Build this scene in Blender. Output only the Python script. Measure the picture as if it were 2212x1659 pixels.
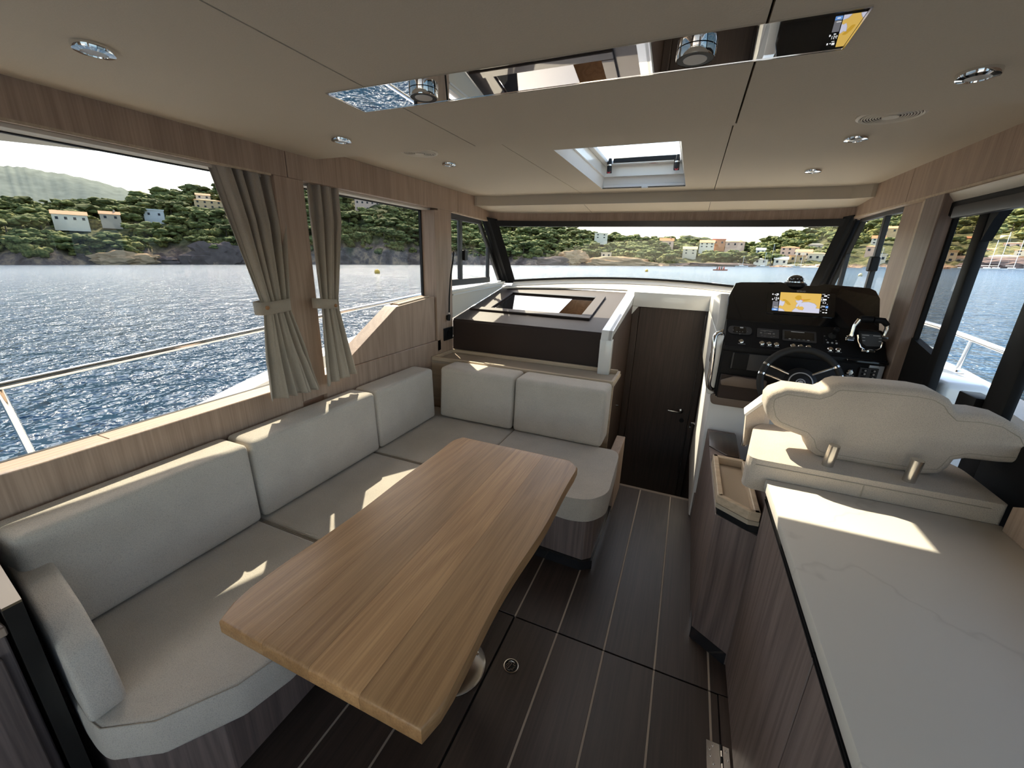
import bpy, bmesh, math, random
import numpy as np
from mathutils import Vector, Matrix, noise

for o in list(bpy.data.objects):
    bpy.data.objects.remove(o)
scene = bpy.context.scene
COL = scene.collection
PI = math.pi
rad = math.radians

# ------------------------------------------------------------------ camera
# solved from the vanishing points of the cabin: the cabin axes are the world axes
# (x to starboard, y to the bow, z up), floor at z = 0, lens 1.5 m above it.
W_PX, H_PX = 2212.0, 1659.0
CX, CY = W_PX / 2, H_PX / 2
_d1 = Vector((1497.0 - CX, 565.0 - CY)); _d2 = Vector((-1090.0 - CX, 488.0 - CY))
FPX = math.sqrt(-(_d1.dot(_d2)))
_Yc = Vector((_d1.x, _d1.y, FPX)).normalized()
_Xc = -Vector((_d2.x, _d2.y, FPX)).normalized()
_Zc = _Xc.cross(_Yc)
RW = Matrix((_Xc, _Yc, _Zc))
EYE = Vector((0, 0, 1.5))
cam_d = bpy.data.cameras.new('camera'); cam = bpy.data.objects.new('camera', cam_d); COL.objects.link(cam)
cam_d.sensor_fit = 'HORIZONTAL'; cam_d.sensor_width = 36; cam_d.lens = 36 * FPX / W_PX
cam_d.clip_start = 0.02; cam_d.clip_end = 8000
_c = [RW @ Vector(v) for v in ((1, 0, 0), (0, -1, 0), (0, 0, -1))]
cam.matrix_world = Matrix(((_c[0].x, _c[1].x, _c[2].x, EYE.x), (_c[0].y, _c[1].y, _c[2].y, EYE.y), (_c[0].z, _c[1].z, _c[2].z, EYE.z), (0, 0, 0, 1)))
scene.camera = cam

# ------------------------------------------------------------------ sky, sun, exposure
SUN_AZ, SUN_EL = rad(-44.5), rad(45.5)
SUN_DIR = Vector((math.sin(SUN_AZ) * math.cos(SUN_EL), math.cos(SUN_AZ) * math.cos(SUN_EL), math.sin(SUN_EL)))
world = bpy.data.worlds.new('sky'); scene.world = world; world.use_nodes = True
wn = world.node_tree.nodes; wl = world.node_tree.links
sky = wn.new('ShaderNodeTexSky'); sky.sky_type = 'NISHITA'; sky.sun_disc = False
sky.sun_elevation = SUN_EL; sky.sun_rotation = SUN_AZ
sky.altitude = 0; sky.air_density = 1.0; sky.dust_density = 2.2; sky.ozone_density = 1.5
wn['Background'].inputs[1].default_value = 0.21
tint = wn.new('ShaderNodeMixRGB'); tint.blend_type = 'MULTIPLY'; tint.inputs[0].default_value = 1.0; tint.inputs[2].default_value = (1.0, 0.915, 0.80, 1)   # warm cast over the whole sky, in place of white balance
wl.new(sky.outputs[0], tint.inputs[1]); wl.new(tint.outputs[0], wn['Background'].inputs[0])
sun_d = bpy.data.lights.new('sun', 'SUN'); sun = bpy.data.objects.new('sun', sun_d); COL.objects.link(sun)
sun_d.energy = 3.8; sun_d.angle = rad(0.55); sun_d.color = (1.0, 0.87, 0.66)
sun.rotation_euler = SUN_DIR.to_track_quat('Z', 'Y').to_euler()
sun.location = SUN_DIR * 40
scene.view_settings.view_transform = 'Standard'; scene.view_settings.look = 'None'
scene.view_settings.gamma = 1.0; scene.view_settings.use_curve_mapping = False
scene.view_settings.exposure = 1.95

# ------------------------------------------------------------------ helpers
def ray(u, v):
    return RW @ Vector((u - CX, v - CY, FPX))
def at(u, v, p0, n):
    r = ray(u, v); p0 = Vector(p0); n = Vector(n)
    return EYE + r * ((p0 - EYE).dot(n) / r.dot(n))
def at_x(u, v, x): return at(u, v, (x, 0, 0), (1, 0, 0))
def at_y(u, v, y): return at(u, v, (0, y, 0), (0, 1, 0))
def at_z(u, v, z): return at(u, v, (0, 0, z), (0, 0, 1))
def at_r(u, v, dist):
    r = ray(u, v); return EYE + r * (dist / math.hypot(r.x, r.y))

def link(o, parent=None, label=None, cat=None, group=None, kind=None):
    COL.objects.link(o)
    if parent is not None:
        o.parent = parent
        o.matrix_parent_inverse = Matrix.Translation(-Vector(parent.get('_base', (0, 0, 0)))) if '_base' in parent else Matrix()
    if label: o['label'] = label
    if cat: o['category'] = cat
    if group: o['group'] = group
    if kind: o['kind'] = kind
    return o

def thing(name, label, cat, base=(0, 0, 0), group=None, kind=None):
    o = bpy.data.objects.new(name, None); o.location = base
    o.empty_display_size = 0.05
    o['_base'] = tuple(base)
    return link(o, None, label, cat, group, kind)

def finish(me, mat, smooth):
    if mat is not None: me.materials.append(mat)
    if smooth:
        me.polygons.foreach_set('use_smooth', [True] * len(me.polygons))
        me.set_sharp_from_angle(angle=rad(smooth if smooth is not True else 38))
    me.update()

def mk(name, bm, mat, parent=None, smooth=True, recalc=True, **kw):
    me = bpy.data.meshes.new(name)
    if recalc: bmesh.ops.recalc_face_normals(bm, faces=bm.faces[:])
    bm.to_mesh(me); bm.free()
    finish(me, mat, smooth)
    return link(bpy.data.objects.new(name, me), parent, **kw)

def mkd(name, verts, faces, mat, parent=None, smooth=False, **kw):
    me = bpy.data.meshes.new(name); me.from_pydata([tuple(v) for v in verts], [], faces)
    finish(me, mat, smooth)
    return link(bpy.data.objects.new(name, me), parent, **kw)

def add_box(bm, a, b, bev=0, seg=2):
    x0, y0, z0 = [min(a[i], b[i]) for i in range(3)]; x1, y1, z1 = [max(a[i], b[i]) for i in range(3)]
    vs = [bm.verts.new(p) for p in ((x0, y0, z0), (x1, y0, z0), (x1, y1, z0), (x0, y1, z0), (x0, y0, z1), (x1, y0, z1), (x1, y1, z1), (x0, y1, z1))]
    fs = [bm.faces.new([vs[i] for i in q]) for q in ((3, 2, 1, 0), (4, 5, 6, 7), (0, 1, 5, 4), (1, 2, 6, 5), (2, 3, 7, 6), (3, 0, 4, 7))]
    if bev:
        es = list({e for f in fs for e in f.edges})
        bmesh.ops.bevel(bm, geom=es, offset=bev, segments=seg, affect='EDGES', profile=0.5, clamp_overlap=True)
    return bm

def box(name, a, b, mat, parent=None, bev=0.002, seg=1, **kw):
    return mk(name, add_box(bmesh.new(), a, b, bev, seg), mat, parent, **kw)

def add_prism(bm, pts, vec, bev=0, seg=2):
    """pts: ring of 3D points, extruded along vec"""
    vec = Vector(vec)
    a = [bm.verts.new(Vector(p)) for p in pts]; b = [bm.verts.new(Vector(p) + vec) for p in pts]
    n = len(pts); fs = [bm.faces.new(a[::-1]), bm.faces.new(b)]
    for i in range(n):
        fs.append(bm.faces.new((a[i], a[(i + 1) % n], b[(i + 1) % n], b[i])))
    bmesh.ops.recalc_face_normals(bm, faces=fs)
    if bev:
        es = list({e for f in fs for e in f.edges})
        bmesh.ops.bevel(bm, geom=es, offset=bev, segments=seg, affect='EDGES', profile=0.5, clamp_overlap=True)
    return bm

def prism(name, pts, vec, mat, parent=None, bev=0, seg=2, **kw):
    return mk(name, add_prism(bmesh.new(), pts, vec, bev, seg), mat, parent, **kw)

def add_tube(bm, path, r, n=10, caps=True):
    path = [Vector(p) for p in path]; rings = []
    rs = r if isinstance(r, (list, tuple)) else [r] * len(path)
    up = None
    for i, p in enumerate(path):
        t = (path[min(i + 1, len(path) - 1)] - path[max(i - 1, 0)]).normalized()
        if up is None: up = Vector((0, 0, 1)) if abs(t.z) < 0.9 else Vector((1, 0, 0))
        s = t.cross(up).normalized(); up = s.cross(t).normalized()
        rings.append([bm.verts.new(p + (s * math.cos(2 * PI * k / n) + up * math.sin(2 * PI * k / n)) * rs[i]) for k in range(n)])
    for a, b in zip(rings, rings[1:]):
        for k in range(n): bm.faces.new((a[k], a[(k + 1) % n], b[(k + 1) % n], b[k]))
    if caps: bm.faces.new(rings[0][::-1]); bm.faces.new(rings[-1])
    return bm
def tube(name, path, r, mat, parent=None, n=12, **kw):
    return mk(name, add_tube(bmesh.new(), path, r, n), mat, parent, **kw)

def add_lathe(bm, prof, mtx=None, n=24):
    """prof: (radius, height) pairs, about z of mtx"""
    mtx = mtx or Matrix(); rings = []
    for r, h in prof:
        if r < 1e-6: rings.append([bm.verts.new(mtx @ Vector((0, 0, h)))])
        else: rings.append([bm.verts.new(mtx @ Vector((r * math.cos(2 * PI * k / n), r * math.sin(2 * PI * k / n), h))) for k in range(n)])
    for a, b in zip(rings, rings[1:]):
        for k in range(n):
            k2 = (k + 1) % n
            if len(a) == 1 and len(b) == 1: continue
            if len(a) == 1: bm.faces.new((a[0], b[k], b[k2]))
            elif len(b) == 1: bm.faces.new((a[k], a[k2], b[0]))
            else: bm.faces.new((a[k], a[k2], b[k2], b[k]))
    return bm
def lathe(name, prof, mtx, mat, parent=None, n=24, **kw):
    return mk(name, add_lathe(bmesh.new(), prof, mtx, n), mat, parent, **kw)

def frame_of(origin, xdir, ydir):
    x = Vector(xdir).normalized(); z = x.cross(Vector(ydir)).normalized(); y = z.cross(x)
    return Matrix(((x.x, y.x, z.x, origin[0]), (x.y, y.y, z.y, origin[1]), (x.z, y.z, z.z, origin[2]), (0, 0, 0, 1)))

def text(name, body, size, mtx, mat, parent, align='CENTER', ext=0.0004, squash=1.0, **kw):
    cu = bpy.data.curves.new(name, 'FONT'); cu.body = body; cu.size = size; cu.align_x = align; cu.align_y = 'CENTER'; cu.extrude = ext
    cu.resolution_u = 2
    t = bpy.data.objects.new(name, cu); COL.objects.link(t)
    bpy.context.view_layer.update()
    me = bpy.data.meshes.new_from_object(t); bpy.data.objects.remove(t); bpy.data.curves.remove(cu)
    me.transform(mtx @ Matrix.Diagonal((squash, 1, 1, 1)))
    me.materials.clear(); finish(me, mat, False)
    return link(bpy.data.objects.new(name, me), parent, **kw)

def rounded(pts, r, n=5):
    """round the corners of a 2D ring"""
    out = []
    m = len(pts)
    for i in range(m):
        p0, p, p1 = Vector(pts[i - 1]), Vector(pts[i]), Vector(pts[(i + 1) % m])
        rr = r[i] if isinstance(r, (list, tuple)) else r
        if rr <= 0: out.append(p); continue
        a = (p0 - p); b = (p1 - p)
        d = min(rr, a.length * 0.48, b.length * 0.48)
        A = p + a.normalized() * d; B = p + b.normalized() * d
        for k in range(n + 1):
            t = k / n
            out.append(A * (1 - t) ** 2 + p * 2 * t * (1 - t) + B * t * t)
    return out

# ------------------------------------------------------------------ materials
def new_mat(name):
    m = bpy.data.materials.new(name); m.use_nodes = True
    nt = m.node_tree; b = nt.nodes['Principled BSDF']
    return m, nt, b
def N(nt, t, **kw):
    n = nt.nodes.new(t)
    for k, v in kw.items():
        if isinstance(k, str) and k.startswith('i_'): n.inputs[k[2:].replace('_', ' ')].default_value = v
        else: setattr(n, k, v)
    return n
def plain(name, col, rough=0.5, metal=0.0, spec=0.5, coat=0.0, bump=0.0, bscale=60, var=0.0):
    m, nt, b = new_mat(name)
    b.inputs['Base Color'].default_value = (*col, 1); b.inputs['Roughness'].default_value = rough
    b.inputs['Metallic'].default_value = metal; b.inputs['Specular IOR Level'].default_value = spec
    b.inputs['Coat Weight'].default_value = coat; b.inputs['Coat Roughness'].default_value = 0.05
    if bump or var:
        tc = N(nt, 'ShaderNodeTexCoord'); nz = N(nt, 'ShaderNodeTexNoise'); nz.inputs['Scale'].default_value = bscale
        nz.inputs['Detail'].default_value = 3
        nt.links.new(tc.outputs['Object'], nz.inputs['Vector'])
        if bump:
            bp = N(nt, 'ShaderNodeBump'); bp.inputs['Strength'].default_value = bump; bp.inputs['Distance'].default_value = 0.002
            nt.links.new(nz.outputs['Fac'], bp.inputs['Height']); nt.links.new(bp.outputs['Normal'], b.inputs['Normal'])
        if var:
            mx = N(nt, 'ShaderNodeMixRGB'); mx.blend_type = 'MIX'
            mx.inputs[1].default_value = (*[c * (1 - var) for c in col], 1); mx.inputs[2].default_value = (*[min(1, c * (1 + var)) for c in col], 1)
            nt.links.new(nz.outputs['Fac'], mx.inputs[0]); nt.links.new(mx.outputs[0], b.inputs['Base Color'])
    return m
def emit(name, col, strength):
    m, nt, b = new_mat(name)
    b.inputs['Base Color'].default_value = (0.01, 0.01, 0.01, 1); b.inputs['Emission Color'].default_value = (*col, 1)
    b.inputs['Emission Strength'].default_value = strength; b.inputs['Roughness'].default_value = 0.3
    return m
def wood(name, light, dark, axis='Z', ring=7.0, fine=90.0, rough=0.5, stretch=14.0, bump=0.15, knots=0.25, rnd=0.0, contrast=1.0, line=0.5, knotty=False):
    """grain runs along `axis`: broad cathedral figure + fine pores"""
    m, nt, b = new_mat(name); L = nt.links.new
    tc = N(nt, 'ShaderNodeTexCoord')
    oi = N(nt, 'ShaderNodeObjectInfo')
    vm = N(nt, 'ShaderNodeVectorMath', operation='MULTIPLY_ADD')
    mp = N(nt, 'ShaderNodeMapping')
    s = [1.0, 1.0, 1.0]; s['XYZ'.index(axis)] = 1.0 / stretch
    mp.inputs['Scale'].default_value = s
    cmb = N(nt, 'ShaderNodeCombineXYZ')
    for i in range(3): L(oi.outputs['Random'], cmb.inputs[i])
    vm.inputs[1].default_value = (1, 1, 1); 
    sc = N(nt, 'ShaderNodeVectorMath', operation='SCALE'); sc.inputs['Scale'].default_value = rnd * 9.0
    L(cmb.outputs[0], sc.inputs[0])
    L(tc.outputs['Object'], vm.inputs[0]); L(sc.outputs[0], vm.inputs[2])
    L(vm.outputs[0], mp.inputs['Vector'])
    # warp
    n1 = N(nt, 'ShaderNodeTexNoise'); n1.inputs['Scale'].default_value = ring * 0.55; n1.inputs['Detail'].default_value = 2.0
    L(mp.outputs[0], n1.inputs['Vector'])
    mul = N(nt, 'ShaderNodeMath', operation='MULTIPLY'); mul.inputs[1].default_value = 11.0 * (1 + knots)
    kn = None
    if knotty:                       # sparse knots: rings bend round them and the heart is dark
        mk_ = N(nt, 'ShaderNodeMapping'); sk2 = [1.0, 1.0, 1.0]; sk2['XYZ'.index(axis)] = 0.42; sk2[2] = 0.15; mk_.inputs['Scale'].default_value = sk2
        L(vm.outputs[0], mk_.inputs['Vector'])
        vo = N(nt, 'ShaderNodeTexVoronoi'); vo.inputs['Scale'].default_value = 6.0; L(mk_.outputs[0], vo.inputs['Vector'])
        sp = N(nt, 'ShaderNodeSeparateColor'); L(vo.outputs['Color'], sp.inputs[0])
        gt = N(nt, 'ShaderNodeMath', operation='GREATER_THAN'); gt.inputs[1].default_value = 0.72; L(sp.outputs[0], gt.inputs[0])
        m4 = N(nt, 'ShaderNodeMath', operation='MULTIPLY'); m4.inputs[1].default_value = -9.0; L(vo.outputs['Distance'], m4.inputs[0])
        ex = N(nt, 'ShaderNodeMath', operation='EXPONENT'); L(m4.outputs[0], ex.inputs[0])
        kn = N(nt, 'ShaderNodeMath', operation='MULTIPLY'); L(ex.outputs[0], kn.inputs[0]); L(gt.outputs[0], kn.inputs[1])
        ka = N(nt, 'ShaderNodeMath', operation='MULTIPLY_ADD'); ka.inputs[1].default_value = 0.30; L(kn.outputs[0], ka.inputs[0]); L(n1.outputs['Fac'], ka.inputs[2])
        L(ka.outputs[0], mul.inputs[0])
    else: L(n1.outputs['Fac'], mul.inputs[0])
    sn = N(nt, 'ShaderNodeMath', operation='SINE')
    m2 = N(nt, 'ShaderNodeMath', operation='MULTIPLY'); m2.inputs[1].default_value = 2 * PI
    L(mul.outputs[0], m2.inputs[0]); L(m2.outputs[0], sn.inputs[0])
    # fine pores
    mp2 = N(nt, 'ShaderNodeMapping'); s2 = [1.0, 1.0, 1.0]; s2['XYZ'.index(axis)] = 1.0 / 45.0
    mp2.inputs['Scale'].default_value = s2; L(vm.outputs[0], mp2.inputs['Vector'])
    n2 = N(nt, 'ShaderNodeTexNoise'); n2.inputs['Scale'].default_value = fine; n2.inputs['Detail'].default_value = 3.0
    L(mp2.outputs[0], n2.inputs['Vector'])
    n3 = N(nt, 'ShaderNodeTexNoise'); n3.inputs['Scale'].default_value = ring * 0.35; n3.inputs['Detail'].default_value = 2.0
    L(mp.outputs[0], n3.inputs['Vector'])
    # combine to a factor
    a1 = N(nt, 'ShaderNodeMath', operation='MULTIPLY'); a1.inputs[1].default_value = 0.16 * line * 2; L(sn.outputs[0], a1.inputs[0])
    a2 = N(nt, 'ShaderNodeMath', operation='MULTIPLY_ADD'); a2.inputs[1].default_value = 0.9; L(n2.outputs['Fac'], a2.inputs[0]); L(a1.outputs[0], a2.inputs[2])
    a3 = N(nt, 'ShaderNodeMath', operation='MULTIPLY_ADD'); a3.inputs[1].default_value = 0.6; L(n3.outputs['Fac'], a3.inputs[0]); L(a2.outputs[0], a3.inputs[2])
    cr = N(nt, 'ShaderNodeValToRGB')
    mid = 0.75; w = 0.38 / contrast
    cr.color_ramp.elements[0].position = max(0, mid - w); cr.color_ramp.elements[1].position = min(1, mid + w)
    cr.color_ramp.elements[0].color = (*dark, 1); cr.color_ramp.elements[1].color = (*light, 1)
    if kn is not None:
        pw = N(nt, 'ShaderNodeMath', operation='POWER'); pw.inputs[1].default_value = 3.0; L(kn.outputs[0], pw.inputs[0])
        kd = N(nt, 'ShaderNodeMath', operation='MULTIPLY_ADD'); kd.inputs[1].default_value = -0.55; L(pw.outputs[0], kd.inputs[0]); L(a3.outputs[0], kd.inputs[2])
        L(kd.outputs[0], cr.inputs[0])
    else: L(a3.outputs[0], cr.inputs[0])
    if rnd:
        hs = N(nt, 'ShaderNodeHueSaturation'); mr = N(nt, 'ShaderNodeMapRange')
        mr.inputs[3].default_value = 1 - 0.16 * rnd; mr.inputs[4].default_value = 1 + 0.16 * rnd
        L(oi.outputs['Random'], mr.inputs[0]); L(mr.outputs[0], hs.inputs['Value']); L(cr.outputs[0], hs.inputs['Color'])
        L(hs.outputs[0], b.inputs['Base Color'])
    else: L(cr.outputs[0], b.inputs['Base Color'])
    b.inputs['Roughness'].default_value = rough
    bp = N(nt, 'ShaderNodeBump'); bp.inputs['Strength'].default_value = bump; bp.inputs['Distance'].default_value = 0.0015
    L(a2.outputs[0], bp.inputs['Height']); L(bp.outputs[0], b.inputs['Normal'])
    return m
def fabric(name, col, scale=420.0, var=0.12, bump=0.5):
    m, nt, b = new_mat(name); L = nt.links.new
    tc = N(nt, 'ShaderNodeTexCoord')
    vo = N(nt, 'ShaderNodeTexVoronoi'); vo.inputs['Scale'].default_value = scale
    L(tc.outputs['Object'], vo.inputs['Vector'])
    nz = N(nt, 'ShaderNodeTexNoise'); nz.inputs['Scale'].default_value = 9; nz.inputs['Detail'].default_value = 4
    L(tc.outputs['Object'], nz.inputs['Vector'])
    mx = N(nt, 'ShaderNodeMixRGB'); mx.inputs[1].default_value = (*[min(1, c * (1 + var)) for c in col], 1); mx.inputs[2].default_value = (*[c * (1 - 2 * var) for c in col], 1)
    L(vo.outputs['Distance'], mx.inputs[0]); 
    mx2 = N(nt, 'ShaderNodeMixRGB', blend_type='MULTIPLY'); mx2.inputs[0].default_value = 0.21
    L(mx.outputs[0], mx2.inputs[1]); L(nz.outputs['Fac'], mx2.inputs[2]); L(mx2.outputs[0], b.inputs['Base Color'])
    bp = N(nt, 'ShaderNodeBump'); bp.inputs['Strength'].default_value = bump; bp.inputs['Distance'].default_value = 0.001
    L(vo.outputs['Distance'], bp.inputs['Height']); L(bp.outputs[0], b.inputs['Normal'])
    b.inputs['Roughness'].default_value = 0.9; b.inputs['Specular IOR Level'].default_value = 0.2
    b.inputs['Sheen Weight'].default_value = 0.15
    return m
def glass_mat(name, tint, refl=1.0):
    m = bpy.data.materials.new(name); m.use_nodes = True; nt = m.node_tree; nt.nodes.clear(); L = nt.links.new
    out = N(nt, 'ShaderNodeOutputMaterial'); tr = N(nt, 'ShaderNodeBsdfTransparent'); gl = N(nt, 'ShaderNodeBsdfGlossy')
    tr.inputs[0].default_value = (*tint, 1); gl.inputs['Roughness'].default_value = 0.0; gl.inputs[0].default_value = (refl, refl, refl, 1)
    fr = N(nt, 'ShaderNodeFresnel'); fr.inputs[0].default_value = 1.35; mx = N(nt, 'ShaderNodeMixShader')
    g2 = N(nt, 'ShaderNodeNewGeometry'); iv = N(nt, 'ShaderNodeMath', operation='SUBTRACT'); iv.inputs[0].default_value = 1.0; L(g2.outputs['Backfacing'], iv.inputs[1])
    mu = N(nt, 'ShaderNodeMath', operation='MULTIPLY'); L(fr.outputs[0], mu.inputs[0]); L(iv.outputs[0], mu.inputs[1])   # the two faces of a pane share one reflection
    L(mu.outputs[0], mx.inputs[0]); L(tr.outputs[0], mx.inputs[1]); L(gl.outputs[0], mx.inputs[2]); L(mx.outputs[0], out.inputs[0])
    return m

MT = {}
MT['oak_v'] = wood('limed_oak_vertical', (0.46, 0.335, 0.25), (0.27, 0.185, 0.135), 'Z', ring=6, fine=170, bump=0.2, stretch=9, contrast=0.85, line=0.3)
MT['oak_y'] = wood('limed_oak_long', (0.47, 0.335, 0.25), (0.25, 0.17, 0.125), 'Z', ring=9, fine=170, bump=0.2, contrast=0.9)
MT['oak_sill'] = wood('limed_oak_sill', (0.47, 0.32, 0.21), (0.33, 0.215, 0.14), 'Y', ring=9, fine=170, bump=0.15)
MT['oak_pale'] = wood('pale_oak', (0.58, 0.46, 0.33), (0.42, 0.32, 0.22), 'X', ring=9, fine=170, bump=0.1)
MT['greyoak'] = wood('grey_oak', (0.22, 0.165, 0.145), (0.105, 0.078, 0.07), 'Z', ring=9, fine=180, bump=0.2)
MT['oak_shaded'] = wood('shaded_oak', (0.27, 0.205, 0.175), (0.15, 0.11, 0.095), 'Z', ring=7, fine=170, bump=0.2, stretch=9, line=0.3)  # the wall oak darkened: shade on the right pillar put into the colour
MT['table'] = wood('table_oak', (0.56, 0.315, 0.135), (0.32, 0.158, 0.060), 'Y', ring=9, fine=190, stretch=10, bump=0.3, rnd=0.9, rough=0.42, knots=0.0, line=0.3, knotty=True)
MT['floor'] = wood('dark_floor', (0.072, 0.050, 0.039), (0.036, 0.025, 0.020), 'Y', ring=10, fine=140, rough=0.42, bump=0.12, rnd=1.2, line=0.25)
MT['wenge'] = wood('wenge_door', (0.078, 0.051, 0.039), (0.040, 0.026, 0.020), 'Z', ring=10, fine=150, rough=0.5, bump=0.15, line=0.25)
MT['wenge_y'] = wood('wenge_shelf', (0.07, 0.048, 0.036), (0.034, 0.024, 0.019), 'Y', ring=10, fine=150, rough=0.35, bump=0.1, line=0.25)
MT['fabric'] = fabric('beige_fabric', (0.66, 0.595, 0.51))
MT['fabric_seat'] = fabric('helm_fabric', (0.64, 0.555, 0.47), scale=420, var=0.12, bump=0.6)
MT['linen'] = fabric('linen', (0.50, 0.435, 0.355), scale=900, var=0.15, bump=0.3)
MT['ceil'] = plain('headliner', (0.60, 0.525, 0.42), 0.75, bump=0.25, bscale=260, var=0.05, spec=0.25)
MT['ceil_step'] = plain('headliner_step', (0.56, 0.5, 0.41), 0.7, bump=0.15, bscale=260, var=0.04, spec=0.25)
MT['white'] = plain('white_gelcoat', (0.80, 0.79, 0.76), 0.22, coat=0.4)
MT['whitemat'] = plain('white_moulding', (0.78, 0.77, 0.75), 0.45)
MT['cream'] = plain('cream_vinyl', (0.72, 0.66, 0.56), 0.5, bump=0.1, bscale=200)
MT['leather'] = plain('brown_leather', (0.036, 0.023, 0.019), 0.55, spec=0.3, bump=0.35, bscale=420, var=0.1)
MT['taupe'] = plain('taupe_lining', (0.18, 0.135, 0.105), 0.55, bump=0.15, bscale=200)
MT['tray'] = plain('tray_suede', (0.42, 0.35, 0.27), 0.85, bump=0.2, bscale=300, var=0.05)
MT['black'] = plain('black_plastic', (0.008, 0.008, 0.009), 0.5, spec=0.3)
MT['blackgloss'] = plain('black_gloss', (0.006, 0.006, 0.007), 0.07, coat=0.5)
MT['blacksatin'] = plain('black_satin', (0.008, 0.008, 0.009), 0.55, spec=0.18)
MT['charcoal'] = plain('charcoal_plastic', (0.035, 0.035, 0.038), 0.5)
MT['rubber'] = plain('rubber', (0.012, 0.012, 0.012), 0.7)
MT['chrome'] = plain('chrome', (0.82, 0.81, 0.79), 0.06, metal=1.0)
MT['steel'] = plain('brushed_steel', (0.62, 0.59, 0.55), 0.25, metal=1.0)
MT['mirror'] = plain('mirror', (0.78, 0.78, 0.78), 0.01, metal=1.0)
MT['smoked'] = plain('smoked_acrylic', (0.02, 0.02, 0.022), 0.03, coat=1.0)
MT['caulk'] = plain('caulk', (0.40, 0.33, 0.26), 0.7)
MT['gap'] = plain('gap_black', (0.006, 0.005, 0.005), 0.8)
MT['lens'] = plain('lamp_lens', (0.55, 0.53, 0.50), 0.25)
MT['marble'] = plain('black_marble', (0.022, 0.020, 0.018), 0.3, var=0.5, bscale=9)
MT['bronze'] = plain('bronze_edge', (0.33, 0.25, 0.16), 0.25, metal=0.6)
MT['grey'] = plain('grey_panel', (0.30, 0.31, 0.33), 0.4)
MT['silverpaint'] = plain('silver_paint', (0.45, 0.47, 0.50), 0.3, metal=0.4)
MT['red'] = plain('red_plastic', (0.35, 0.02, 0.02), 0.4)
MT['lettering'] = plain('grey_lettering', (0.45, 0.45, 0.45), 0.6)
MT['letterdim'] = plain('dim_lettering', (0.16, 0.16, 0.16), 0.6)
MT['button'] = plain('wood_button', (0.35, 0.17, 0.07), 0.5)
MT['glass'] = glass_mat('clear_glass', (0.83, 0.85, 0.85))
MT['glass_tint'] = glass_mat('tinted_glass', (0.69, 0.71, 0.72))
MT['glass_dark'] = glass_mat('dark_tinted_glass', (0.66, 0.64, 0.62))
def quartz():
    m, nt, b = new_mat('quartz'); L = nt.links.new
    tc = N(nt, 'ShaderNodeTexCoord'); n0 = N(nt, 'ShaderNodeTexNoise'); n0.inputs['Scale'].default_value = 1.6; n0.inputs['Detail'].default_value = 5
    L(tc.outputs['Object'], n0.inputs['Vector'])
    sub = N(nt, 'ShaderNodeMath', operation='SUBTRACT'); sub.inputs[1].default_value = 0.5; L(n0.outputs['Fac'], sub.inputs[0])
    ab = N(nt, 'ShaderNodeMath', operation='ABSOLUTE'); L(sub.outputs[0], ab.inputs[0])
    cr = N(nt, 'ShaderNodeValToRGB'); cr.color_ramp.elements[0].position = 0.0; cr.color_ramp.elements[1].position = 0.006
    cr.color_ramp.elements[0].color = (0.55, 0.515, 0.47, 1); cr.color_ramp.elements[1].color = (0.62, 0.585, 0.535, 1)
    L(ab.outputs[0], cr.inputs[0]); L(cr.outputs[0], b.inputs['Base Color'])
    b.inputs['Roughness'].default_value = 0.42
    return m
MT['quartz'] = quartz()
# ================================================================== STRUCTURE
XL, XR = -1.68, 0.90
ZC, ZF = 1.903, 1.95           # rear and forward headliner
YB = -1.5                      # the saloon is open to the cockpit aft of here
def S(o): o['kind'] = 'structure'; return o

# ---- floor: planks are single boards over a dark sub floor, pale caulk in the joints
fl = thing('floor', 'dark brown plank floor with pale caulk lines', None, (0, 0, 0)); S(fl)
box('sub_floor', (-1.76, -1.5, -0.06), (0.94, 2.60, -0.010), MT['gap'], fl, bev=0)
PX0, PW, GAP = -0.107, 0.1935, 0.007
YS = 1.296
edges = [PX0 + PW * k for k in range(-5, 3)]
for k in range(len(edges)):
    x0 = edges[k]; x1 = edges[k] + PW
    if k == len(edges) - 1: x1 = 0.34
    xs0, xs1 = x0 + GAP / 2, x1 - GAP / 2
    if x0 > 0.27:
        box('plank', (xs0, -1.2, -0.012), (0.3065, YS - 0.003, 0), MT['floor'], fl, bev=0.0012)
        box('plank', (0.3105, -1.2, -0.012), (0.345, YS + 0.0, 0), MT['floor'], fl, bev=0.0012)
        box('plank', (xs0, YS + 0.003, -0.012), (0.345, 2.55, 0), MT['floor'], fl, bev=0.0012)
    else:
        box('plank', (xs0, -1.2, -0.012), (xs1, YS - 0.003, 0), MT['floor'], fl, bev=0.0012)
        box('plank', (xs0, YS + 0.003, -0.012), (xs1, 2.60, 0), MT['floor'], fl, bev=0.0012)
    if abs(x0 - (PX0 - 2 * PW)) < 0.01:                       # hatch edge aft of the cross joint stays black
        box('caulk_strip', (x0 - GAP / 2, YS + 0.003, -0.012), (x0 + GAP / 2, 2.60, -0.0008), MT['caulk'], fl, bev=0)
    else:
        box('caulk_strip', (x0 - GAP / 2, -1.2, -0.012), (x0 + GAP / 2, YS - 0.003, -0.0008), MT['caulk'], fl, bev=0)
        box('caulk_strip', (x0 - GAP / 2, YS + 0.003, -0.012), (x0 + GAP / 2, 2.60, -0.0008), MT['caulk'], fl, bev=0)
box('nosing', (-0.40, 2.602, -0.055), (0.24, 2.635, -0.004), MT['taupe'], fl, bev=0.004)

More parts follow.
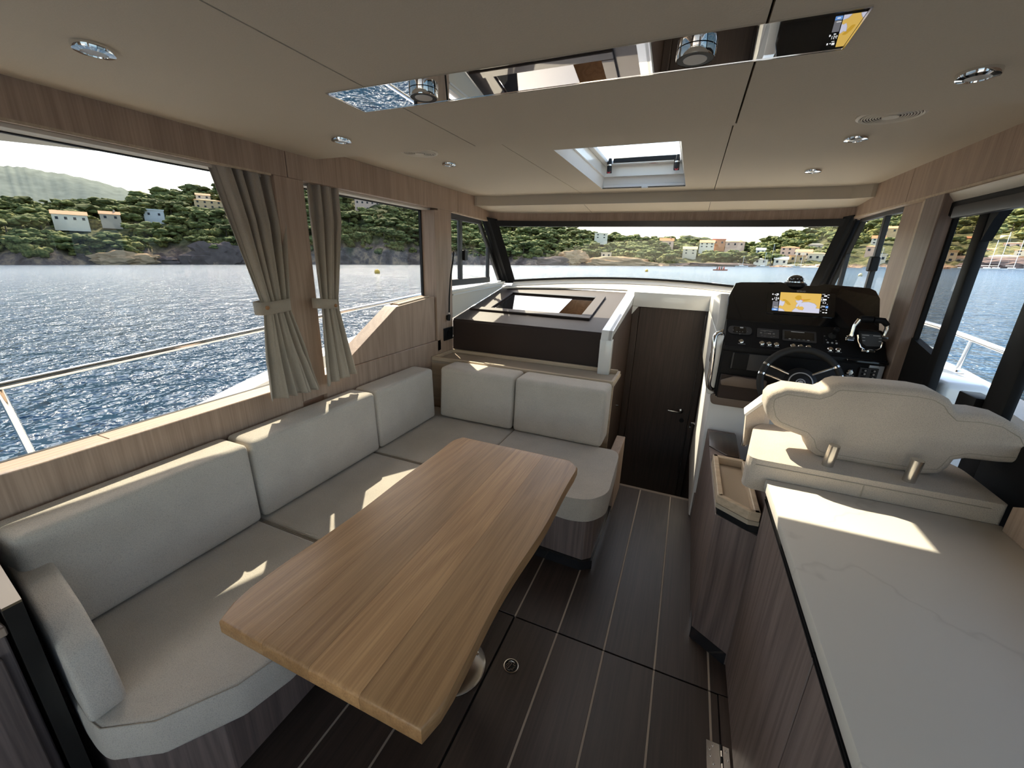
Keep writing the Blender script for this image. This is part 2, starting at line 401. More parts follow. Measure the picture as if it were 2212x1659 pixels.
# ---- headliner
ce = thing('ceiling', 'beige fabric headliner in panels', None, (0, 0, ZC)); S(ce)
SX1, SX2, SY = -0.84, 0.06, 1.58
MX0, MX1, MY0, MY1 = -0.968, 0.208, 0.967, 1.117
def plate(name, x0, x1, y0, y1, z0, z1, hole, mat, parent):
    bm = bmesh.new()
    hx0, hx1, hy0, hy1 = hole
    hx0, hx1, hy0, hy1 = max(hx0, x0), min(hx1, x1), max(hy0, y0), min(hy1, y1)
    if hy0 > y0: add_box(bm, (x0, y0, z0), (x1, hy0, z1))
    if hy1 < y1: add_box(bm, (x0, hy1, z0), (x1, y1, z1))
    if hx0 > x0: add_box(bm, (x0, hy0, z0), (hx0, hy1, z1))
    if hx1 < x1: add_box(bm, (hx1, hy0, z0), (x1, hy1, z1))
    bmesh.ops.remove_doubles(bm, verts=bm.verts[:], dist=1e-5)
    ins = [f for f in bm.faces if any(g is not f and set(g.verts) == set(f.verts) for v in f.verts for g in v.link_faces)]
    bmesh.ops.delete(bm, geom=list(set(ins)), context='FACES_ONLY')
    return mk(name, bm, mat, parent, smooth=False)
g = 0.0025
for (a, b) in ((XL - 0.02, SX1 - g), (SX1 + g, SX2 - g), (SX2 + g, XR + 0.02)):
    plate('ceiling_panel', a, b, YB, SY, ZC, ZC + 0.03, (MX0, MX1, MY0, MY1), MT['ceil'], ce)
# forward panels, one step higher; the middle one is cut for the skylight
HX0, HX1, HY0, HY1 = -0.632, -0.110, 1.915, 2.99
box('ceiling_panel', (XL - 0.02, SY + 0.012, ZF), (-0.815 - 0.002, 3.18, ZF + 0.02), MT['ceil'], ce, bev=0)
box('ceiling_panel', (0.06 + 0.002, SY + 0.012, ZF), (XR + 0.04, 3.18, ZF + 0.02), MT['ceil'], ce, bev=0)
plate('ceiling_panel', -0.815 + 0.002, 0.06 - 0.002, SY + 0.012, 3.18, ZF, ZF + 0.02, (HX0, HX1, HY0, HY1), MT['ceil'], ce)
box('ceiling_lip', (XL - 0.02, SY + 0.001, ZC + 0.006), (XR + 0.02, SY + 0.011, ZF + 0.02), MT['ceil_step'], ce, bev=0)
plate('ceiling_backing', XL - 0.03, XR + 0.05, YB, 3.2, ZF + 0.024, ZF + 0.05, (HX0 - 0.03, HX1 + 0.03, HY0 - 0.03, HY1 + 0.03), MT['gap'], ce)
# dropped beam over the windscreen: a face, a soffit and wooden fascia following the glass
bp0, bp1 = at_y(1100, 440, 3.20), at_y(1840, 430, 3.20)
ZB = 1.880
bm = bmesh.new()
ring = [(XL + 0.02, 3.14), (XL + 0.12, 3.185), (XR - 0.10, 3.185), (XR - 0.02, 3.13), (XR + 0.05, 3.13), (XR + 0.05, 3.22), (XL - 0.05, 3.22), (XL - 0.05, 3.14)]
add_prism(bm, [(x, y, ZB) for x, y in ring], (0, 0, ZF + 0.05 - ZB), 0)
mk('ceiling_beam', bm, MT['ceil_step'], ce, smooth=False)
def front_curve(n, y_side, y_mid, x0, x1):
    out = []
    for i in range(n + 1):
        t = i / n; x = x0 + (x1 - x0) * t
        out.append((x, y_side + (y_mid - y_side) * (1 - (2 * t - 1) ** 4)))
    return out
WSX0, WSX1 = -1.62, 0.86
fas = front_curve(24, 3.40, 3.50, XL - 0.035, XR + 0.035)
bm = bmesh.new()                                   # soffit between the beam and the fascia
add_prism(bm, [(XL - 0.05, 3.19, ZB)] + [(x, y + 0.02, ZB) for x, y in fas] + [(XR + 0.05, 3.19, ZB)], (0, 0, 0.03), 0)
for v in bm.verts: v.co.z += -0.10 * (v.co.y - 3.19)
for i, sx in enumerate((-0.80, 0.05)): pass
mk('ceiling_soffit', bm, MT['ceil'], ce, smooth=False)
for sx in (-0.80, 0.05):
    prism('seam', [(sx - 0.0012, 3.20, ZB - 0.0015), (sx + 0.0012, 3.20, ZB - 0.0015), (sx + 0.0012, 3.47, ZB - 0.0285), (sx - 0.0012, 3.47, ZB - 0.0285)], (0, 0, 0.004), MT['gap'], ce, smooth=False)

# ---- roof shell, the overhang shades the side windows
rf = thing('roof', 'white roof shell with side overhang', None, (0, 1, 2.02)); S(rf)
plate('roof_shell', -1.95, 1.34, -3.7, 3.62, 2.012, 2.11, (HX0 + 0.02, HX1 - 0.02, HY0 + 0.06, HY1 - 0.05), MT['white'], rf)  # carried aft over the cockpit, out of view, to cut sky light
re_ = [(-3.7, -2.50, 1.70), (-1.5, -2.50, 1.70), (0.0, -2.44, 1.79), (0.8, -2.40, 1.85), (1.28, -2.35, 1.889), (1.55, -2.33, 1.906), (2.1, -2.17, 1.94), (2.8, -2.05, 1.958), (3.6, -1.97, 1.97)]
bm = bmesh.new(); rows = []
for y, x, z in re_: rows.append([bm.verts.new(p) for p in ((x, y, z), (-1.90, y, 2.008), (-1.90, y, 2.10), (x, y, z + 0.10))])
for r0, r1 in zip(rows, rows[1:]):
    for k in range(4): bm.faces.new((r0[k], r0[(k + 1) % 4], r1[(k + 1) % 4], r1[k]))
bm.faces.new(rows[0]); bm.faces.new(rows[-1][::-1])
mk('roof_edge', bm, MT['cream'], rf, smooth=30)
prism('roof_edge', [(1.34, -3.7, 1.87), (1.30, -3.7, 1.87), (1.10, -3.7, 2.012), (1.34, -3.7, 2.10)], (0, 7.2, 0), MT['cream'], rf, smooth=False)

# ---- left wall
wa = thing('wall_back', 'unseen aft bulkhead with open doorway, added to cut light from astern', None, (-0.4, YB, 0)); S(wa)  # out of view, added to narrow the aft opening and dim the near end
box('bulkhead', (-1.80, YB - 0.06, -0.1), (-1.05, YB - 0.001, 1.96), MT['oak_v'], wa, bev=0)
box('bulkhead', (0.45, YB - 0.06, -0.1), (1.0, YB - 0.001, 1.96), MT['oak_v'], wa, bev=0)
box('bulkhead', (-1.049, YB - 0.06, 1.88), (0.449, YB - 0.001, 1.96), MT['oak_v'], wa, bev=0)
wlft = thing('wall_left', 'limed oak wall with two large windows', None, (XL, 0, 0)); S(wlft)
YP0, YP1 = 1.345, 1.495       # post between the windows
YQ0, YQ1 = 2.60, 2.775        # post forward of the second window
ZS, ZH = 0.88, 1.80           # sill and head
XO = -1.79
box('valance', (XO, YB, ZH), (XL, YP0 + 0.07, ZF), MT['oak_v'], wlft, bev=0.002)
box('valance', (XO, YP0 + 0.073, ZH), (XL, YQ1 + 0.10, ZF), MT['oak_v'], wlft, bev=0.002)
box('valance_edge', (XL - 0.008, YB, ZH - 0.006), (XL + 0.001, YP0 - 0.01, ZH + 0.002), MT['oak_pale'], wlft, bev=0)
box('post', (XO, YP0, 0.78), (XL, YP1, ZH), MT['oak_v'], wlft, bev=0.002)
box('post', (XO, YQ0, 0.77), (XL, YQ1, ZH + 0.0), MT['oak_v'], wlft, bev=0.002)
box('sill_board', (XL - 0.03, YB, 0.70), (XL, YP0, ZS), MT['oak_v'], wlft, bev=0.003)
box('sill_board', (XL - 0.03, YP1, 0.70), (XL, YQ0, ZS), MT['oak_v'], wlft, bev=0.003)
box('lower_panel', (XO, YB, 0.0), (XL - 0.005, 2.775, 0.70), MT['oak_v'], wlft, bev=0)
box('window_sill', (XO - 0.02, YB, ZS - 0.05), (XL - 0.028, 0.62, ZS - 0.005), MT['oak_sill'], wlft, bev=0.001)
box('window_sill', (XO - 0.02, 0.622, ZS - 0.05), (XL - 0.028, YP0, ZS - 0.005), MT['oak_sill'], wlft, bev=0.001)
box('window_sill', (XO - 0.02, YP1, ZS - 0.05), (XL - 0.028, YQ0, ZS - 0.005), MT['oak_sill'], wlft, bev=0.001)
# cream lining under the valance (window head)
box('window_head', (XO - 0.03, YB, ZH - 0.012), (XL - 0.05, YP0, ZH + 0.0), MT['cream'], wlft, bev=0.001)
box('window_head', (XO - 0.03, YP1, ZH - 0.012), (XL - 0.05, YQ0 - 0.02, ZH + 0.0), MT['cream'], wlft, bev=0.001)

def pane(name, pts, vec, mat, parent): return prism(name, pts, vec, mat, parent, smooth=False)
def window(name, label, base):
    return S(thing(name, label, None, base))
XG = -1.80
w1 = window('window_1', 'large clear side window by the sofa', (XG, 0, ZS))
pane('pane', [(XG, YB, ZS - 0.06), (XG, YP0 + 0.02, ZS - 0.06), (XG, YP0 + 0.02, ZH - 0.005), (XG, YB, ZH - 0.005)], (-0.008, 0, 0), MT['glass_tint'], w1)
box('rubber_seal', (XG - 0.006, YB, ZH - 0.016), (XG + 0.010, YP0 + 0.02, ZH - 0.008), MT['rubber'], w1, bev=0)
box('rubber_seal', (XG - 0.006, YB, ZS - 0.012), (XG + 0.008, YP0 + 0.02, ZS - 0.004), MT['rubber'], w1, bev=0)
w2 = window('window_2', 'clear side window behind the second curtain', (XG, 2, ZS))
pane('pane', [(XG, YP1 - 0.02, ZS - 0.06), (XG, YQ0, ZS - 0.06), (XG, YQ0, ZH - 0.005), (XG, YP1 - 0.02, ZH - 0.005)], (-0.008, 0, 0), MT['glass_tint'], w2)
box('rubber_seal', (XG - 0.006, 2.545, ZS), (XG + 0.012, 2.556, ZH - 0.012), MT['rubber'], w2, bev=0)
box('rubber_seal', (XG - 0.006, YP1, ZH - 0.018), (XG + 0.010, 2.556, ZH - 0.010), MT['rubber'], w2, bev=0)
box('reveal', (XG - 0.006, 2.556, 0.80), (XL - 0.0, YQ0 + 0.001, ZH - 0.012), MT['oak_v'], w2, bev=0.001)

# ---- quarter windows beside the windscreen, pillars, windscreen
def qp(u, v, x): return at_x(u, v, x)
def lerp(a, b, t): return Vector(a) * (1 - t) + Vector(b) * t
XQ = -1.74
wq = window('window_3', 'sliding quarter window left of the windscreen', (XQ, 3.2, 1.25))
zt, zb = 1.80, 1.265
yt, yb = 3.335, 3.80                 # pillar edge, top and bottom
pane('pane', [(XQ - 0.01, YQ1 - 0.02, zb), (XQ - 0.01, yb, zb), (XQ - 0.01, yt, zt), (XQ - 0.01, YQ1 - 0.02, zt)], (-0.006, 0, 0), MT['glass'], wq)
box('sash_stile', (XQ - 0.016, 2.985, zb), (XQ + 0.010, 3.028, zt), MT['charcoal'], wq, bev=0.003)
box('sash_stile', (XQ - 0.016, 3.495, zb), (XQ + 0.010, 3.525, 1.58), MT['charcoal'], wq, bev=0.003)
box('sash_rail', (XQ - 0.016, YQ1 - 0.02, zb - 0.005), (XQ + 0.012, 3.535, zb + 0.045), MT['charcoal'], wq, bev=0.003)
box('sash_rail', (XQ - 0.016, YQ1 - 0.02, zt - 0.045), (XQ + 0.012, 3.36, zt + 0.0), MT['charcoal'], wq, bev=0.003)
for off, mt in ((0.0, 'rubber'), (0.03, 'charcoal')):
    prism('sash_edge', [(XQ - 0.014, yt - 0.012 - off, zt), (XQ - 0.014, yt + 0.010 - off, zt), (XQ - 0.014, yb + 0.010 - off, zb), (XQ - 0.014, yb - 0.012 - off, zb)], (0.022, 0, 0), MT[mt], wq, smooth=False)
box('latch', (XQ - 0.012, 3.030, 1.455), (XQ + 0.028, 3.085, 1.535), MT['black'], wq, bev=0.005)
XQR = 0.95
wqr = window('window_4', 'quarter window right of the windscreen', (XQR, 3.2, 1.25))
pane('pane', [(XQR + 0.01, 2.74, zb - 0.1), (XQR + 0.01, 3.86, zb - 0.1), (XQR + 0.01, 3.39, zt + 0.0), (XQR + 0.01, 2.74, zt + 0.0)], (0.006, 0, 0), MT['glass'], wqr)
box('sash_stile', (XQR - 0.010, 3.02, zb - 0.1), (XQR + 0.016, 3.052, zt), MT['charcoal'], wqr, bev=0.003)
box('sash_stile', (XQR - 0.010, 3.52, zb - 0.1), (XQR + 0.016, 3.55, 1.58), MT['charcoal'], wqr, bev=0.003)
box('sash_rail', (XQR - 0.012, 2.74, zt - 0.03), (XQR + 0.016, 3.42, zt + 0.03), MT['charcoal'], wqr, bev=0.003)
box('sash_rail', (XQR - 0.012, 2.74, zb - 0.14), (XQR + 0.016, 3.80, zb - 0.08), MT['charcoal'], wqr, bev=0.003)
prism('sash_edge', [(XQR + 0.014, 3.36, zt), (XQR + 0.014, 3.40, zt), (XQR + 0.014, 3.87, zb - 0.1), (XQR + 0.014, 3.83, zb - 0.1)], (-0.024, 0, 0), MT['rubber'], wqr, smooth=False)
box('latch', (XQR - 0.030, 2.985, 1.475), (XQR + 0.012, 3.035, 1.555), MT['black'], wqr, bev=0.006)

# windscreen: top edge and base edge curves
def ws_top(t): x = WSX0 + (WSX1 - WSX0) * t; return Vector((x, 3.43 + 0.085 * (1 - (2 * t - 1) ** 4), 1.775))
def ws_bot(t): x = -1.60 + 2.44 * t; return Vector((x, 3.81 + 0.36 * (1 - (2 * t - 1) ** 2), 1.262 + 0.060 * (1 - (2 * t - 1) ** 2)))
wsn = 28
wsc = window('window_5', 'wide raked windscreen in black frame', (-0.38, 3.8, 1.26))
vs = []; fs = []
for i in range(wsn + 1):
    t = i / wsn; vs += [ws_bot(t), ws_top(t)]
for i in range(wsn): fs.append((2 * i, 2 * i + 2, 2 * i + 3, 2 * i + 1))
ws_pane = mkd('pane', vs, fs, MT['glass'], wsc); _sm = ws_pane.modifiers.new('thickness', 'SOLIDIFY'); _sm.thickness = 0.006
def ribbon(name, fa, fb, thick, mat, parent, n=28, smooth=30):
    """a bar between two curves with a thickness vector"""
    bm = bmesh.new(); th = Vector(thick); rows = []
    for i in range(n + 1):
        a, b = Vector(fa(i / n)), Vector(fb(i / n))
        rows.append([bm.verts.new(p) for p in (a, b, b + th, a + th)])
    for r0, r1 in zip(rows, rows[1:]):
        for k in range(4): bm.faces.new((r0[k], r0[(k + 1) % 4], r1[(k + 1) % 4], r1[k]))
    bm.faces.new(rows[0][::-1]); bm.faces.new(rows[-1])
    return mk(name, bm, mat, parent, smooth=smooth)
def on_ws(t, s): return ws_top(t) * (1 - s) + ws_bot(t) * s
ribbon('frame_head', lambda t: on_ws(t, -0.03) - Vector((0, 0.012, 0)), lambda t: on_ws(t, 0.055) - Vector((0, 0.012, 0)), (0, 0.03, 0), MT['blacksatin'], wsc)
ribbon('frame_base', lambda t: on_ws(t, 0.965) - Vector((0, 0.012, 0)), lambda t: on_ws(t, 1.02) - Vector((0, 0.012, 0)), (0, 0.03, 0), MT['black'], wsc)
def pillar(name, tt, tb, qt, qb, parent, light):
    """tt,tb: windscreen side top/bottom; qt,qb: quarter window side"""
    tt, tb, qt, qb = map(Vector, (tt, tb, qt, qb)); inn = Vector((0.0, -0.035, 0.0))
    m1t = tt * 0.45 + qt * 0.55 + inn; m1b = tb * 0.45 + qb * 0.55 + inn
    bm = bmesh.new()
    ring_t = [bm.verts.new(p) for p in (tt, m1t, qt, (tt + qt) / 2 + Vector((0, 0.06, 0)))]
    ring_b = [bm.verts.new(p) for p in (tb, m1b, qb, (tb + qb) / 2 + Vector((0, 0.06, 0)))]
    for k in range(4): bm.faces.new((ring_t[k], ring_t[(k + 1) % 4], ring_b[(k + 1) % 4], ring_b[k]))
    bm.faces.new(ring_t); bm.faces.new(ring_b[::-1])
    bmesh.ops.bevel(bm, geom=[e for e in bm.edges if ring_t[1] in e.verts and ring_b[1] in e.verts], offset=0.02, segments=3, affect='EDGES')
    return mk(name, bm, light, parent, smooth=40)
pillar('pillar', on_ws(0.0, -0.05) + Vector((0.015, 0, 0)), on_ws(0.0, 1.03) + Vector((0.015, 0, 0)), (XQ + 0.005, yt + 0.012, zt + 0.02), (XQ + 0.005, yb + 0.012, zb - 0.02), wsc, MT['blacksatin'])
pillar('pillar', on_ws(1.0, -0.05) + Vector((-0.015, 0, 0)), on_ws(1.0, 1.10) + Vector((-0.015, 0, 0)), (XQR - 0.005, 3.40, zt + 0.02), (XQR - 0.005, 3.86, zb - 0.08), wsc, MT['blacksatin'])

# wooden fascia over the windscreen, meeting the side walls
wf = thing('wall_front', 'oak fascia and side boards round the windscreen', None, (-0.38, 3.4, 1.8)); S(wf)
def fa_top(t):
    i = t * 24; k = min(int(i), 23); a, b = fas[k], fas[k + 1]; f_ = i - k
    y = a[1] + (b[1] - a[1]) * f_
    return Vector((a[0] + (b[0] - a[0]) * f_, y, ZB - 0.10 * (y - 3.19) + 0.015))
def fa_bot(t): p = fa_top(t); return Vector((p.x, p.y + 0.005, 1.788))
ribbon('fascia', fa_top, fa_bot, (0, 0.02, 0), MT['oak_v'], wf, n=24)
ribbon('fascia_edge', lambda t: fa_bot(t) + Vector((0, -0.003, 0.0)), lambda t: fa_bot(t) + Vector((0, -0.003, -0.006)), (0, 0.03, 0), MT['oak_pale'], wf, n=24)
# side boards: from the post to the fascia
prism('side_board', [(XL, YQ1 + 0.103, ZF), (XL, 3.20, ZF), (XL, 3.42, ZB - 0.005), (XL, 3.43, 1.787), (XL, YQ1 + 0.103, 1.80)], (-0.04, 0, 0), MT['oak_v'], wf, smooth=False)
prism('side_board', [(XR, 2.70, ZF + 0.02), (XR, 3.20, ZF + 0.02), (XR, 3.42, ZB - 0.005), (XR, 3.43, 1.787), (XR, 2.70, 1.80)], (0.04, 0, 0), MT['oak_v'], wf, smooth=False)
ribbon('edge_bead', lambda t: (XL + 0.002, 2.79 + 0.63 * t, 1.803 - 0.014 * t), lambda t: (XL + 0.002, 2.79 + 0.63 * t, 1.795 - 0.014 * t), (-0.03, 0, 0), MT['oak_pale'], wf, n=4)

# ---- right wall
wr = thing('wall_right', 'oak right wall with pillar and side door opening', None, (XR, 2, 0)); S(wr)
box('valance', (XR, YB, 1.80), (XR + 0.05, 2.698, ZF + 0.02), MT['oak_v'], wr, bev=0.002)
box('valance_edge', (XR - 0.002, YB, 1.792), (XR + 0.03, 3.42, 1.801), MT['oak_pale'], wr, bev=0)
prism('cove', [(XR + 0.012, YB, 1.800), (XR + 0.012, YB, 1.788), (XR + 0.05, YB, 1.742), (XR + 0.075, YB, 1.735), (XR + 0.075, YB, 1.80)], (0, 3.86, 0), MT['cream'], wr, bev=0.006)
# pillar: pale window board, chamfer, pillar board with shade in its colour
box('pillar_board', (XR + 0.035, 2.60, 0.75), (XR + 0.06, 2.80, 1.80), MT['oak_v'], wr, bev=0.002)
prism('pillar_chamfer', [(XR + 0.03, 2.60, 1.10), (XR + 0.004, 2.50, 1.10), (XR + 0.05, 2.50, 1.10), (XR + 0.05, 2.60, 1.10)], (0, 0, 0.70), MT['oak_pale'], wr, smooth=False)
prism('pillar_board', [(XR + 0.0, 2.34, 0.70), (XR + 0.0, 2.34, 1.80), (XR + 0.0, 2.50, 1.80), (XR + 0.0, 2.50, 0.70)], (0.07, 0, 0), MT['oak_shaded'] if 'oak_shaded' in MT else MT['oak_v'], wr, bev=0.004, seg=1)
box('lower_panel', (XR + 0.0, 2.50, 0.0), (XR + 0.06, 3.2, 1.15), MT['oak_v'], wr, bev=0)
XD = 0.95
dr = thing('door_2', 'black framed sliding side door, slid half open', None, (XD, 2.0, 0)); S(dr)
# fixed tinted light and its frame
box('frame_head', (XD - 0.02, YB, 1.705), (XD + 0.05, 2.36, 1.76), MT['blacksatin'], dr, bev=0.004)
box('frame_post', (XD - 0.004, 2.330, 0.5), (XD + 0.016, 2.36, 1.72), MT['blacksatin'], dr, bev=0.003)
box('frame_post', (XD - 0.010, 2.095, 0.4), (XD + 0.022, 2.150, 1.72), MT['blacksatin'], dr, bev=0.006, seg=2)
prism('kick_panel', [(XD - 0.008, 2.14, 0.4), (XD - 0.008, 2.34, 0.4), (XD - 0.008, 2.34, 1.205), (XD - 0.008, 2.14, 1.165)], (0.03, 0, 0), MT['blacksatin'], dr, smooth=False)
prism('corner_gusset', [(XD - 0.008, 2.088, 1.71), (XD - 0.008, 2.02, 1.71), (XD - 0.008, 2.055, 1.672), (XD - 0.008, 2.088, 1.60)], (0.03, 0, 0), MT['blacksatin'], dr, smooth=False)
pane('pane', [(XD + 0.01, 2.14, 1.16), (XD + 0.01, 2.335, 1.16), (XD + 0.01, 2.335, 1.71), (XD + 0.01, 2.14, 1.71)], (0.006, 0, 0), MT['glass_dark'], dr)
box('top_track', (XD - 0.045, YB, 1.69), (XD - 0.02, 2.26, 1.735), MT['charcoal'], dr, bev=0.006, seg=2)
# the sliding leaf, aft
box('leaf_stile', (XD - 0.012, 1.665, 0.35), (XD + 0.018, 1.762, 1.71), MT['blacksatin'], dr, bev=0.008, seg=2)
box('leaf_stile', (XD - 0.02, 0.35, 0.35), (XD + 0.035, 0.45, 1.71), MT['blacksatin'], dr, bev=0.008, seg=2)
box('leaf_rail', (XD - 0.02, 0.45, 0.75), (XD + 0.035, 1.66, 1.03), MT['blacksatin'], dr, bev=0.008, seg=2)
box('leaf_rail', (XD - 0.02, 0.45, 1.66), (XD + 0.035, 1.66, 1.71), MT['blacksatin'], dr, bev=0.008, seg=2)
box('latch_block', (XD - 0.03, 1.762, 1.0), (XD + 0.03, 1.86, 1.098), MT['blacksatin'], dr, bev=0.006, seg=2)
pane('pane', [(XD + 0.01, 0.44, 0.95), (XD + 0.01, 1.66, 0.95), (XD + 0.01, 1.66, 1.67), (XD + 0.01, 0.44, 1.67)], (0.006, 0, 0), MT['glass_dark'], dr)
box('threshold', (XD - 0.06, YB, 0.0), (XD + 0.06, 2.36, 0.35), MT['white'], dr, bev=0.01)
# ================================================================== SOFA CORNER
def cushion(name, ring2d, z0, z1, r, label, group=None, mat='fabric', puff=0.006, cat='cushion', pipe=True):
    """ring2d: plan outline; a padded slab with rounded edges and a slight crown"""
    bm = bmesh.new()
    add_prism(bm, [(p[0], p[1], z0) for p in ring2d], (0, 0, z1 - z0), r, 4)
    o = mk(name, bm, MT[mat], None, smooth=60, label=label, cat=cat, group=group)
    c_ = sum((Vector((p[0], p[1])) for p in ring2d), Vector((0, 0))) / len(ring2d)
    pr_ = [Vector((p[0], p[1])) + (Vector((p[0], p[1])) - c_).normalized() * -r * 0.28 for p in ring2d]
    tube('seam', [(p.x, p.y, z1 - r * 0.22) for p in pr_ + pr_[:1]], 0.0014, MT['linen'], o, n=6)
    return o
def face_far(l, e): return l - e
def slab(name, o0, ax, ay, az, r, label, group=None, mat='fabric', cat='cushion', taper=0.0):
    """box cushion from a corner and three edge vectors (az = height), rounded, faces slightly crowned"""
    o0, ax, ay, az = map(Vector, (o0, ax, ay, az)); bm = bmesh.new()
    nx, ny, nz = 6, 2, 5
    add_box(bm, (0, 0, 0), (1, 1, 1))
    L = (ax.length, ay.length, az.length)
    for v in bm.verts: v.co = Vector((v.co.x * L[0], v.co.y * L[1], v.co.z * L[2]))
    bmesh.ops.bevel(bm, geom=bm.edges[:], offset=r, segments=4, affect='EDGES', profile=0.55)
    ux, uy, uz = ax.normalized(), ay.normalized(), az.normalized()
    for v in bm.verts:
        a, b, c = v.co.x, v.co.y, v.co.z
        v.co = o0 + ux * a + uy * b + uz * c
    o = mk(name, bm, MT[mat], None, smooth=60, label=label, cat=cat, group=group)
    e = r * 0.30                                   # stitched seam round the face that looks into the room
    P = lambda a, b, c: o0 + ux * a + uy * b + uz * c
    fb = face_b(L[1], e)
    ring_ = [P(r * 0.9, fb, r), P(r * 0.3, fb, r * 2), P(r * 0.3, fb, L[2] - r * 2), P(r * 0.9, fb, L[2] - r * 0.35), P(L[0] - r * 0.9, fb, L[2] - r * 0.35), P(L[0] - r * 0.3, fb, L[2] - r * 2), P(L[0] - r * 0.3, fb, r * 2), P(L[0] - r * 0.9, fb, r)]
    tube('seam', ring_, 0.0016, MT['linen'], o, n=6)
    return o
face_b = lambda l, e: e

GB = 'back cushions of the corner sofa'; GS = 'seat cushions of the corner sofa'
ZSEAT = 0.42
lean = 0.035
def back_l(y0, y1, label):      # along the left wall
    global face_b; face_b = face_far
    return slab('back_cushion', (-1.485 - 0.165, y0, ZSEAT + 0.004), (0, y1 - y0, 0), (0.165, 0, 0), (-0.012, 0, 0.345), 0.028, label, GB)
def back_f(x0, x1, label):      # along the front shelf
    global face_b; face_b = lambda l, e: e
    return slab('back_cushion', (x0, 2.225, ZSEAT + 0.0055), (x1 - x0, 0, 0), (0, 0.20, 0), (0, 0.022, 0.35), 0.03, label, GB)
back_l(0.300, 0.932, 'long beige back cushion nearest the camera, under the left window')
back_l(0.942, 1.648, 'beige back cushion below the first curtain')
back_l(1.658, 2.215, 'beige back cushion under the second curtain, in the sofa corner')
back_f(-1.468, -0.927, 'beige back cushion in the corner against the front shelf')
back_f(-0.918, -0.345, 'beige back cushion at the aisle end of the front shelf')
# seat cushions (plan outlines)
def pz(u, v): p = at_z(u, v, ZSEAT); return (p.x, p.y)
r1 = [(-1.62, 0.310), (-1.62, 0.932), (-0.895, 0.932), (-0.895, 0.560), (-0.925, 0.440), (-1.02, 0.300), (-1.12, 0.238), (-1.165, 0.238), (-1.25, 0.248)]
cushion('seat_cushion', [Vector(p) for p in r1], 0.300, ZSEAT, 0.02, 'beige seat cushion with rounded end beside the wedge armrest', GS)
r2 = [(-1.62, 0.938), (-1.62, 1.620), (-0.895, 1.620), (-0.895, 0.938)]
cushion('seat_cushion', [Vector(p) for p in r2], 0.300, ZSEAT, 0.02, 'beige seat cushion in the middle of the long side, beside the table', GS)
r3 = [(-1.62, 1.626), (-1.62, 2.40), (-0.915, 2.40), (-0.915, 1.700), (-0.895, 1.626)]
cushion('seat_cushion', [Vector(p) for p in r3], 0.300, ZSEAT, 0.02, 'beige seat cushion in the corner of the sofa', GS)
r4 = rounded([(-0.909, 2.40), (-0.40, 2.40), (-0.36, 2.245), (-0.262, 2.245), (-0.232, 2.19), (-0.215, 1.76), (-0.285, 1.665), (-0.375, 1.645), (-0.909, 1.70)], [0, 0, 0, 0.05, 0.03, 0.06, 0.05, 0.03, 0])
cushion('seat_cushion', r4, 0.300, ZSEAT + 0.004, 0.026, 'beige seat cushion at the aisle end, beyond the table', GS)
# bench
be = thing('sofa_base', 'grey oak base of the corner sofa with black skirting', 'sofa base', (-1.3, 1.2, 0))
prism('bench_front', [(-1.66, 0.262, 0.07), (-1.10, 0.262, 0.07), (-0.99, 0.42, 0.07), (-0.98, 1.70, 0.07), (-0.98, 2.46, 0.07), (-1.66, 2.46, 0.07)], (0, 0, 0.225), MT['greyoak'], be, bev=0.003, seg=1, smooth=False)
prism('bench_end', [(-0.978, 1.735, 0.05), (-0.30, 1.70, 0.05), (-0.262, 1.735, 0.05), (-0.262, 2.46, 0.05), (-0.978, 2.46, 0.05)], (0, 0, 0.245), MT['greyoak'], be, bev=0.003, seg=1, smooth=False)
prism('skirting', [(-1.64, 0.262, 0.0), (-1.12, 0.262, 0.0), (-1.045, 0.36, 0.0), (-1.03, 1.73, 0.0), (-1.03, 2.44, 0.0), (-1.64, 2.44, 0.0)], (0, 0, 0.068), MT['blacksatin'], be, smooth=False)
for i in range(3):
    tube('skirting_bead', [(-1.042 + 0.007 * i, 0.40, 0.014 + 0.019 * i), (-1.027 + 0.007 * i, 1.70, 0.014 + 0.019 * i)], 0.008, MT['blacksatin'], be, n=8)
prism('toe_kick', [(-1.02, 1.705, 0.0), (-0.305, 1.685, 0.0), (-0.252, 1.72, 0.0), (-0.245, 2.44, 0.0), (-1.02, 2.44, 0.0)], (0, 0, 0.05), MT['smoked'], be, smooth=False)
box('end_panel', (-0.30, 2.24, 0.0), (-0.245, 2.56, 0.385), MT['oak_v'], be, bev=0.003)
# wedge armrest cushion
prof = [(-1.60, 0.424), (-1.135, 0.424), (-1.128, 0.45), (-1.155, 0.52), (-1.205, 0.585), (-1.30, 0.635), (-1.44, 0.668), (-1.60, 0.668)]
bm = bmesh.new(); add_prism(bm, [(x, 0.250, z + 0.002) for x, z in prof], (0, 0.070, 0), 0.012, 3)
for v in bm.verts: v.co.y += -(v.co.x + 1.233) * 0.138 if v.co.x < -1.0 else 0
mk('bolster_cushion', bm, MT['fabric'], None, smooth=45, label='beige wedge armrest cushion against the black end panel', cat='cushion')
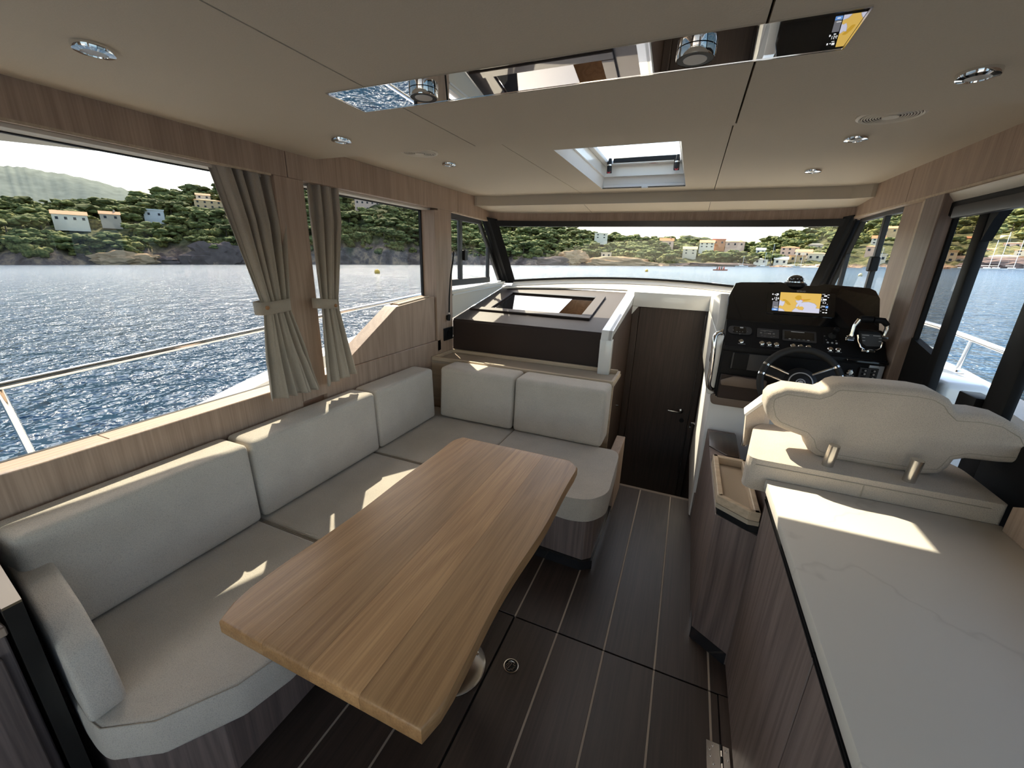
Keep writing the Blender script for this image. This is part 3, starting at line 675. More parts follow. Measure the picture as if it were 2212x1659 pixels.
# end panel with bronze top, oak locker aft of it
ep = thing('sofa_partition', 'black stone sofa end panel with bronze cap', 'panel', (-1.4, 0.22, 0))
ring = [(-1.233, 0.203), (-1.233, 0.233), (-1.66, 0.292), (-1.66, 0.262)]
prism('panel', [(x, y, 0.0) for x, y in ring], (0, 0, 0.755), MT['marble'], ep, smooth=False)
prism('cap', [(x, y, 0.7555) for x, y in ring], (0, 0, 0.006), MT['bronze'], ep, smooth=False)
lk = thing('locker', 'grey oak locker aft of the sofa end panel', 'cabinet', (-1.45, -0.2, 0))
box('body', (-1.66, -0.9, 0.0), (-1.262, 0.200, 0.685), MT['greyoak'], lk, bev=0.003)
box('door', (-1.262, -0.45, 0.06), (-1.246, 0.182, 0.64), MT['greyoak'], lk, bev=0.003)
box('top', (-1.66, -0.9, 0.687), (-1.245, 0.202, 0.712), MT['oak_v'], lk, bev=0.003)

# ---- table
TZ = 0.655
def tz(u, v): p = at_z(u, v, TZ); return (p.x, p.y)
tb = thing('dining_table', 'solid oak dining table with rounded corners on steel pedestal', 'table', (-0.60, 1.0, 0))
cn = [tz(481, 1337), tz(915, 1590), tz(1251, 1000), tz(985, 938)]
x0 = (cn[0][0] + cn[3][0]) / 2; x1 = (cn[1][0] + cn[2][0]) / 2; y0 = (cn[0][1] + cn[1][1]) / 2; y1 = (cn[2][1] + cn[3][1]) / 2
TT = 0.045
cuts = [x0, x0 + (x1 - x0) * 0.27, x0 + (x1 - x0) * 0.505, x0 + (x1 - x0) * 0.735, x1]
def edge_wave(y, s): return 0.006 * math.sin(5.1 * y + s) + 0.004 * math.sin(11.3 * y + 2 * s)
for k in range(4):
    a, b = cuts[k] + 0.0003, cuts[k + 1] - 0.0003
    ys = [y0 + (y1 - y0) * i / 24 for i in range(25)]
    cr = 0.035
    ring = []
    for i, y in enumerate(ys):                      # right-hand side going forward
        xx = b if k < 3 else b + edge_wave(y, 1.0)
        if k == 3:
            if y < y0 + 0.015: xx -= 0.012
            d = (y - (y1 - cr * 1.6)) / (cr * 1.6)
            if d > 0: xx -= cr * 1.3 * (1 - math.sqrt(max(0, 1 - d * d)))
        ring.append((xx, y))
    for i, y in enumerate(reversed(ys)):
        xx = a if k > 0 else a + edge_wave(y, 2.2)
        if k == 0:
            d = (y - (y1 - cr)) / cr
            if d > 0: xx += cr * 0.8 * (1 - math.sqrt(max(0, 1 - d * d)))
            d = ((y0 + 0.03) - y) / 0.03
            if d > 0: xx += 0.02 * (1 - math.sqrt(max(0, 1 - d * d)))
        ring.append((xx, y))
    bm = bmesh.new()
    va = [bm.verts.new((x, y, TZ - TT)) for x, y in ring]; vb = [bm.verts.new((x, y, TZ)) for x, y in ring]
    n = len(ring); bm.faces.new(va[::-1]); top = bm.faces.new(vb)
    for i in range(n): bm.faces.new((va[i], va[(i + 1) % n], vb[(i + 1) % n], vb[i]))
    # round over only the outer edges of the top
    m = len(ys); outer = []
    for e in bm.edges:
        i0 = [v for v in e.verts]
        if all(v in vb for v in i0) or all(v in va for v in i0):
            i_a = (vb.index(i0[0]) if i0[0] in vb else va.index(i0[0])); i_b = (vb.index(i0[1]) if i0[1] in vb else va.index(i0[1]))
            onright = i_a < m and i_b < m; onleft = i_a >= m and i_b >= m
            if (onright and k < 3) or (onleft and k > 0): continue
            outer.append(e)
    bmesh.ops.bevel(bm, geom=outer, offset=0.009, segments=3, affect='EDGES', profile=0.5, clamp_overlap=True)
    mk('stave', bm, MT['table'], tb, smooth=50)
pcx, pcy = (x0 + x1) / 2 + 0.005, 0.995
pc = Matrix.Translation((pcx, pcy, 0))
lathe('base_plate', [(0, 0), (0.125, 0), (0.125, 0.006), (0.118, 0.012), (0.06, 0.018), (0, 0.018)], pc, MT['steel'], tb, n=40)
lathe('pedestal', [(0.040, 0.018), (0.040, 0.58), (0.05, 0.585), (0.05, 0.595)], pc, MT['chrome'], tb, n=28)
lathe('top_plate', [(0, 0.596), (0.13, 0.596), (0.13, 0.608), (0, 0.608)], pc, MT['steel'], tb, n=28)
for a in range(4):
    ang = PI / 4 + a * PI / 2
    lathe('screw', [(0.007, 0.0125), (0.007, 0.0165), (0, 0.0185)], Matrix.Translation((pcx + 0.098 * math.cos(ang), pcy + 0.098 * math.sin(ang), 0)), MT['steel'], tb, n=10)

# ================================================================== CURTAINS
def curtain(label, rows, tie_v, npleat, amp, seed, tie_rows, button, flip=1):
    """rows: (v, y_left, y_right, z_left, z_right, x, amplitude factor)"""
    rnd = random.Random(seed)
    t = thing('curtain', label, 'curtain', (rows[-1][5], (rows[-1][1] + rows[-1][2]) / 2, rows[-1][3]))
    nu, nv = 90, 40
    ph = [rnd.uniform(0, 6.28) for _ in range(3)]
    verts = []; faces = []
    for j in range(nv + 1):
        v = j / nv
        for a, b in zip(rows, rows[1:]):
            if a[0] <= v <= b[0]: break
        f_ = (v - a[0]) / (b[0] - a[0]); f_ = f_ * f_ * (3 - 2 * f_)
        yl, yr, zl, zr, x, am = [a[i] + (b[i] - a[i]) * f_ for i in range(1, 7)]
        for i in range(nu + 1):
            u = i / nu
            w = u + 0.035 * math.sin(2 * PI * u * 2 + ph[0]) + 0.012 * math.sin(7 * v + ph[1])
            s = math.sin(2 * PI * npleat * w + ph[2] + 0.8 * math.sin(3 * v + ph[0]))
            s2 = math.copysign(abs(s) ** 0.7, s)
            y = yl + (yr - yl) * (u + 0.25 / npleat * 0.5 * math.sin(4 * PI * npleat * w + ph[1]) * 0.35)
            verts.append((x + am * amp * (s2 + 0.25 * math.sin(2 * PI * npleat * 2.3 * u + ph[1])), y, zl + (zr - zl) * u))
    for j in range(nv):
        for i in range(nu):
            p = j * (nu + 1) + i
            faces.append((p, p + 1, p + nu + 2, p + nu + 1))
    c = mkd('cloth', verts, faces, MT['linen'], t, smooth=80)
    sm = c.modifiers.new('thickness', 'SOLIDIFY'); sm.thickness = 0.0025
    # tie back: a closed band round the gathered cloth
    (yl, yr, zl, zr, x, h, dx) = tie_rows
    bm = bmesh.new(); rings = []
    n = 28
    for k in range(n):
        a = 2 * PI * k / n
        ca, sa = math.cos(a), math.sin(a)
        sx = math.copysign(abs(sa) ** 0.6, sa); cy = math.copysign(abs(ca) ** 0.75, ca)
        y = (yl + yr) / 2 + (yr - yl) / 2 * cy; uu = (y - yl) / (yr - yl)
        zc = zl + (zr - zl) * uu
        rings.append([bm.verts.new((x + dx * sx, y, zc - h / 2)), bm.verts.new((x + dx * sx * 1.02, y, zc + h / 2))])
    for k in range(n):
        a, b = rings[k], rings[(k + 1) % n]
        bm.faces.new((a[0], b[0], b[1], a[1]))
    tie = mk('tieback', bm, MT['linen'], t, smooth=60)
    sm = tie.modifiers.new('thickness', 'SOLIDIFY'); sm.thickness = 0.003; sm.offset = 1
    bp = Vector(button)
    lathe('button', [(0, 0.006), (0.005, 0.006), (0.0085, 0.004), (0.0085, 0), (0, 0)], frame_of(bp, (0, 1, 0), (0, 0, 1)), MT['button'], tie, n=14)
    tie.children[-1].matrix_parent_inverse = Matrix.Translation(-Vector(t['_base'])) @ Matrix.Translation(Vector(t['_base']))
    return t
def cy(u, v, x): p = at_x(u, v, x); return p.y, p.z
def crow(v, pl, pr, x, am):
    a, b = cy(*pl, x), cy(*pr, x)
    return (v, a[0], b[0], a[1], b[1], x, am)
c1 = [crow(0.0, (449, 343), (592, 366), -1.72, 0.75), crow(0.3, (497, 470), (612, 490), -1.70, 0.85), crow(0.58, (566, 655), (622, 648), -1.63, 0.5),
      crow(0.64, (572, 680), (626, 672), -1.63, 0.5), crow(0.85, (577, 790), (662, 765), -1.63, 0.9), crow(1.0, (584, 866), (692, 838), -1.63, 1.0)]
tl, tr_ = cy(562, 668, -1.61), cy(628, 656, -1.61)
bt = at_x(577, 665, -1.57)
curtain('linen curtain tied back left of the oak post, wooden button on tieback', c1, 0.6, 4.6, 0.022, 3, (tl[0], tr_[0], tl[1], tr_[1], -1.63, 0.052, 0.036), at_x(577, 665, -1.588))
c2 = [crow(0.0, (660, 386), (729, 399), -1.72, 0.7), crow(0.25, (668, 470), (737, 478), -1.71, 0.7), crow(0.58, (690, 648), (728, 648), -1.635, 0.5),
      crow(0.64, (692, 670), (730, 668), -1.635, 0.5), crow(0.85, (697, 760), (748, 745), -1.635, 0.9), crow(1.0, (703, 834), (766, 805), -1.635, 0.9)]
tl, tr_ = cy(687, 656, -1.615), cy(729, 656, -1.615)
curtain('linen curtain tied back right of the oak post', c2, 0.6, 3.3, 0.020, 8, (tl[0], tr_[0], tl[1], tr_[1], -1.635, 0.046, 0.033), at_x(725, 660, -1.60))

# ================================================================== OAK BOX WITH AIR GRILLE IN THE SECOND WINDOW
XB = -1.69
gb = thing('vent_box', 'oak side box with sloped end and slatted air grille', 'box', (-1.72, 2.1, ZS))
pr = [(1.675, ZS + 0.001), (1.700, 0.940), (2.113, 1.172), (2.540, 1.205), (2.540, ZS + 0.001)]
prism('body', [(XB, y, z) for y, z in pr], (-0.098, 0, 0), MT['oak_v'], gb, bev=0.002, seg=1, smooth=False)
sl = Vector((0, 2.540 - 2.113, 1.205 - 1.172)).normalized()
for i in range(5):
    x = -1.718 - 0.011 * i
    a = Vector((x, 2.17, 1.172 + (2.17 - 2.113) * 0.0773 + 0.001)); b = Vector((x, 2.49, 1.172 + (2.49 - 2.113) * 0.0773 + 0.001))
    bm = bmesh.new(); add_prism(bm, [a, a + Vector((-0.006, 0, 0)), a + Vector((-0.006, 0, 0.006)), a + Vector((0, 0, 0.006))], b - a)
    mk('slat', bm, MT['oak_sill'], gb, smooth=False)
for a0, a1 in (((-1.708, 2.155), (-1.714, 2.505)), ((-1.769, 2.155), (-1.775, 2.505))):
    a = Vector((a0[0], a0[1], 1.172 + (a0[1] - 2.113) * 0.0773 + 0.001)); b = Vector((a0[0], a1[1], 1.172 + (a1[1] - 2.113) * 0.0773 + 0.001))
    bm = bmesh.new(); add_prism(bm, [a, a + Vector((-0.007, 0, 0)), a + Vector((-0.007, 0, 0.009)), a + Vector((0, 0, 0.009))], b - a)
    mk('grille_frame', bm, MT['oak_pale'], gb, smooth=False)

# socket and black lamp stalk on the forward post
sk = thing('power_socket', 'square black power socket on the oak post', 'socket', (XL, 2.70, 0.91))
box('plate', (XL + 0.0005, 2.632, 0.862), (XL + 0.009, 2.765, 0.958), MT['black'], sk, bev=0.002)
lathe('cup', [(0.026, 0), (0.026, 0.0035), (0.022, 0.0035), (0.020, 0.0008), (0, 0.0008)], frame_of((XL + 0.0092, 2.70, 0.91), (0, 1, 0), (0, 0, 1)), MT['blacksatin'], sk, n=20)
ls = thing('reading_lamp', 'thin black flexible reading lamp on the oak post', 'lamp', (XL, 2.69, 1.02))
pts = [(XL + 0.022, 2.688, 1.075), (XL + 0.024, 2.692, 1.20), (XL + 0.028, 2.705, 1.33), (XL + 0.034, 2.735, 1.46), (XL + 0.036, 2.745, 1.52)]
tube('stalk', pts, 0.0058, MT['black'], ls, n=8)
tube('mount', [(XL + 0.018, 2.684, 1.015), (XL + 0.022, 2.686, 1.06)], 0.0125, MT['black'], ls, n=12)
box('bracket', (XL + 0.0005, 2.677, 1.02), (XL + 0.012, 2.695, 1.055), MT['black'], ls, bev=0.002)
lathe('switch', [(0.006, 0), (0.006, 0.012), (0, 0.012)], frame_of((XL + 0.020, 2.693, 1.068), (1, 0, 0), (0, 1, 0)), MT['steel'], ls, n=8)

# ================================================================== FRONT SHELF, BROWN DASH, COMPANIONWAY
sh = thing('shelf_tray', 'pale oak rimmed shelf tray behind the front cushions', 'shelf', (-1.0, 2.6, 0.74))
TX0, TX1, TY0, TY1 = -1.678, -0.345, 2.462, 2.768
box('tray_floor', (TX0, TY0, 0.735), (TX1, TY1, 0.748), MT['tray'], sh, bev=0)
for a, b in (((TX0, TY0), (TX1, TY0 + 0.018)), ((TX0, TY1 - 0.018), (TX1 - 0.02, TY1)), ((TX0, TY0 + 0.018), (TX0 + 0.014, TY1 - 0.018)), ((TX1 - 0.018, TY0 + 0.018), (TX1, TY1 - 0.03))):
    box('rim', (*a, 0.748), (*b, 0.777), MT['oak_pale'], sh, bev=0.003)
box('apron', (TX0, TY0 + 0.004, 0.29), (TX1 + 0.0, TY0 + 0.02, 0.735), MT['oak_pale'], sh, bev=0)
def dz(y): return 1.015 + 0.20 * (y - 2.775)
da = thing('dash', 'dark brown leather dash cabinet with an open lid', 'dashboard', (-1.0, 3.2, 0.79))
DX0, DX1 = -1.678, -0.447
HXa, HXb, HYa, HYb = -1.50, -0.72, 3.06, 3.56         # opening
prism('front_face', [(DX0, 2.775, 0.745), (DX1, 2.775, 0.745), (DX1, 2.775, 1.000), (DX1, 2.79, 1.015), (DX0, 2.79, 1.015), (DX0, 2.775, 1.000)], (0, 0.02, 0), MT['leather'], da, smooth=False)
def dtop(name, x0, x1, y0, y1, mat, up=0.0, th=0.02, parent=da, bev=0.0):
    ring = [(x0, y0, dz(y0) + up), (x1, y0, dz(y0) + up), (x1, y1, dz(y1) + up), (x0, y1, dz(y1) + up)]
    return prism(name, ring, (0, 0, -th), mat, parent, bev=bev, seg=1, smooth=False)
dtop('top', DX0, DX1, 2.785, HYa, MT['leather']); dtop('top', DX0, DX1, HYb, 3.80, MT['leather'])
dtop('top', DX0, HXa, HYa, HYb, MT['leather']); dtop('top', HXb, DX1, HYa, HYb, MT['leather'])
fr = 0.075
lid = dtop('lid_frame', HXa - 0.16, HXb + fr, HYa - 0.055, HYa + 0.010, MT['leather'], 0.016, 0.014, bev=0.003)
dtop('lid_frame', HXb - 0.005, HXb + fr, HYa + 0.011, HYb + 0.03, MT['leather'], 0.016, 0.014, bev=0.003)
dtop('lid_frame', HXa - 0.05, HXb - 0.006, HYb - 0.01, HYb + 0.03, MT['black'], 0.010, 0.010, bev=0.003)
dtop('lid_frame', HXa - 0.05, HXa + 0.005, HYa + 0.011, HYb - 0.011, MT['leather'], 0.010, 0.010, bev=0.003)
# well under the lid and the smoked glass slid over part of it
wz = 0.86
box('well_floor', (HXa, HYa, wz - 0.01), (HXb, HYb, wz), MT['oak_sill'], da, bev=0)
box('well_side', (HXa, HYb - 0.012, wz), (HXb, HYb, dz(HYb) - 0.022), MT['oak_sill'], da, bev=0)
box('well_side', (HXa, HYa, wz), (HXb, HYa + 0.012, dz(HYa) - 0.022), MT['oak_sill'], da, bev=0)
box('well_side', (HXb - 0.012, HYa + 0.012, wz), (HXb, HYb - 0.012, dz(HYa) - 0.022), MT['tray'], da, bev=0)
box('well_side', (HXa, HYa + 0.012, wz), (HXa + 0.012, HYb - 0.012, dz(HYa) - 0.022), MT['oak_sill'], da, bev=0)
dtop('smoked_lid', HXa + 0.02, HXb - 0.20, HYa + 0.012, HYb - 0.03, MT['smoked'], -0.004, 0.006)
# cream sill against the glass, cream side coaming on the left
si = thing('windscreen_sill', 'cream sill along the foot of the windscreen with slots', 'sill', (-0.4, 3.9, 1.2))
def sill_a(t): x = -1.66 + 2.54 * t; return Vector((x, 3.66 + 0.16 * (1 - (2 * t - 1) ** 2), dz(3.70) + 0.012 + 0.03 * (1 - (2 * t - 1) ** 2)))
def sill_b(t): p = on_ws(t, 1.0); return Vector((p.x, p.y - 0.06, p.z - 0.045))
ribbon('sill_board', sill_a, sill_b, (0, 0, -0.012), MT['cream'], si)
ribbon('sill_upstand', lambda t: sill_b(t), lambda t: on_ws(t, 1.015) - Vector((0, 0.014, 0.0)), (0, -0.006, 0.004), MT['cream'], si)
for (ta, tb_) in ((0.10, 0.22), (0.25, 0.37), (0.40, 0.52), (0.55, 0.67)):
    ribbon('demist_slot', lambda t: lerp(sill_a(ta + (tb_ - ta) * t), sill_b(ta + (tb_ - ta) * t), 0.62) + Vector((0, 0, 0.0008)), lambda t: lerp(sill_a(ta + (tb_ - ta) * t), sill_b(ta + (tb_ - ta) * t), 0.68) + Vector((0, 0, 0.0008)), (0, 0, -0.003), MT['taupe'], si, n=8)
cs = thing('side_coaming', 'cream side coaming under the left quarter window', 'coaming', (-1.7, 3.2, 1.0))
prism('panel', [(XL - 0.004, 2.778, 1.02), (XL - 0.004, 3.70, 1.205), (XL - 0.004, 3.80, 1.262), (XL - 0.004, 2.778, 1.235)], (-0.03, 0, 0), MT['cream'], cs, smooth=False)
prism('ledge', [(XL - 0.003, 2.778, 1.236), (XL - 0.003, 3.82, 1.262), (XL - 0.003, 3.82, 1.250), (XL - 0.003, 2.778, 1.224)], (-0.085, 0, 0), MT['white'], cs, smooth=False)
prism('ledge_bead', [(XL - 0.002, 2.778, 1.206), (XL - 0.002, 3.80, 1.240), (XL - 0.002, 3.80, 1.230), (XL - 0.002, 2.778, 1.196)], (0.008, 0, 0), MT['whitemat'], cs, smooth=False)

# companionway: white moulded surround, brown lining, door at the bottom of the steps
cw = thing('companionway', 'white moulded companionway surround with dark lining', 'companionway', (-0.1, 3.2, 0))
CX0, CX1 = -0.425, 0.165
YD = 3.76
edge = [(2.70, 0.745), (2.70, 0.98), (2.73, 1.045), (3.62, dz(3.62) + 0.018), (3.79, dz(3.79) + 0.025)]
inn = [(2.762, 0.745), (2.762, 0.955), (2.80, 1.005), (3.60, dz(3.60) - 0.055), (3.70, 1.13), (3.79, 1.13)]
ring = [(CX0, y, z) for y, z in edge] + [(CX0, y, z) for y, z in inn[::-1]]
prism('surround', ring, (-0.020, 0, 0), MT['white'], cw, smooth=False)
prism('surround', [(CX0 - 0.02, y, z) for y, z in edge] + [(CX0 - 0.02, y, z - 0.012) for y, z in edge[::-1]][1:-1] if False else [(CX0 + 0.006, y, z) for y, z in edge] + [(CX0 + 0.006, y + 0.006, z - 0.016) for y, z in edge[::-1]], (-0.075, 0, 0), MT['white'], cw, smooth=False)
box('surround_foot', (CX0 - 0.071, 2.698, 0.748), (CX0 + 0.008, 2.766, 0.985), MT['white'], cw, bev=0.004, seg=2)
box('header', (CX0, YD - 0.10, 1.118), (0.235, YD + 0.02, dz(3.79) + 0.024), MT['white'], cw, bev=0.008, seg=2)
prism('corner_gusset', [(CX0, YD - 0.09, 1.118), (CX0 + 0.05, YD - 0.09, 1.118), (CX0, YD - 0.09, 1.05)], (0, 0.09, 0), MT['white'], cw, smooth=False)
box('lining', (CX0 - 0.018, 2.565, -0.70), (CX0 + 0.0, 2.76, 0.735), MT['wenge'], cw, bev=0)
box('lining', (CX0 - 0.019, 2.7205, 0.735), (CX0 - 0.001, 2.85, 0.99), MT['wenge'], cw, bev=0)
box('lining', (CX0 - 0.030, 2.762, -0.70), (CX0 + 0.0, YD + 0.02, 1.00), MT['wenge'], cw, bev=0)
prism('lining', [(CX0 + 0.0, 2.83, 1.001), (CX0 + 0.0, 3.60, dz(3.60) - 0.056), (CX0, 3.70, 1.129), (CX0, YD, 1.129), (CX0, YD, 1.001)], (-0.029, 0, 0), MT['wenge'], cw, smooth=False)
box('lining', (CX1 + 0.045, 2.62, -0.70), (CX1 + 0.075, YD + 0.02, 1.13), MT['wenge'], cw, bev=0)
box('step', (CX0, 2.64, -0.36), (CX1 + 0.045, 2.95, -0.33), MT['wenge_y'], cw, bev=0.004)
box('landing', (CX0, 2.64, -0.72), (CX1 + 0.045, YD + 0.02, -0.66), MT['taupe'], cw, bev=0)
box('jamb', (CX0, YD - 0.055, -0.66), (CX0 + 0.055, YD + 0.02, 1.117), MT['wenge'], cw, bev=0.004)
box('jamb', (CX1 + 0.0, YD - 0.055, -0.66), (CX1 + 0.045, YD + 0.02, 1.117), MT['wenge'], cw, bev=0.004)
lathe('latch_pin', [(0.006, 0), (0.006, 0.02), (0, 0.02)], frame_of((CX0 + 0.0005, 3.30, 0.33), (0, 1, 0), (0, 0, 1)), MT['steel'], cw, n=10)
d1 = thing('door_1', 'dark wenge cabin door with chrome lever handle', None, (-0.1, YD, -0.65)); S(d1)
box('leaf', (CX0 + 0.057, YD - 0.025, -0.655), (CX1 - 0.002, YD + 0.012, 1.112), MT['wenge'], d1, bev=0.004)
hz = at_y(1470, 888, YD - 0.03); kz = at_y(1472, 908, YD - 0.03)
lv = lathe('rose', [(0.022, 0), (0.022, 0.008), (0.016, 0.012), (0, 0.012)], frame_of((hz.x, YD - 0.0255, hz.z), (1, 0, 0), (0, 0, 1)), MT['steel'], d1, n=18)
tube('lever', [(hz.x, YD - 0.036, hz.z), (hz.x, YD - 0.066, hz.z), (hz.x - 0.02, YD - 0.075, hz.z), (hz.x - 0.105, YD - 0.073, hz.z + 0.004)], 0.0085, MT['steel'], d1, n=10)
lathe('lock', [(0.020, 0), (0.020, 0.008), (0.008, 0.009), (0.008, 0.004), (0, 0.004)], frame_of((kz.x, YD - 0.0255, kz.z), (1, 0, 0), (0, 0, 1)), MT['black'], d1, n=18)
d3 = thing('side_lever', 'chrome lever and lock on the companionway side door', 'handle', (CX1 + 0.04, 3.35, 0.2))
q = at_x(1497, 915, CX1 + 0.03)
lathe('rose', [(0.018, 0), (0.018, 0.008), (0, 0.010)], frame_of((CX1 + 0.0448, q.y, q.z), (0, -1, 0), (0, 0, 1)), MT['steel'], d3, n=14)
tube('lever', [(CX1 + 0.036, q.y, q.z), (CX1 + 0.012, q.y, q.z), (CX1 + 0.006, q.y - 0.09, q.z)], 0.0075, MT['steel'], d3, n=8)
q2 = at_x(1497, 938, CX1 + 0.04)
lathe('lock', [(0.014, 0), (0.014, 0.008), (0, 0.010)], frame_of((CX1 + 0.0448, q2.y, q2.z), (0, -1, 0), (0, 0, 1)), MT['steel'], d3, n=14)
# ================================================================== HELM CONSOLE
# side profile (y,z): base face y=2.42, fascia y=2.37, sloping switch shelf, raked display panel
KX0, KX1 = 0.212, 0.893
hc = thing('helm_console', 'black helm console on white moulded base with raked display panel', 'helm console', (0.55, 2.6, 0))
F0, F1, F2, F3 = (2.372, 0.80), (2.365, 1.082), (2.500, 1.205), (2.625, 1.398)
box('base', (0.196, 2.42, 0.0), (KX1, 3.3, 0.80), MT['whitemat'], hc, bev=0.012, seg=2)
box('side_moulding', (0.172, 2.40, 0.80), (0.2105, 3.66, 1.135), MT['white'], hc, bev=0.010, seg=2)
prism('side_moulding', [(0.172, 2.52, 1.136), (0.172, 3.70, 1.136), (0.172, 3.80, dz(3.79) + 0.02), (0.172, 3.55, dz(3.79) + 0.02), (0.172, 2.66, 1.33), (0.172, 2.60, 1.30)], (0.05, 0, 0), MT['white'], hc, bev=0.006, seg=2)
box('kick_panel', (0.206, 2.400, 0.0), (0.40, 2.4195, 0.17), MT['greyoak'], hc, bev=0.002)
prism('console_body', [(KX0, *F0), (KX0, *F1), (KX0, *F2), (KX0, 2.512, 1.205), (KX0, 2.70, 1.205), (KX0, 2.75, 0.80)], (KX1 - KX0, 0, 0), MT['blacksatin'], hc, bev=0.004, seg=1, smooth=False)
# raked display panel: outline from the picture, unprojected on its plane
nD = Vector((0, -(F3[1] - F2[1]), F3[0] - F2[0])).normalized()
pD = Vector((0.5, F2[0] + 0.008, F2[1]))
def onD(u, v, off=0.0): return at(u, v, pD + nD * off, nD)
outl = [onD(*p) for p in ((1568, 690), (1574, 640), (1589, 611), (1600, 609), (1688, 609), (1700, 613), (1712, 616), (1765, 617), (1780, 613), (1880, 622), (1893, 628), (1902, 645), (1899, 735), (1700, 718))]
prism('display_panel', outl, -nD * 0.03, MT['blackgloss'], hc, bev=0.004, seg=2, smooth=30)
# switch shelf plane
nS = Vector((0, -(F2[1] - F1[1]), F2[0] - F1[0])).normalized()
pS = Vector((0.5, F1[0], F1[1]))
def onS(u, v, off=0.0005): return at(u, v, pS + nS * off, nS)
FS = frame_of(pS, (1, 0, 0), (0, F2[0] - F1[0], F2[1] - F1[1]))
FD = frame_of(pD, (1, 0, 0), (0, F3[0] - F2[0], F3[1] - F2[1]))
def MS(u, v, off=0.0012): return Matrix.Translation(onS(u, v, off)) @ FS.to_3x3().to_4x4()
def MD(u, v, off=0.002): return Matrix.Translation(onD(u, v, off)) @ FD.to_3x3().to_4x4()
def slabm(name, mtx, w, h, t, mat, parent, bev=0.002, r=0.0):
    bm = bmesh.new()
    if r:
        ring = rounded([(-w / 2, -h / 2), (w / 2, -h / 2), (w / 2, h / 2), (-w / 2, h / 2)], r)
        add_prism(bm, [(p[0], p[1], 0) for p in ring], (0, 0, t), 0)
    else: add_box(bm, (-w / 2, -h / 2, 0), (w / 2, h / 2, t), bev, 1)
    bm.transform(mtx)
    return mk(name, bm, mat, parent, smooth=30)

def dash_mark(name, mtx, w, h, mat, parent, t=0.0002):
    bm = bmesh.new(); add_box(bm, (-w / 2, -h / 2, 0), (w / 2, h / 2, t)); bm.transform(mtx)
    return mk(name, bm, mat, parent, smooth=False)
# ---- chart plotter
cp = thing('chart_plotter', 'widescreen chart plotter showing a yellow coastal chart', 'display', tuple(onD(1728, 655)))
ctr = onD(1728, 657)
MTd = lambda du, dv, off: Matrix.Translation(ctr + nD * off + FD.to_3x3() @ Vector((du, dv, 0))) @ FD.to_3x3().to_4x4()
wpx = (onD(1801, 660) - onD(1655, 652)).length
slabm('bezel', MTd(0, 0, 0.001), wpx, wpx * 0.44, 0.006, MT['blackgloss'], cp, r=0.008)
def chart_mat():
    m, nt, b = new_mat('chart_screen'); L = nt.links.new
    return m
SCN = {'land': emit('chart_land', (0.62, 0.40, 0.09), 0.32), 'land2': emit('chart_land_dark', (0.50, 0.29, 0.03), 0.32), 'water': emit('chart_water', (0.56, 0.56, 0.68), 0.30),
       'line': emit('chart_line', (0.10, 0.10, 0.12), 1.0), 'white': emit('screen_white', (0.8, 0.8, 0.8), 0.35), 'blue': emit('screen_blue', (0.10, 0.22, 0.48), 0.4), 'grey': emit('screen_grey', (0.045, 0.045, 0.05), 1.0), 'red': emit('screen_red', (0.8, 0.1, 0.1), 0.4)}
# screen corners from the picture: the chart area
q00, q10, q11, q01 = [onD(*p, 0.0074) for p in ((1681, 671.5), (1769, 677), (1775, 635), (1686.5, 631))]
def sc(u, v, off=0.0):
    """u,v in 0..1 of the chart area (v up)"""
    return (q00 * (1 - u) * (1 - v) + q10 * u * (1 - v) + q11 * u * v + q01 * (1 - u) * v) + nD * off
def flat(name, uv, mat, off, parent=cp):
    return mkd(name, [sc(u, v, off) for u, v in uv], [tuple(range(len(uv)))], mat, parent)
flat('chart_land', [(0, 0), (1, 0), (1, 1), (0, 1)], SCN['land'], 0.0)
def blob(pts, mat, off, name):
    rp = rounded([Vector(p) for p in pts], 0.05, 3); flat(name, [(p.x, p.y) for p in rp], mat, off)
blob([(0.36, 0.75), (0.44, 0.88), (0.52, 0.86), (0.54, 0.66), (0.78, 0.72), (0.70, 0.62), (0.55, 0.58), (0.40, 0.66)], SCN['land2'], 0.0002, 'chart_hill')
blob([(0.05, 0.62), (0.14, 0.64), (0.25, 0.48), (0.30, 0.34), (0.22, 0.34), (0.12, 0.52)], SCN['land2'], 0.0002, 'chart_hill')
def sea_poly(pts, nm='chart_sea'):
    flat(nm + '_edge', [(u + (0.008 if u > sum(p[0] for p in pts) / len(pts) else -0.008) * (0 < u < 1), min(1, max(0, v + 0.012))) for u, v in pts], SCN['line'], 0.0003, cp)
    flat(nm, pts, SCN['water'], 0.0005)
sea_poly([(0.0, 0.26), (0.03, 0.30), (0.09, 0.26), (0.12, 0.36), (0.13, 0.52), (0.07, 0.50), (0.03, 0.56), (0.0, 0.56)])
sea_poly([(0.0, 0.0), (0.16, 0.0), (0.10, 0.10), (0.0, 0.15)])
sea_poly([(0.34, 0.0), (1.0, 0.0), (1.0, 0.22), (0.90, 0.24), (0.92, 0.36), (0.86, 0.47), (0.72, 0.54), (0.60, 0.52), (0.53, 0.47), (0.50, 0.38), (0.50, 0.28), (0.58, 0.30), (0.63, 0.22), (0.60, 0.10), (0.50, 0.12), (0.44, 0.22), (0.38, 0.12)])
sea_poly([(0.40, 0.60), (0.46, 0.58), (0.52, 0.64), (0.57, 0.58), (0.54, 0.48), (0.50, 0.40), (0.47, 0.30), (0.44, 0.24), (0.42, 0.32), (0.46, 0.46), (0.42, 0.50)])
flat('chart_island', [(0.42, 0.20), (0.50, 0.13), (0.60, 0.12), (0.62, 0.20), (0.58, 0.27), (0.52, 0.24), (0.46, 0.25)], SCN['land'], 0.0007)
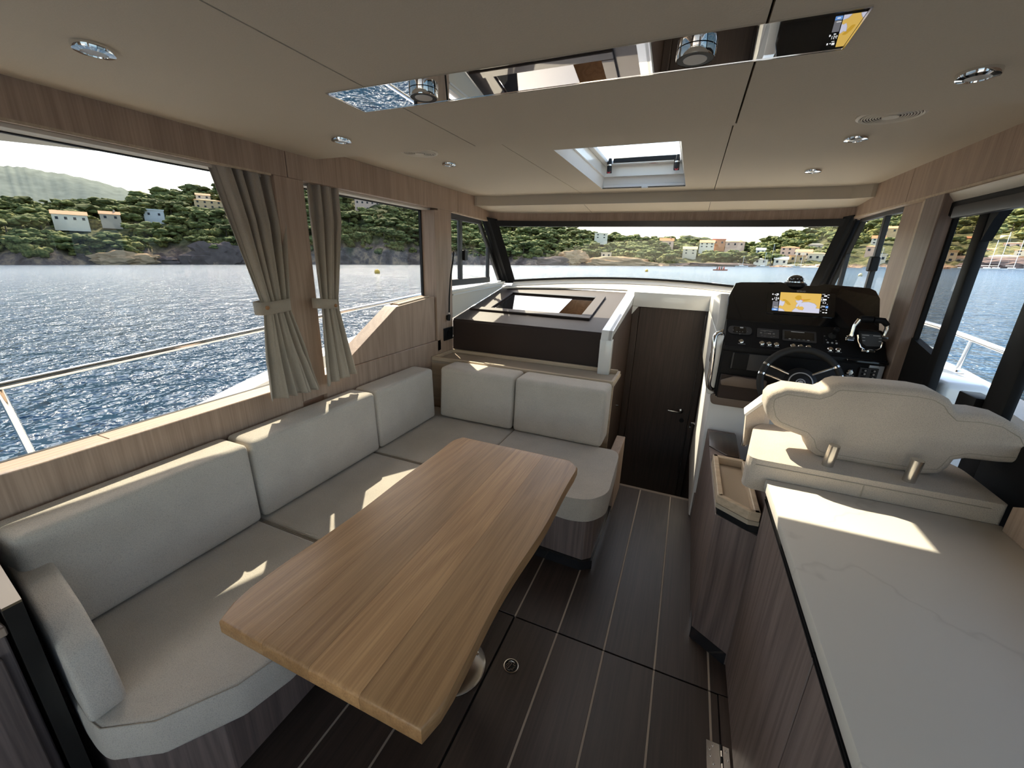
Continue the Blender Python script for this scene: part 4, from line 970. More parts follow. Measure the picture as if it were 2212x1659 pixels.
flat('position_mark', [(0.555, 0.61), (0.575, 0.61), (0.575, 0.66), (0.555, 0.66)], SCN['red'], 0.0007)
flat('side_panel', [(-0.165, 0.14), (-0.02, 0.14), (-0.02, 0.50), (-0.165, 0.50)], SCN['grey'], 0.0)
flat('menu_button', [(-0.165, 0.01), (-0.015, 0.01), (-0.015, 0.13), (-0.165, 0.13)], SCN['blue'], 0.0)
flat('right_tab', [(1.135, 0.28), (1.195, 0.28), (1.195, 0.40), (1.135, 0.40)], SCN['blue'], 0.0)
def stext(body, u, v, size, mat=SCN['white'], align='CENTER'):
    p = sc(u, v, 0.0006)
    return text('screen_text', body, size, Matrix.Translation(p) @ FD.to_3x3().to_4x4(), mat, cp, align, ext=0.0001)
stext('156', -0.085, 0.66, 0.017); stext('4.3', 1.09, 0.54, 0.013); stext('106', 1.07, 0.36, 0.013)
def smark(u, v, w, h, mat=SCN['white']): return flat('screen_mark', [(u - w / 2, v - h / 2), (u + w / 2, v - h / 2), (u + w / 2, v + h / 2), (u - w / 2, v + h / 2)], mat, 0.0006)
for u, v, w, h in ((-0.085, 0.80, 0.06, 0.02), (-0.19, 0.87, 0.03, 0.06), (-0.07, 0.88, 0.06, 0.07), (-0.13, 0.86, 0.03, 0.03), (-0.085, 0.565, 0.05, 0.03), (-0.18, 0.60, 0.03, 0.06), (-0.09, 0.07, 0.07, 0.03), (-0.07, 0.19, 0.10, 0.02), (1.05, 0.985, 0.07, 0.015), (1.10, 0.90, 0.07, 0.06), (1.03, 0.80, 0.05, 0.015), (1.09, 0.71, 0.09, 0.07), (1.015, 0.71, 0.015, 0.07), (1.05, 0.635, 0.11, 0.01), (1.09, 0.20, 0.06, 0.012), (1.03, 0.30, 0.03, 0.015), (1.03, 0.12, 0.03, 0.015), (1.10, 0.05, 0.05, 0.04), (1.165, 0.96, 0.05, 0.02), (1.165, 0.83, 0.03, 0.03), (1.165, 0.19, 0.03, 0.05), (1.165, 0.05, 0.04, 0.05), (1.165, 0.48, 0.02, 0.02)):
    smark(u, v, w, h)
text('maker_name', 'SIMRAD', 0.0115, Matrix.Translation(onD(1731, 629.5, 0.0074)) @ FD.to_3x3().to_4x4(), MT['lettering'], cp, ext=0.0001)

# ---- instruments on the switch shelf
st = thing('engine_stop_panel', 'oval black remote control panel on the switch shelf', 'control panel', tuple(onS(1598, 713)))
slabm('plate', MS(1598, 714), 0.112, 0.052, 0.004, MT['charcoal'], st, r=0.024)
slabm('keypad', MS(1598, 713, 0.005), 0.060, 0.040, 0.002, MT['blackgloss'], st, r=0.008)
for du, dv, b_ in ((-14, 0, '+'), (17, 3, '-'), (-6, 3, 'o'), (0, 4, '^'), (6, 4, '>'), (0, 8, 'o')):
    text('key_mark', b_, 0.011, MS(1598 + du, 713 + dv, 0.0076), MT['lettering'], st, ext=0.0001)
slabm('key', MS(1602, 708, 0.0075), 0.016, 0.008, 0.002, MT['lettering'], st, bev=0.001)
ap = thing('autopilot_panel', 'charcoal trim tab panel with small keys on the switch shelf', 'control panel', tuple(onS(1658, 722)))
slabm('plate', MS(1658.5, 721), 0.098, 0.058, 0.004, MT['charcoal'], ap, r=0.004)
dash_mark('panel_text', MS(1656, 714.5, 0.0056), 0.056, 0.0028, MT['letterdim'], ap)
[dash_mark('panel_text', MS(u, v, 0.0056), 0.009, 0.0025, MT['letterdim'], ap) for u, v in ((1646, 724), (1652, 726), (1666, 728), (1672, 727), (1652, 716), (1664, 717))]
for i in range(5): slabm('led', MS(1651 + 3.3 * i, 719.8 + 0.35 * i, 0.0052), 0.0045, 0.0045, 0.0015, MT['lettering'] if i > 2 else MT['letterdim'], ap, bev=0.0008)
for du, dv in ((-14, -1.5), (13, 1.0)): slabm('key', MS(1658 + du, 720.5 + dv, 0.0052), 0.010, 0.008, 0.002, MT['letterdim'], ap, bev=0.001)
md = thing('engine_display', 'small black engine display on the switch shelf', 'display', tuple(onS(1726, 727)))
slabm('frame', MS(1726, 727), 0.145, 0.070, 0.004, MT['charcoal'], md, r=0.006)
slabm('screen', MS(1726, 725.5, 0.0052), 0.128, 0.050, 0.0012, MT['blackgloss'], md, bev=0.0005)
dash_mark('maker_name', MS(1723, 717.5, 0.0068), 0.058, 0.004, MT['lettering'], md)
for i in range(5): slabm('key', MS(1706 + 10 * i, 732 + 0.9 * i, 0.0052), 0.010, 0.004, 0.0015, MT['lettering'] if i in (0, 4) else MT['letterdim'], md, bev=0.0005)
# toggle buttons with captions
GSW = 'chrome push switches along the helm shelf'
caps = ((1601, 738, 'WINDLASS', 'left of the row'), (1645.5, 742, 'HORN', ''), (1661, 743.5, 'WIPER', ''), (1677, 745, 'LIGHT', ''), (1712.5, 748, 'NAV', ''), (1729, 749.5, 'ANCHOR', ''), (1746, 751, 'COURTESY', ''), (1793, 755, 'BILGE', ''), (1810.5, 756.5, 'BLOWER', ''))
lab = ['single chrome push switch under the oval panel', 'left chrome push switch under the charcoal panel', 'middle chrome push switch under the charcoal panel', 'right chrome push switch under the charcoal panel',
       'left chrome push switch under the engine display', 'middle chrome push switch under the engine display', 'right chrome push switch under the engine display', 'left chrome push switch right of the wheel top', 'right chrome push switch near the throttle base']
for (u, v, c, _), lb in zip(caps, lab):
    t = thing('push_switch', lb, 'switch', tuple(onS(u, v)), GSW)
    m = MS(u, v, 0.001)
    lathe('ring', [(0.0118, 0), (0.0118, 0.006), (0.0095, 0.008), (0.008, 0.006), (0, 0.006)], m, MT['chrome'], t, n=18)
    lathe('button', [(0.0075, 0.0062), (0.0072, 0.0085), (0, 0.0090)], m, MT['steel'], t, n=16)
    dash_mark('caption', MS(u + 1, v + 4.6, 0.0012), 0.0042 * len(c), 0.0025, MT['lettering'], t)
# thruster joystick
js = thing('thruster_joystick', 'black thruster joystick with arrow marks', 'joystick', tuple(onS(1790, 735)))
slabm('plate', MS(1795, 733), 0.066, 0.070, 0.003, MT['blacksatin'], js, bev=0.001)
m = MS(1798, 726, 0.004)
lathe('boot', [(0.018, 0), (0.016, 0.006), (0.010, 0.016), (0.008, 0.022)], m, MT['rubber'], js, n=16)
lathe('stick', [(0.007, 0.022), (0.0095, 0.03), (0.0125, 0.045), (0.0125, 0.054), (0.008, 0.060), (0, 0.062)], m, MT['blacksatin'], js, n=16)
for u, v, c in ((1781, 726, '<'), (1785, 734.5, '<'), (1806, 736.5, '>')): text('arrow_mark', c, 0.013, MS(u, v, 0.0042), MT['lettering'], js, ext=0.0001)
for u, v in ((1788, 740), (1797.5, 741), (1807, 742)): lathe('lamp', [(0.0048, 0), (0.0048, 0.002), (0, 0.0028)], MS(u, v, 0.0042), MT['lettering'], js, n=10)

# ---- compass on top
cq = onD(1720, 614); cqm = Matrix.Translation((cq.x, cq.y + 0.035, cq.z - 0.012))
co = thing('compass', 'black domed ship compass on top of the console', 'compass', tuple(cq))
lathe('base', [(0, 0), (0.056, 0), (0.056, 0.012), (0.046, 0.020), (0.040, 0.020)], cqm, MT['black'], co, n=28)
lathe('ring', [(0.0445, 0.020), (0.0445, 0.026), (0.038, 0.028)], cqm, MT['chrome'], co, n=28)
lathe('dome', [(0.040 * math.cos(a), 0.026 + 0.034 * math.sin(a)) for a in [i * PI / 16 for i in range(8)]] + [(0, 0.060)], cqm, MT['smoked'], co, n=28)
for k in range(5):
    a = PI * (1.2 + 0.15 * k)
    lathe('card_mark', [(0.0035, 0), (0.0035, 0.001), (0, 0.001)], cqm @ Matrix.Translation((0.0365 * math.cos(a), 0.0365 * math.sin(a), 0.040)) @ frame_of((0, 0, 0), (-math.sin(a), math.cos(a), 0), (0, 0, 1)), MT['lettering'], co, n=8)

# ---- fascia below the shelf
yF = 2.363
box('shelf_edge', (KX0 - 0.004, yF - 0.010, 1.060), (KX1, yF + 0.004, 1.086), MT['blacksatin'], hc, bev=0.004, seg=2)
a, b = at_y(1583, 760, yF), at_y(1657, 805, yF)
box('glove_lid', (a.x, yF - 0.006, b.z), (b.x, yF + 0.003, a.z), MT['charcoal'], hc, bev=0.003)
a, b = at_y(1587, 762, yF - 0.006), at_y(1612, 800, yF - 0.006)
box('lid_panel', (a.x, yF - 0.009, b.z), (b.x, yF - 0.006, a.z), MT['blacksatin'], hc, bev=0.002)
# brown lined foot well below
box('footwell_back', (0.222, 2.345, 0.805), (0.425, 2.364, 0.935), MT['leather'], hc, bev=0.004)
a, b = at_y(1560, 800, 2.345), at_y(1650, 850, 2.345)
prism('knee_pad', [(a.x, 2.345, a.z - 0.05), (a.x + 0.06, 2.345, a.z - 0.02), (b.x, 2.345, a.z - 0.025), (b.x, 2.345, b.z + 0.02), (a.x + 0.005, 2.345, b.z + 0.02)], (0, -0.02, 0), MT['taupe'], hc, bev=0.006, seg=2)
rg = rounded([(0.196, 0.755), (0.46, 0.755), (0.46, 0.815), (0.196, 0.815)], 0.03)
prism('bezel', [(p[0], 2.422, p[1]) for p in rg], (0, -0.05, 0), MT['grey_taupe'] if 'grey_taupe' in MT else MT['taupe'], hc, bev=0.004, seg=2)
# start button, rocker panels, grey infill
a, b = at_y(1880, 783, yF), at_y(1910, 833, yF)
box('grey_infill', (a.x, yF - 0.004, b.z), (KX1 - 0.004, yF + 0.002, a.z), MT['silverpaint'], hc, bev=0.001)
lathe('infill_screw', [(0.006, 0), (0.006, 0.003), (0, 0.004)], frame_of((KX1 - 0.025, yF - 0.004, at_y(1914, 790, yF).z), (1, 0, 0), (0, 0, 1)), MT['black'], hc, n=10)
sb = thing('start_button', 'round chrome engine start button on the fascia', 'button', tuple(at_y(1836, 804, yF)))
p = at_y(1836, 804, yF - 0.001); fm = lambda p, off=0.001: frame_of((p.x, p.y - off, p.z), (1, 0, 0), (0, 0, 1))
lathe('ring', [(0.0145, 0), (0.0145, 0.006), (0.011, 0.008), (0.010, 0.006), (0, 0.006)], fm(p), MT['chrome'], sb, n=20)
lathe('cap', [(0.0085, 0.006), (0.0085, 0.009), (0, 0.0095)], fm(p), MT['steel'], sb, n=16)
dash_mark('caption', fm(at_y(1835, 811, yF - 0.001)), 0.034, 0.0028, MT['lettering'], sb)
dash_mark('caption', fm(at_y(1834.5, 813.3, yF - 0.001)), 0.022, 0.0028, MT['lettering'], sb)
for i, (u0, lb) in enumerate(((1864, 'left grey rocker switch panel beside the start button'), (1883.5, 'right grey rocker switch panel beside the start button'))):
    rp = thing('rocker_panel', lb, 'switch panel', tuple(at_y(u0, 807, yF)), 'rocker switch panels')
    p = at_y(u0, 807 + i * 1.5, yF - 0.004)
    bm = bmesh.new(); add_box(bm, (-0.018, -0.030, 0), (0.018, 0.030, 0.008), 0.0015, 1); bm.transform(fm(p, 0.0005)); mk('plate', bm, MT['charcoal'], rp)
    for k in range(3):
        z = 0.017 - 0.0165 * k
        bm = bmesh.new(); add_box(bm, (-0.010, z - 0.006, 0.008), (0.010, z + 0.006, 0.0105), 0.001, 1); bm.transform(fm(p, 0.0005)); ro = mk('rocker', bm, MT['blacksatin'], rp)
        if not (i == 0 and k == 2):
            bm = bmesh.new(); add_lathe(bm, [(0.0042, 0.0106), (0.0042, 0.0116), (0, 0.0118)], Matrix.Translation((0.003, z, 0)), 10); bm.transform(fm(p, 0.0005)); mk('symbol', bm, MT['lettering'], ro)

# ---- steering wheel
wcz = at_y(1727, 828, 2.19)
sw = thing('steering_wheel', 'black steering wheel with paired chrome spokes', 'steering wheel', tuple(wcz))
wn_ = Vector((0, -0.92, 0.36)).normalized()
WM = frame_of(wcz, (1, 0, 0), (0, 0.36, 0.92))
R0 = 0.160
bm = bmesh.new(); n1, n2 = 64, 14; rr = 0.0155; V = []
for i in range(n1):
    a = 2 * PI * i / n1
    V.append([bm.verts.new(WM @ Vector(((R0 + rr * math.cos(2 * PI * j / n2)) * math.cos(a), (R0 + rr * math.cos(2 * PI * j / n2)) * math.sin(a), rr * 0.95 * math.sin(2 * PI * j / n2)))) for j in range(n2)])
for i in range(n1):
    for j in range(n2): bm.faces.new((V[i][j], V[(i + 1) % n1][j], V[(i + 1) % n1][(j + 1) % n2], V[i][(j + 1) % n2]))
mk('rim', bm, MT['rubber'], sw)
lathe('hub', [(0, -0.005), (0.072, -0.005), (0.070, 0.004), (0.055, 0.012), (0.0, 0.013)], WM, MT['black'], sw, n=36)
lathe('hub_ring', [(0.050, 0.0125), (0.0495, 0.016), (0.045, 0.0165), (0.0445, 0.0125)], WM, MT['silverpaint'], sw, n=40)
hb = lathe('emblem', [(0.020, 0.0135), (0.020, 0.0165), (0.0155, 0.0165), (0.0155, 0.0135)], WM, MT['silverpaint'], sw, n=28)
lathe('emblem_core', [(0.0125, 0.0135), (0.0122, 0.0160), (0, 0.0160)], WM, MT['silverpaint'], hb, n=8)
lathe('column', [(0.030, -0.14), (0.038, -0.03), (0.045, -0.005)], WM, MT['black'], sw, n=24)
for base_ang in (27, 180 - 18 - 0):
    for off in (-0.020, 0.020):
        a = rad(base_ang); d = Vector((math.cos(a), math.sin(a), 0)); nrm = Vector((-math.sin(a), math.cos(a), 0))
        p0 = d * 0.058 + nrm * off * 1.0 + Vector((0, 0, 0.006)); p1 = d * 0.142 + nrm * off * 1.15 + Vector((0, 0, 0.010))
        s_ = tube('spoke', [WM @ p0, WM @ (p0 * 0.5 + p1 * 0.5 + Vector((0, 0, 0.003))), WM @ p1], [0.0045, 0.006, 0.0055], MT['chrome'], sw, n=10)
        bm = bmesh.new()                         # chrome clip on the rim
        ang = math.atan2((d * R0 + nrm * off * 1.2).y, (d * R0 + nrm * off * 1.2).x)
        ring_ = []
        for k in range(2):
            aa = ang + (k - 0.5) * 0.06
            ring_.append([bm.verts.new(WM @ Vector(((R0 + 0.0168 * math.cos(2 * PI * j / 12)) * math.cos(aa), (R0 + 0.0168 * math.cos(2 * PI * j / 12)) * math.sin(aa), 0.0164 * math.sin(2 * PI * j / 12)))) for j in range(12)])
        for j in range(12): bm.faces.new((ring_[0][j], ring_[0][(j + 1) % 12], ring_[1][(j + 1) % 12], ring_[1][j]))
        mk('rim_clip', bm, MT['chrome'], sw)
    a = rad(base_ang); d = Vector((math.cos(a), math.sin(a), 0)); nrm = Vector((-math.sin(a), math.cos(a), 0))
    bm = bmesh.new(); add_prism(bm, [WM @ (d * r_ + nrm * s_ + Vector((0, 0, -0.004))) for r_, s_ in ((0.05, -0.026), (0.15, -0.028), (0.15, 0.028), (0.05, 0.026))], WM.to_3x3() @ Vector((0, 0, 0.009)))
    mk('spoke_web', bm, MT['black'], sw, smooth=False)

# ---- twin lever throttle
th = thing('throttle', 'chrome and black engine throttle lever at the console corner', 'throttle', tuple(onS(1875, 760)))
yT = 2.40
def tp(u, v, dy=0.0): return at_y(u, v, yT + dy)
fx = [tp(1852, 712), tp(1898, 716), tp(1905, 735), tp(1899, 750), tp(1893, 755), tp(1866, 753), tp(1856, 744), tp(1850, 728)]
prism('head', [p + Vector((0, -0.02, 0)) for p in fx], (0, 0.075, 0.0), MT['blacksatin'], th, bev=0.008, seg=2)
kp = [tp(1856, 719), tp(1899, 722), tp(1902, 736), tp(1896, 747), tp(1868, 746), tp(1860, 740)]
prism('key_pad', [p + Vector((0, -0.0215, 0)) for p in kp], (0, 0.003, 0), MT['charcoal'], th, smooth=False)
for u, v, w in ((1866, 722.5, 0.026), (1890, 724, 0.026), (1862, 727, 0.010), (1862, 734, 0.010), (1897, 729, 0.010), (1897, 736, 0.010)):
    p = tp(u, v); box('key_mark', (p.x - w / 2, yT - 0.0245, p.z - 0.0012), (p.x + w / 2, yT - 0.0215, p.z + 0.0012), MT['lettering'], th, bev=0)
tube('trim_ring', [p + Vector((0, -0.017, 0)) for p in (tp(1850, 722), tp(1851, 735), tp(1856, 748), tp(1864, 753.5), tp(1890, 755), tp(1899, 750), tp(1903, 738))], 0.0035, MT['chrome'], th, n=8)
tube('lever', [tp(1836, 734, 0.0), tp(1841, 718, 0), tp(1846, 704, 0), tp(1858, 690, 0)], [0.014, 0.010, 0.010, 0.012], MT['chrome'], th, n=12)
tube('grip', [tp(1858, 689), tp(1885, 690)], 0.016, MT['blacksatin'], th, n=14)
tube('grip', [tp(1888, 691), tp(1908, 693), tp(1917, 703)], [0.014, 0.014, 0.011], MT['blacksatin'], th, n=14)
tube('lever', [tp(1916, 700), tp(1917, 710), tp(1911, 722), tp(1906, 733)], [0.009, 0.011, 0.010, 0.012], MT['chrome'], th, n=12)
for u in (1836, 1908):
    p = tp(u, 731); lathe('pivot', [(0.017, -0.012), (0.017, 0.012), (0.010, 0.014), (0, 0.014)], frame_of(p, (0, 1, 0), (0, 0, 1)), MT['chrome'], th, n=20)
fo = [tp(1862, 752), tp(1892, 755), tp(1890, 766), tp(1860, 764)]
prism('foot', [p + Vector((0, 0.0, 0)) for p in fo], (0, 0.045, 0), MT['chrome'], th, bev=0.004, seg=2)
box('deck_plate', (0.735, 2.335, 1.070), (0.892, 2.44, 1.083), MT['blackgloss'], th, bev=0.003)

# ---- chrome grab handle on the console side
gh = thing('grab_handle', 'curved chrome grab handle on the left side of the helm', 'handle', tuple(at_y(1535, 780, 2.36)))
hp = [at_y(1560, 718, 2.40), at_y(1548, 722, 2.375), at_y(1543, 735, 2.36), at_y(1540, 770, 2.352), at_y(1533, 815, 2.352), at_y(1531, 832, 2.358), at_y(1538, 841, 2.375), at_y(1550, 842, 2.405)]
sm_ = []
for i in range(len(hp) - 1):
    p0, p1, p2, p3 = hp[max(i - 1, 0)], hp[i], hp[i + 1], hp[min(i + 2, len(hp) - 1)]
    for k in range(4):
        t = k / 4; sm_.append(0.5 * ((2 * p1) + (p2 - p0) * t + (2 * p0 - 5 * p1 + 4 * p2 - p3) * t * t + (3 * p1 - p0 - 3 * p2 + p3) * t ** 3))
sm_.append(hp[-1])
tube('bar', sm_, 0.0115, MT['chrome'], gh, n=14)
for p in (hp[0], hp[-1]): lathe('foot', [(0.018, -0.006), (0.018, 0.002), (0.012, 0.005)], frame_of(p, (0, 1, 0), (0, 0, 1)), MT['chrome'], gh, n=16)
vsx = 0.1715
vp = thing('side_switches', 'pair of small black switches on the helm side', 'switch', (vsx, 2.45, 1.0))
for k in range(2): box('rocker', (vsx - 0.010, 2.42, 0.975 + 0.055 * k), (vsx, 2.475, 1.02 + 0.055 * k), MT['black'], vp, bev=0.003)

# ================================================================== HELM SEAT
se = thing('helm_bench', 'beige fabric two-person helm seat with stepped backrest', 'seat', (0.6, 1.65, 0.8))
yS = 1.53
def hs(u, v): return at_y(u, v, yS)
sil = [(1668, 849), (1700, 838), (1740, 843), (1772, 848), (1786, 843), (1800, 833), (1818, 828), (1900, 833), (1990, 842), (2030, 850), (2058, 866), (2070, 884), (2076, 894), (2130, 897), (2180, 908), (2225, 935), (2240, 965), (2235, 1000), (2215, 1006), (2160, 1003), (2090, 995), (2066, 998), (2052, 1015), (2030, 1028), (1990, 1028), (1900, 1013), (1800, 995), (1765, 988), (1748, 975), (1742, 955), (1735, 946), (1700, 933), (1675, 922), (1660, 905), (1654, 880), (1657, 860)]
ring = [hs(*p) for p in sil]
bm = bmesh.new()
va = [bm.verts.new(p) for p in ring]; f0 = bm.faces.new(va)
bmesh.ops.recalc_face_normals(bm, faces=[f0])
ext = bmesh.ops.extrude_face_region(bm, geom=[f0]); nv = [v for v in ext['geom'] if isinstance(v, bmesh.types.BMVert)]
for v in nv: v.co += Vector((0, 0.115, 0.0))
bmesh.ops.recalc_face_normals(bm, faces=bm.faces[:])
bmesh.ops.bevel(bm, geom=[e for e in bm.edges if (all(v in va for v in e.verts) or all(v in nv for v in e.verts))], offset=0.026, segments=5, affect='EDGES', profile=0.5, clamp_overlap=True)
bkr = mk('backrest', bm, MT['fabric_seat'], se, smooth=70)
n_ = len(ring); pip = []
for i in range(n_):
    t_ = (ring[(i + 1) % n_] - ring[i - 1]).normalized(); nn = Vector((t_.z, 0, -t_.x))
    cc = ring[i] + nn * 0.023
    pip.append(cc + Vector((0, 0.0008, 0)))
if (sum(pip, Vector()) / n_ - pip[0]).length > (sum(ring, Vector()) / n_ - ring[0]).length:
    pip = [ring[i] * 2 - pip[i] + Vector((0, 0.0016, 0)) for i in range(n_)]
tube('piping', pip + pip[:1], 0.0016, MT['linen'], bkr, n=6)
for u, v in ((1786, 1006), (1961, 1040)):
    p = at_z(u, v, 0.885)
    tube('backrest_post', [(p.x, p.y, 0.875), (p.x + 0.004, p.y - 0.004, 0.96)], 0.0155, MT['steel'], se, n=18)
# padded support behind the seat
bm = bmesh.new(); pr_ = rounded([(0.256, 1.425), (0.893, 1.425), (0.893, 1.65), (0.82, 1.80), (0.36, 1.80), (0.312, 1.74)], [0.05, 0.01, 0.03, 0.05, 0.05, 0.04])
add_prism(bm, [(p.x, p.y, 0.775) for p in pr_], (0, 0, 0.112), 0.022, 4)
mk('lumbar_pad', bm, MT['fabric_seat'], se, smooth=60)
tube('seam', [(0.285, 1.424, 0.868), (0.40, 1.4235, 0.868), (0.86, 1.4235, 0.868)], 0.0014, MT['linen'], se, n=6)
tube('seam', [(0.575, 1.4235, 0.868), (0.575, 1.4235, 0.80)], 0.0014, MT['linen'], se, n=6)
bm = bmesh.new(); add_prism(bm, [(0.40, 1.80, 0.60), (0.88, 1.80, 0.60), (0.88, 2.10, 0.60), (0.40, 2.10, 0.60)], (0, 0, 0.13), 0.03, 3)
mk('seat_cushion', bm, MT['fabric_seat'], se, smooth=60)
box('seat_box', (0.40, 1.44, 0.0), (0.88, 2.06, 0.598), MT['greyoak'], se, bev=0.003)
box('back_box', (0.36, 1.44, 0.60), (0.88, 1.79, 0.773), MT['greyoak'], se, bev=0.003)
# side wing with the white control strip
wq_ = [at_y(1607, 881, 1.80), at_y(1670, 834, 1.86), at_y(1653, 863, 1.80), at_y(1608, 895, 1.74)]
nz_ = (wq_[1] - wq_[0]).cross(wq_[3] - wq_[0]).normalized()
if nz_.z < 0: nz_ = -nz_
prism('control_strip', wq_, -nz_ * 0.010, MT['white'], se, smooth=False)
lo_ = [q - nz_ * 0.011 for q in (wq_[0], wq_[1], wq_[2], wq_[3])]
bm = bmesh.new(); va_ = [bm.verts.new(q) for q in lo_]; vb_ = [bm.verts.new((q.x + 0.012, q.y, 0.80)) for q in lo_]
bm.faces.new(va_); bm.faces.new(vb_[::-1])
for k in range(4): bm.faces.new((va_[k], va_[(k + 1) % 4], vb_[(k + 1) % 4], vb_[k]))
mk('side_wing', bm, MT['fabric_seat'], se, smooth=False)
for t in (0.36, 0.72):
    p = lerp(lerp(wq_[0], wq_[1], t), lerp(wq_[3], wq_[2], t), 0.5) + nz_ * 0.0005
    lathe('touch_button', [(0.0085, 0), (0.0085, 0.0008), (0.0065, 0.0008), (0.0065, 0)], frame_of(p, (wq_[1] - wq_[0]), nz_.cross(wq_[1] - wq_[0])), MT['charcoal'], se, n=18)
    lathe('touch_icon', [(0.003, 0), (0.003, 0.0008), (0, 0.0008)], frame_of(p, (wq_[1] - wq_[0]), nz_.cross(wq_[1] - wq_[0])), MT['charcoal'], se, n=8)
tube('hinge', [(0.335, 1.99, 0.70), (0.335, 1.99, 0.76)], 0.012, MT['chrome'], se, n=12)
# folded footrest shelf, dark
fs_ = thing('footrest', 'dark wenge drop-shaped footrest shelf below the helm', 'shelf', (0.3, 2.2, 0.5))
zf = 0.605
rg = [at_z(*p, zf) for p in ((1531, 932), (1590, 938), (1598, 988), (1570, 983), (1532, 962))]
prism('shelf', rg, (0, 0, -0.018), MT['wenge_y'], fs_, bev=0.004, seg=2)
pb = at_z(1560, 950, zf); box('bracket', (pb.x, pb.y, 0.50), (pb.x + 0.03, 2.418, zf - 0.019), MT['black'], fs_, bev=0.002)

# ================================================================== GALLEY
gl_ = thing('galley_unit', 'grey oak galley cabinet with black grip rail along its front', 'cabinet', (0.6, 0.4, 0))
GY0, GY1 = -0.9, 1.42
box('body', (0.352, GY0, 0.0), (0.895, GY1, 0.79), MT['greyoak'], gl_, bev=0.002)
for a, b in ((GY0, 0.802), (0.808, GY1 - 0.002)):
    box('front', (0.336, a, 0.02), (0.351, b, 0.742), MT['greyoak'], gl_, bev=0.002)
    h = prism('grip_rail', [(0.3355, a, 0.744), (0.3355, a, 0.768), (0.342, a, 0.768), (0.348, a, 0.756), (0.351, a, 0.752), (0.351, a, 0.744)], (0, b - a, 0), MT['blacksatin'], gl_, smooth=False)
    for zz in (0.749, 0.760): box('rail_lip', (0.3325, a, zz), (0.3355, b, zz + 0.004), MT['blacksatin'], gl_, bev=0)
box('shadow_gap', (0.345, GY0, 0.770), (0.353, GY1, 0.793), MT['gap'], gl_, bev=0)
cpx = thing('countertop', 'pale stone galley worktop lit by a patch of sun', 'worktop', (0.6, 0.4, 0.8))
box('slab', (0.322, GY0, 0.793), (0.893, GY1, 0.825), MT['quartz'], cpx, bev=0.002, seg=2)
us = thing('splash_board', 'oak upstand board at the window side of the worktop', 'board', (0.88, 0.5, 0.82))
prism('board', [(0.878, GY0, 0.8255), (0.878, GY1 - 0.03, 0.8255), (0.878, GY1 - 0.03, 0.90), (0.878, GY1 - 0.10, 0.938), (0.878, GY0, 0.938)], (0.018, 0, 0), MT['oak_v'], us, smooth=False)
# pod with tray at the corner
pd = thing('side_pod', 'grey oak corner pod with a beige rimmed tray on top', 'cabinet', (0.28, 1.7, 0))
ring = [(0.212, 1.512), (0.212, 2.398), (0.350, 2.398), (0.350, 1.43), (0.334, 1.432)]
prism('body', [(x, y, 0.0) for x, y in ring], (0, 0, 0.598), MT['greyoak'], pd, bev=0.002, seg=1, smooth=False)
mk('toe_kick', add_prism(bmesh.new(), [(0.2095, 1.51, 0.0), (0.2095, 1.60, 0.0), (0.3345, 1.52, 0.0), (0.3345, 1.4285, 0.0)], (0, 0, 0.055)), MT['smoked'], pd, smooth=False)
mk('recess', add_prism(bmesh.new(), [(0.216, 1.516, 0.599), (0.216, 1.87, 0.599), (0.345, 1.87, 0.599), (0.345, 1.446, 0.599), (0.312, 1.448, 0.599)], (0, 0, 0.030)), MT['black'], pd, smooth=False)
zt_ = 0.60
to = [at_z(1537, 984, zt_), at_z(1542, 1070, zt_), at_z(1618, 1104, zt_), at_z(1645, 1095, zt_), at_z(1640, 1050, zt_), at_z(1605, 985, zt_)]
to = [(0.206, 1.87), (0.207, 1.508), (0.305, 1.440), (0.340, 1.443), (0.340, 1.87)]
mk('tray_base', add_prism(bmesh.new(), [(x, y, 0.630) for x, y in to], (0, 0, 0.016), 0), MT['tray'], pd, smooth=False)
def rimseg(a, b, inset, h0, h1, mat, nm='tray_rim'):
    a, b = Vector(a), Vector(b); c = Vector((sum(p[0] for p in to) / len(to), sum(p[1] for p in to) / len(to)))
    d = (b - a).normalized(); nrm = Vector((-d.y, d.x))
    if nrm.dot(c - a) < 0: nrm = -nrm
    q_ = [a, b, b + nrm * inset, a + nrm * inset]
    return mk(nm, add_prism(bmesh.new(), [(p.x, p.y, h0) for p in q_], (0, 0, h1 - h0), 0.003, 1), mat, pd, smooth=False)
for i in range(len(to)): rimseg(to[i], to[(i + 1) % len(to)], 0.020, 0.6465, 0.682, MT['oak_pale'])


# ================================================================== CEILING FIXTURES
GL_ = 'chrome ceiling downlights'
def downlight(x, y, z, label, lit=False, r=0.037):
    t = thing('ceiling_light', label, 'light', (x, y, z - 0.014), GL_)
    m = Matrix.Translation((x, y, z)) @ Matrix.Diagonal((1, 1, -1, 1))
    lathe('rim', [(r, 0.0), (r, 0.006), (r * 0.95, 0.011), (r * 0.62, 0.013), (r * 0.60, 0.010)], m, MT['chrome'], t, n=32)
    lathe('lens', [(r * 0.60, 0.0105), (r * 0.4, 0.0118), (0, 0.0122)], m, MT['lens'], t, n=24)
downlight(-1.25, 0.606, ZC, 'chrome downlight at the top left over the sofa')
downlight(-1.279, 1.333, ZC, 'chrome downlight above the left window post')
downlight(0.503, 1.329, ZC, 'chrome downlight at the top right over the galley')
downlight(-1.232, 2.022, ZF, 'small chrome downlight beside the left ceiling speaker')
downlight(0.483, 2.036, ZF, 'chrome downlight beside the right ceiling speaker')
downlight(0.483, 2.639, ZF, 'chrome downlight above the helm, right of the skylight')
downlight(-1.232, 2.64, ZF, 'chrome downlight over the front left corner of the headliner') if False else None
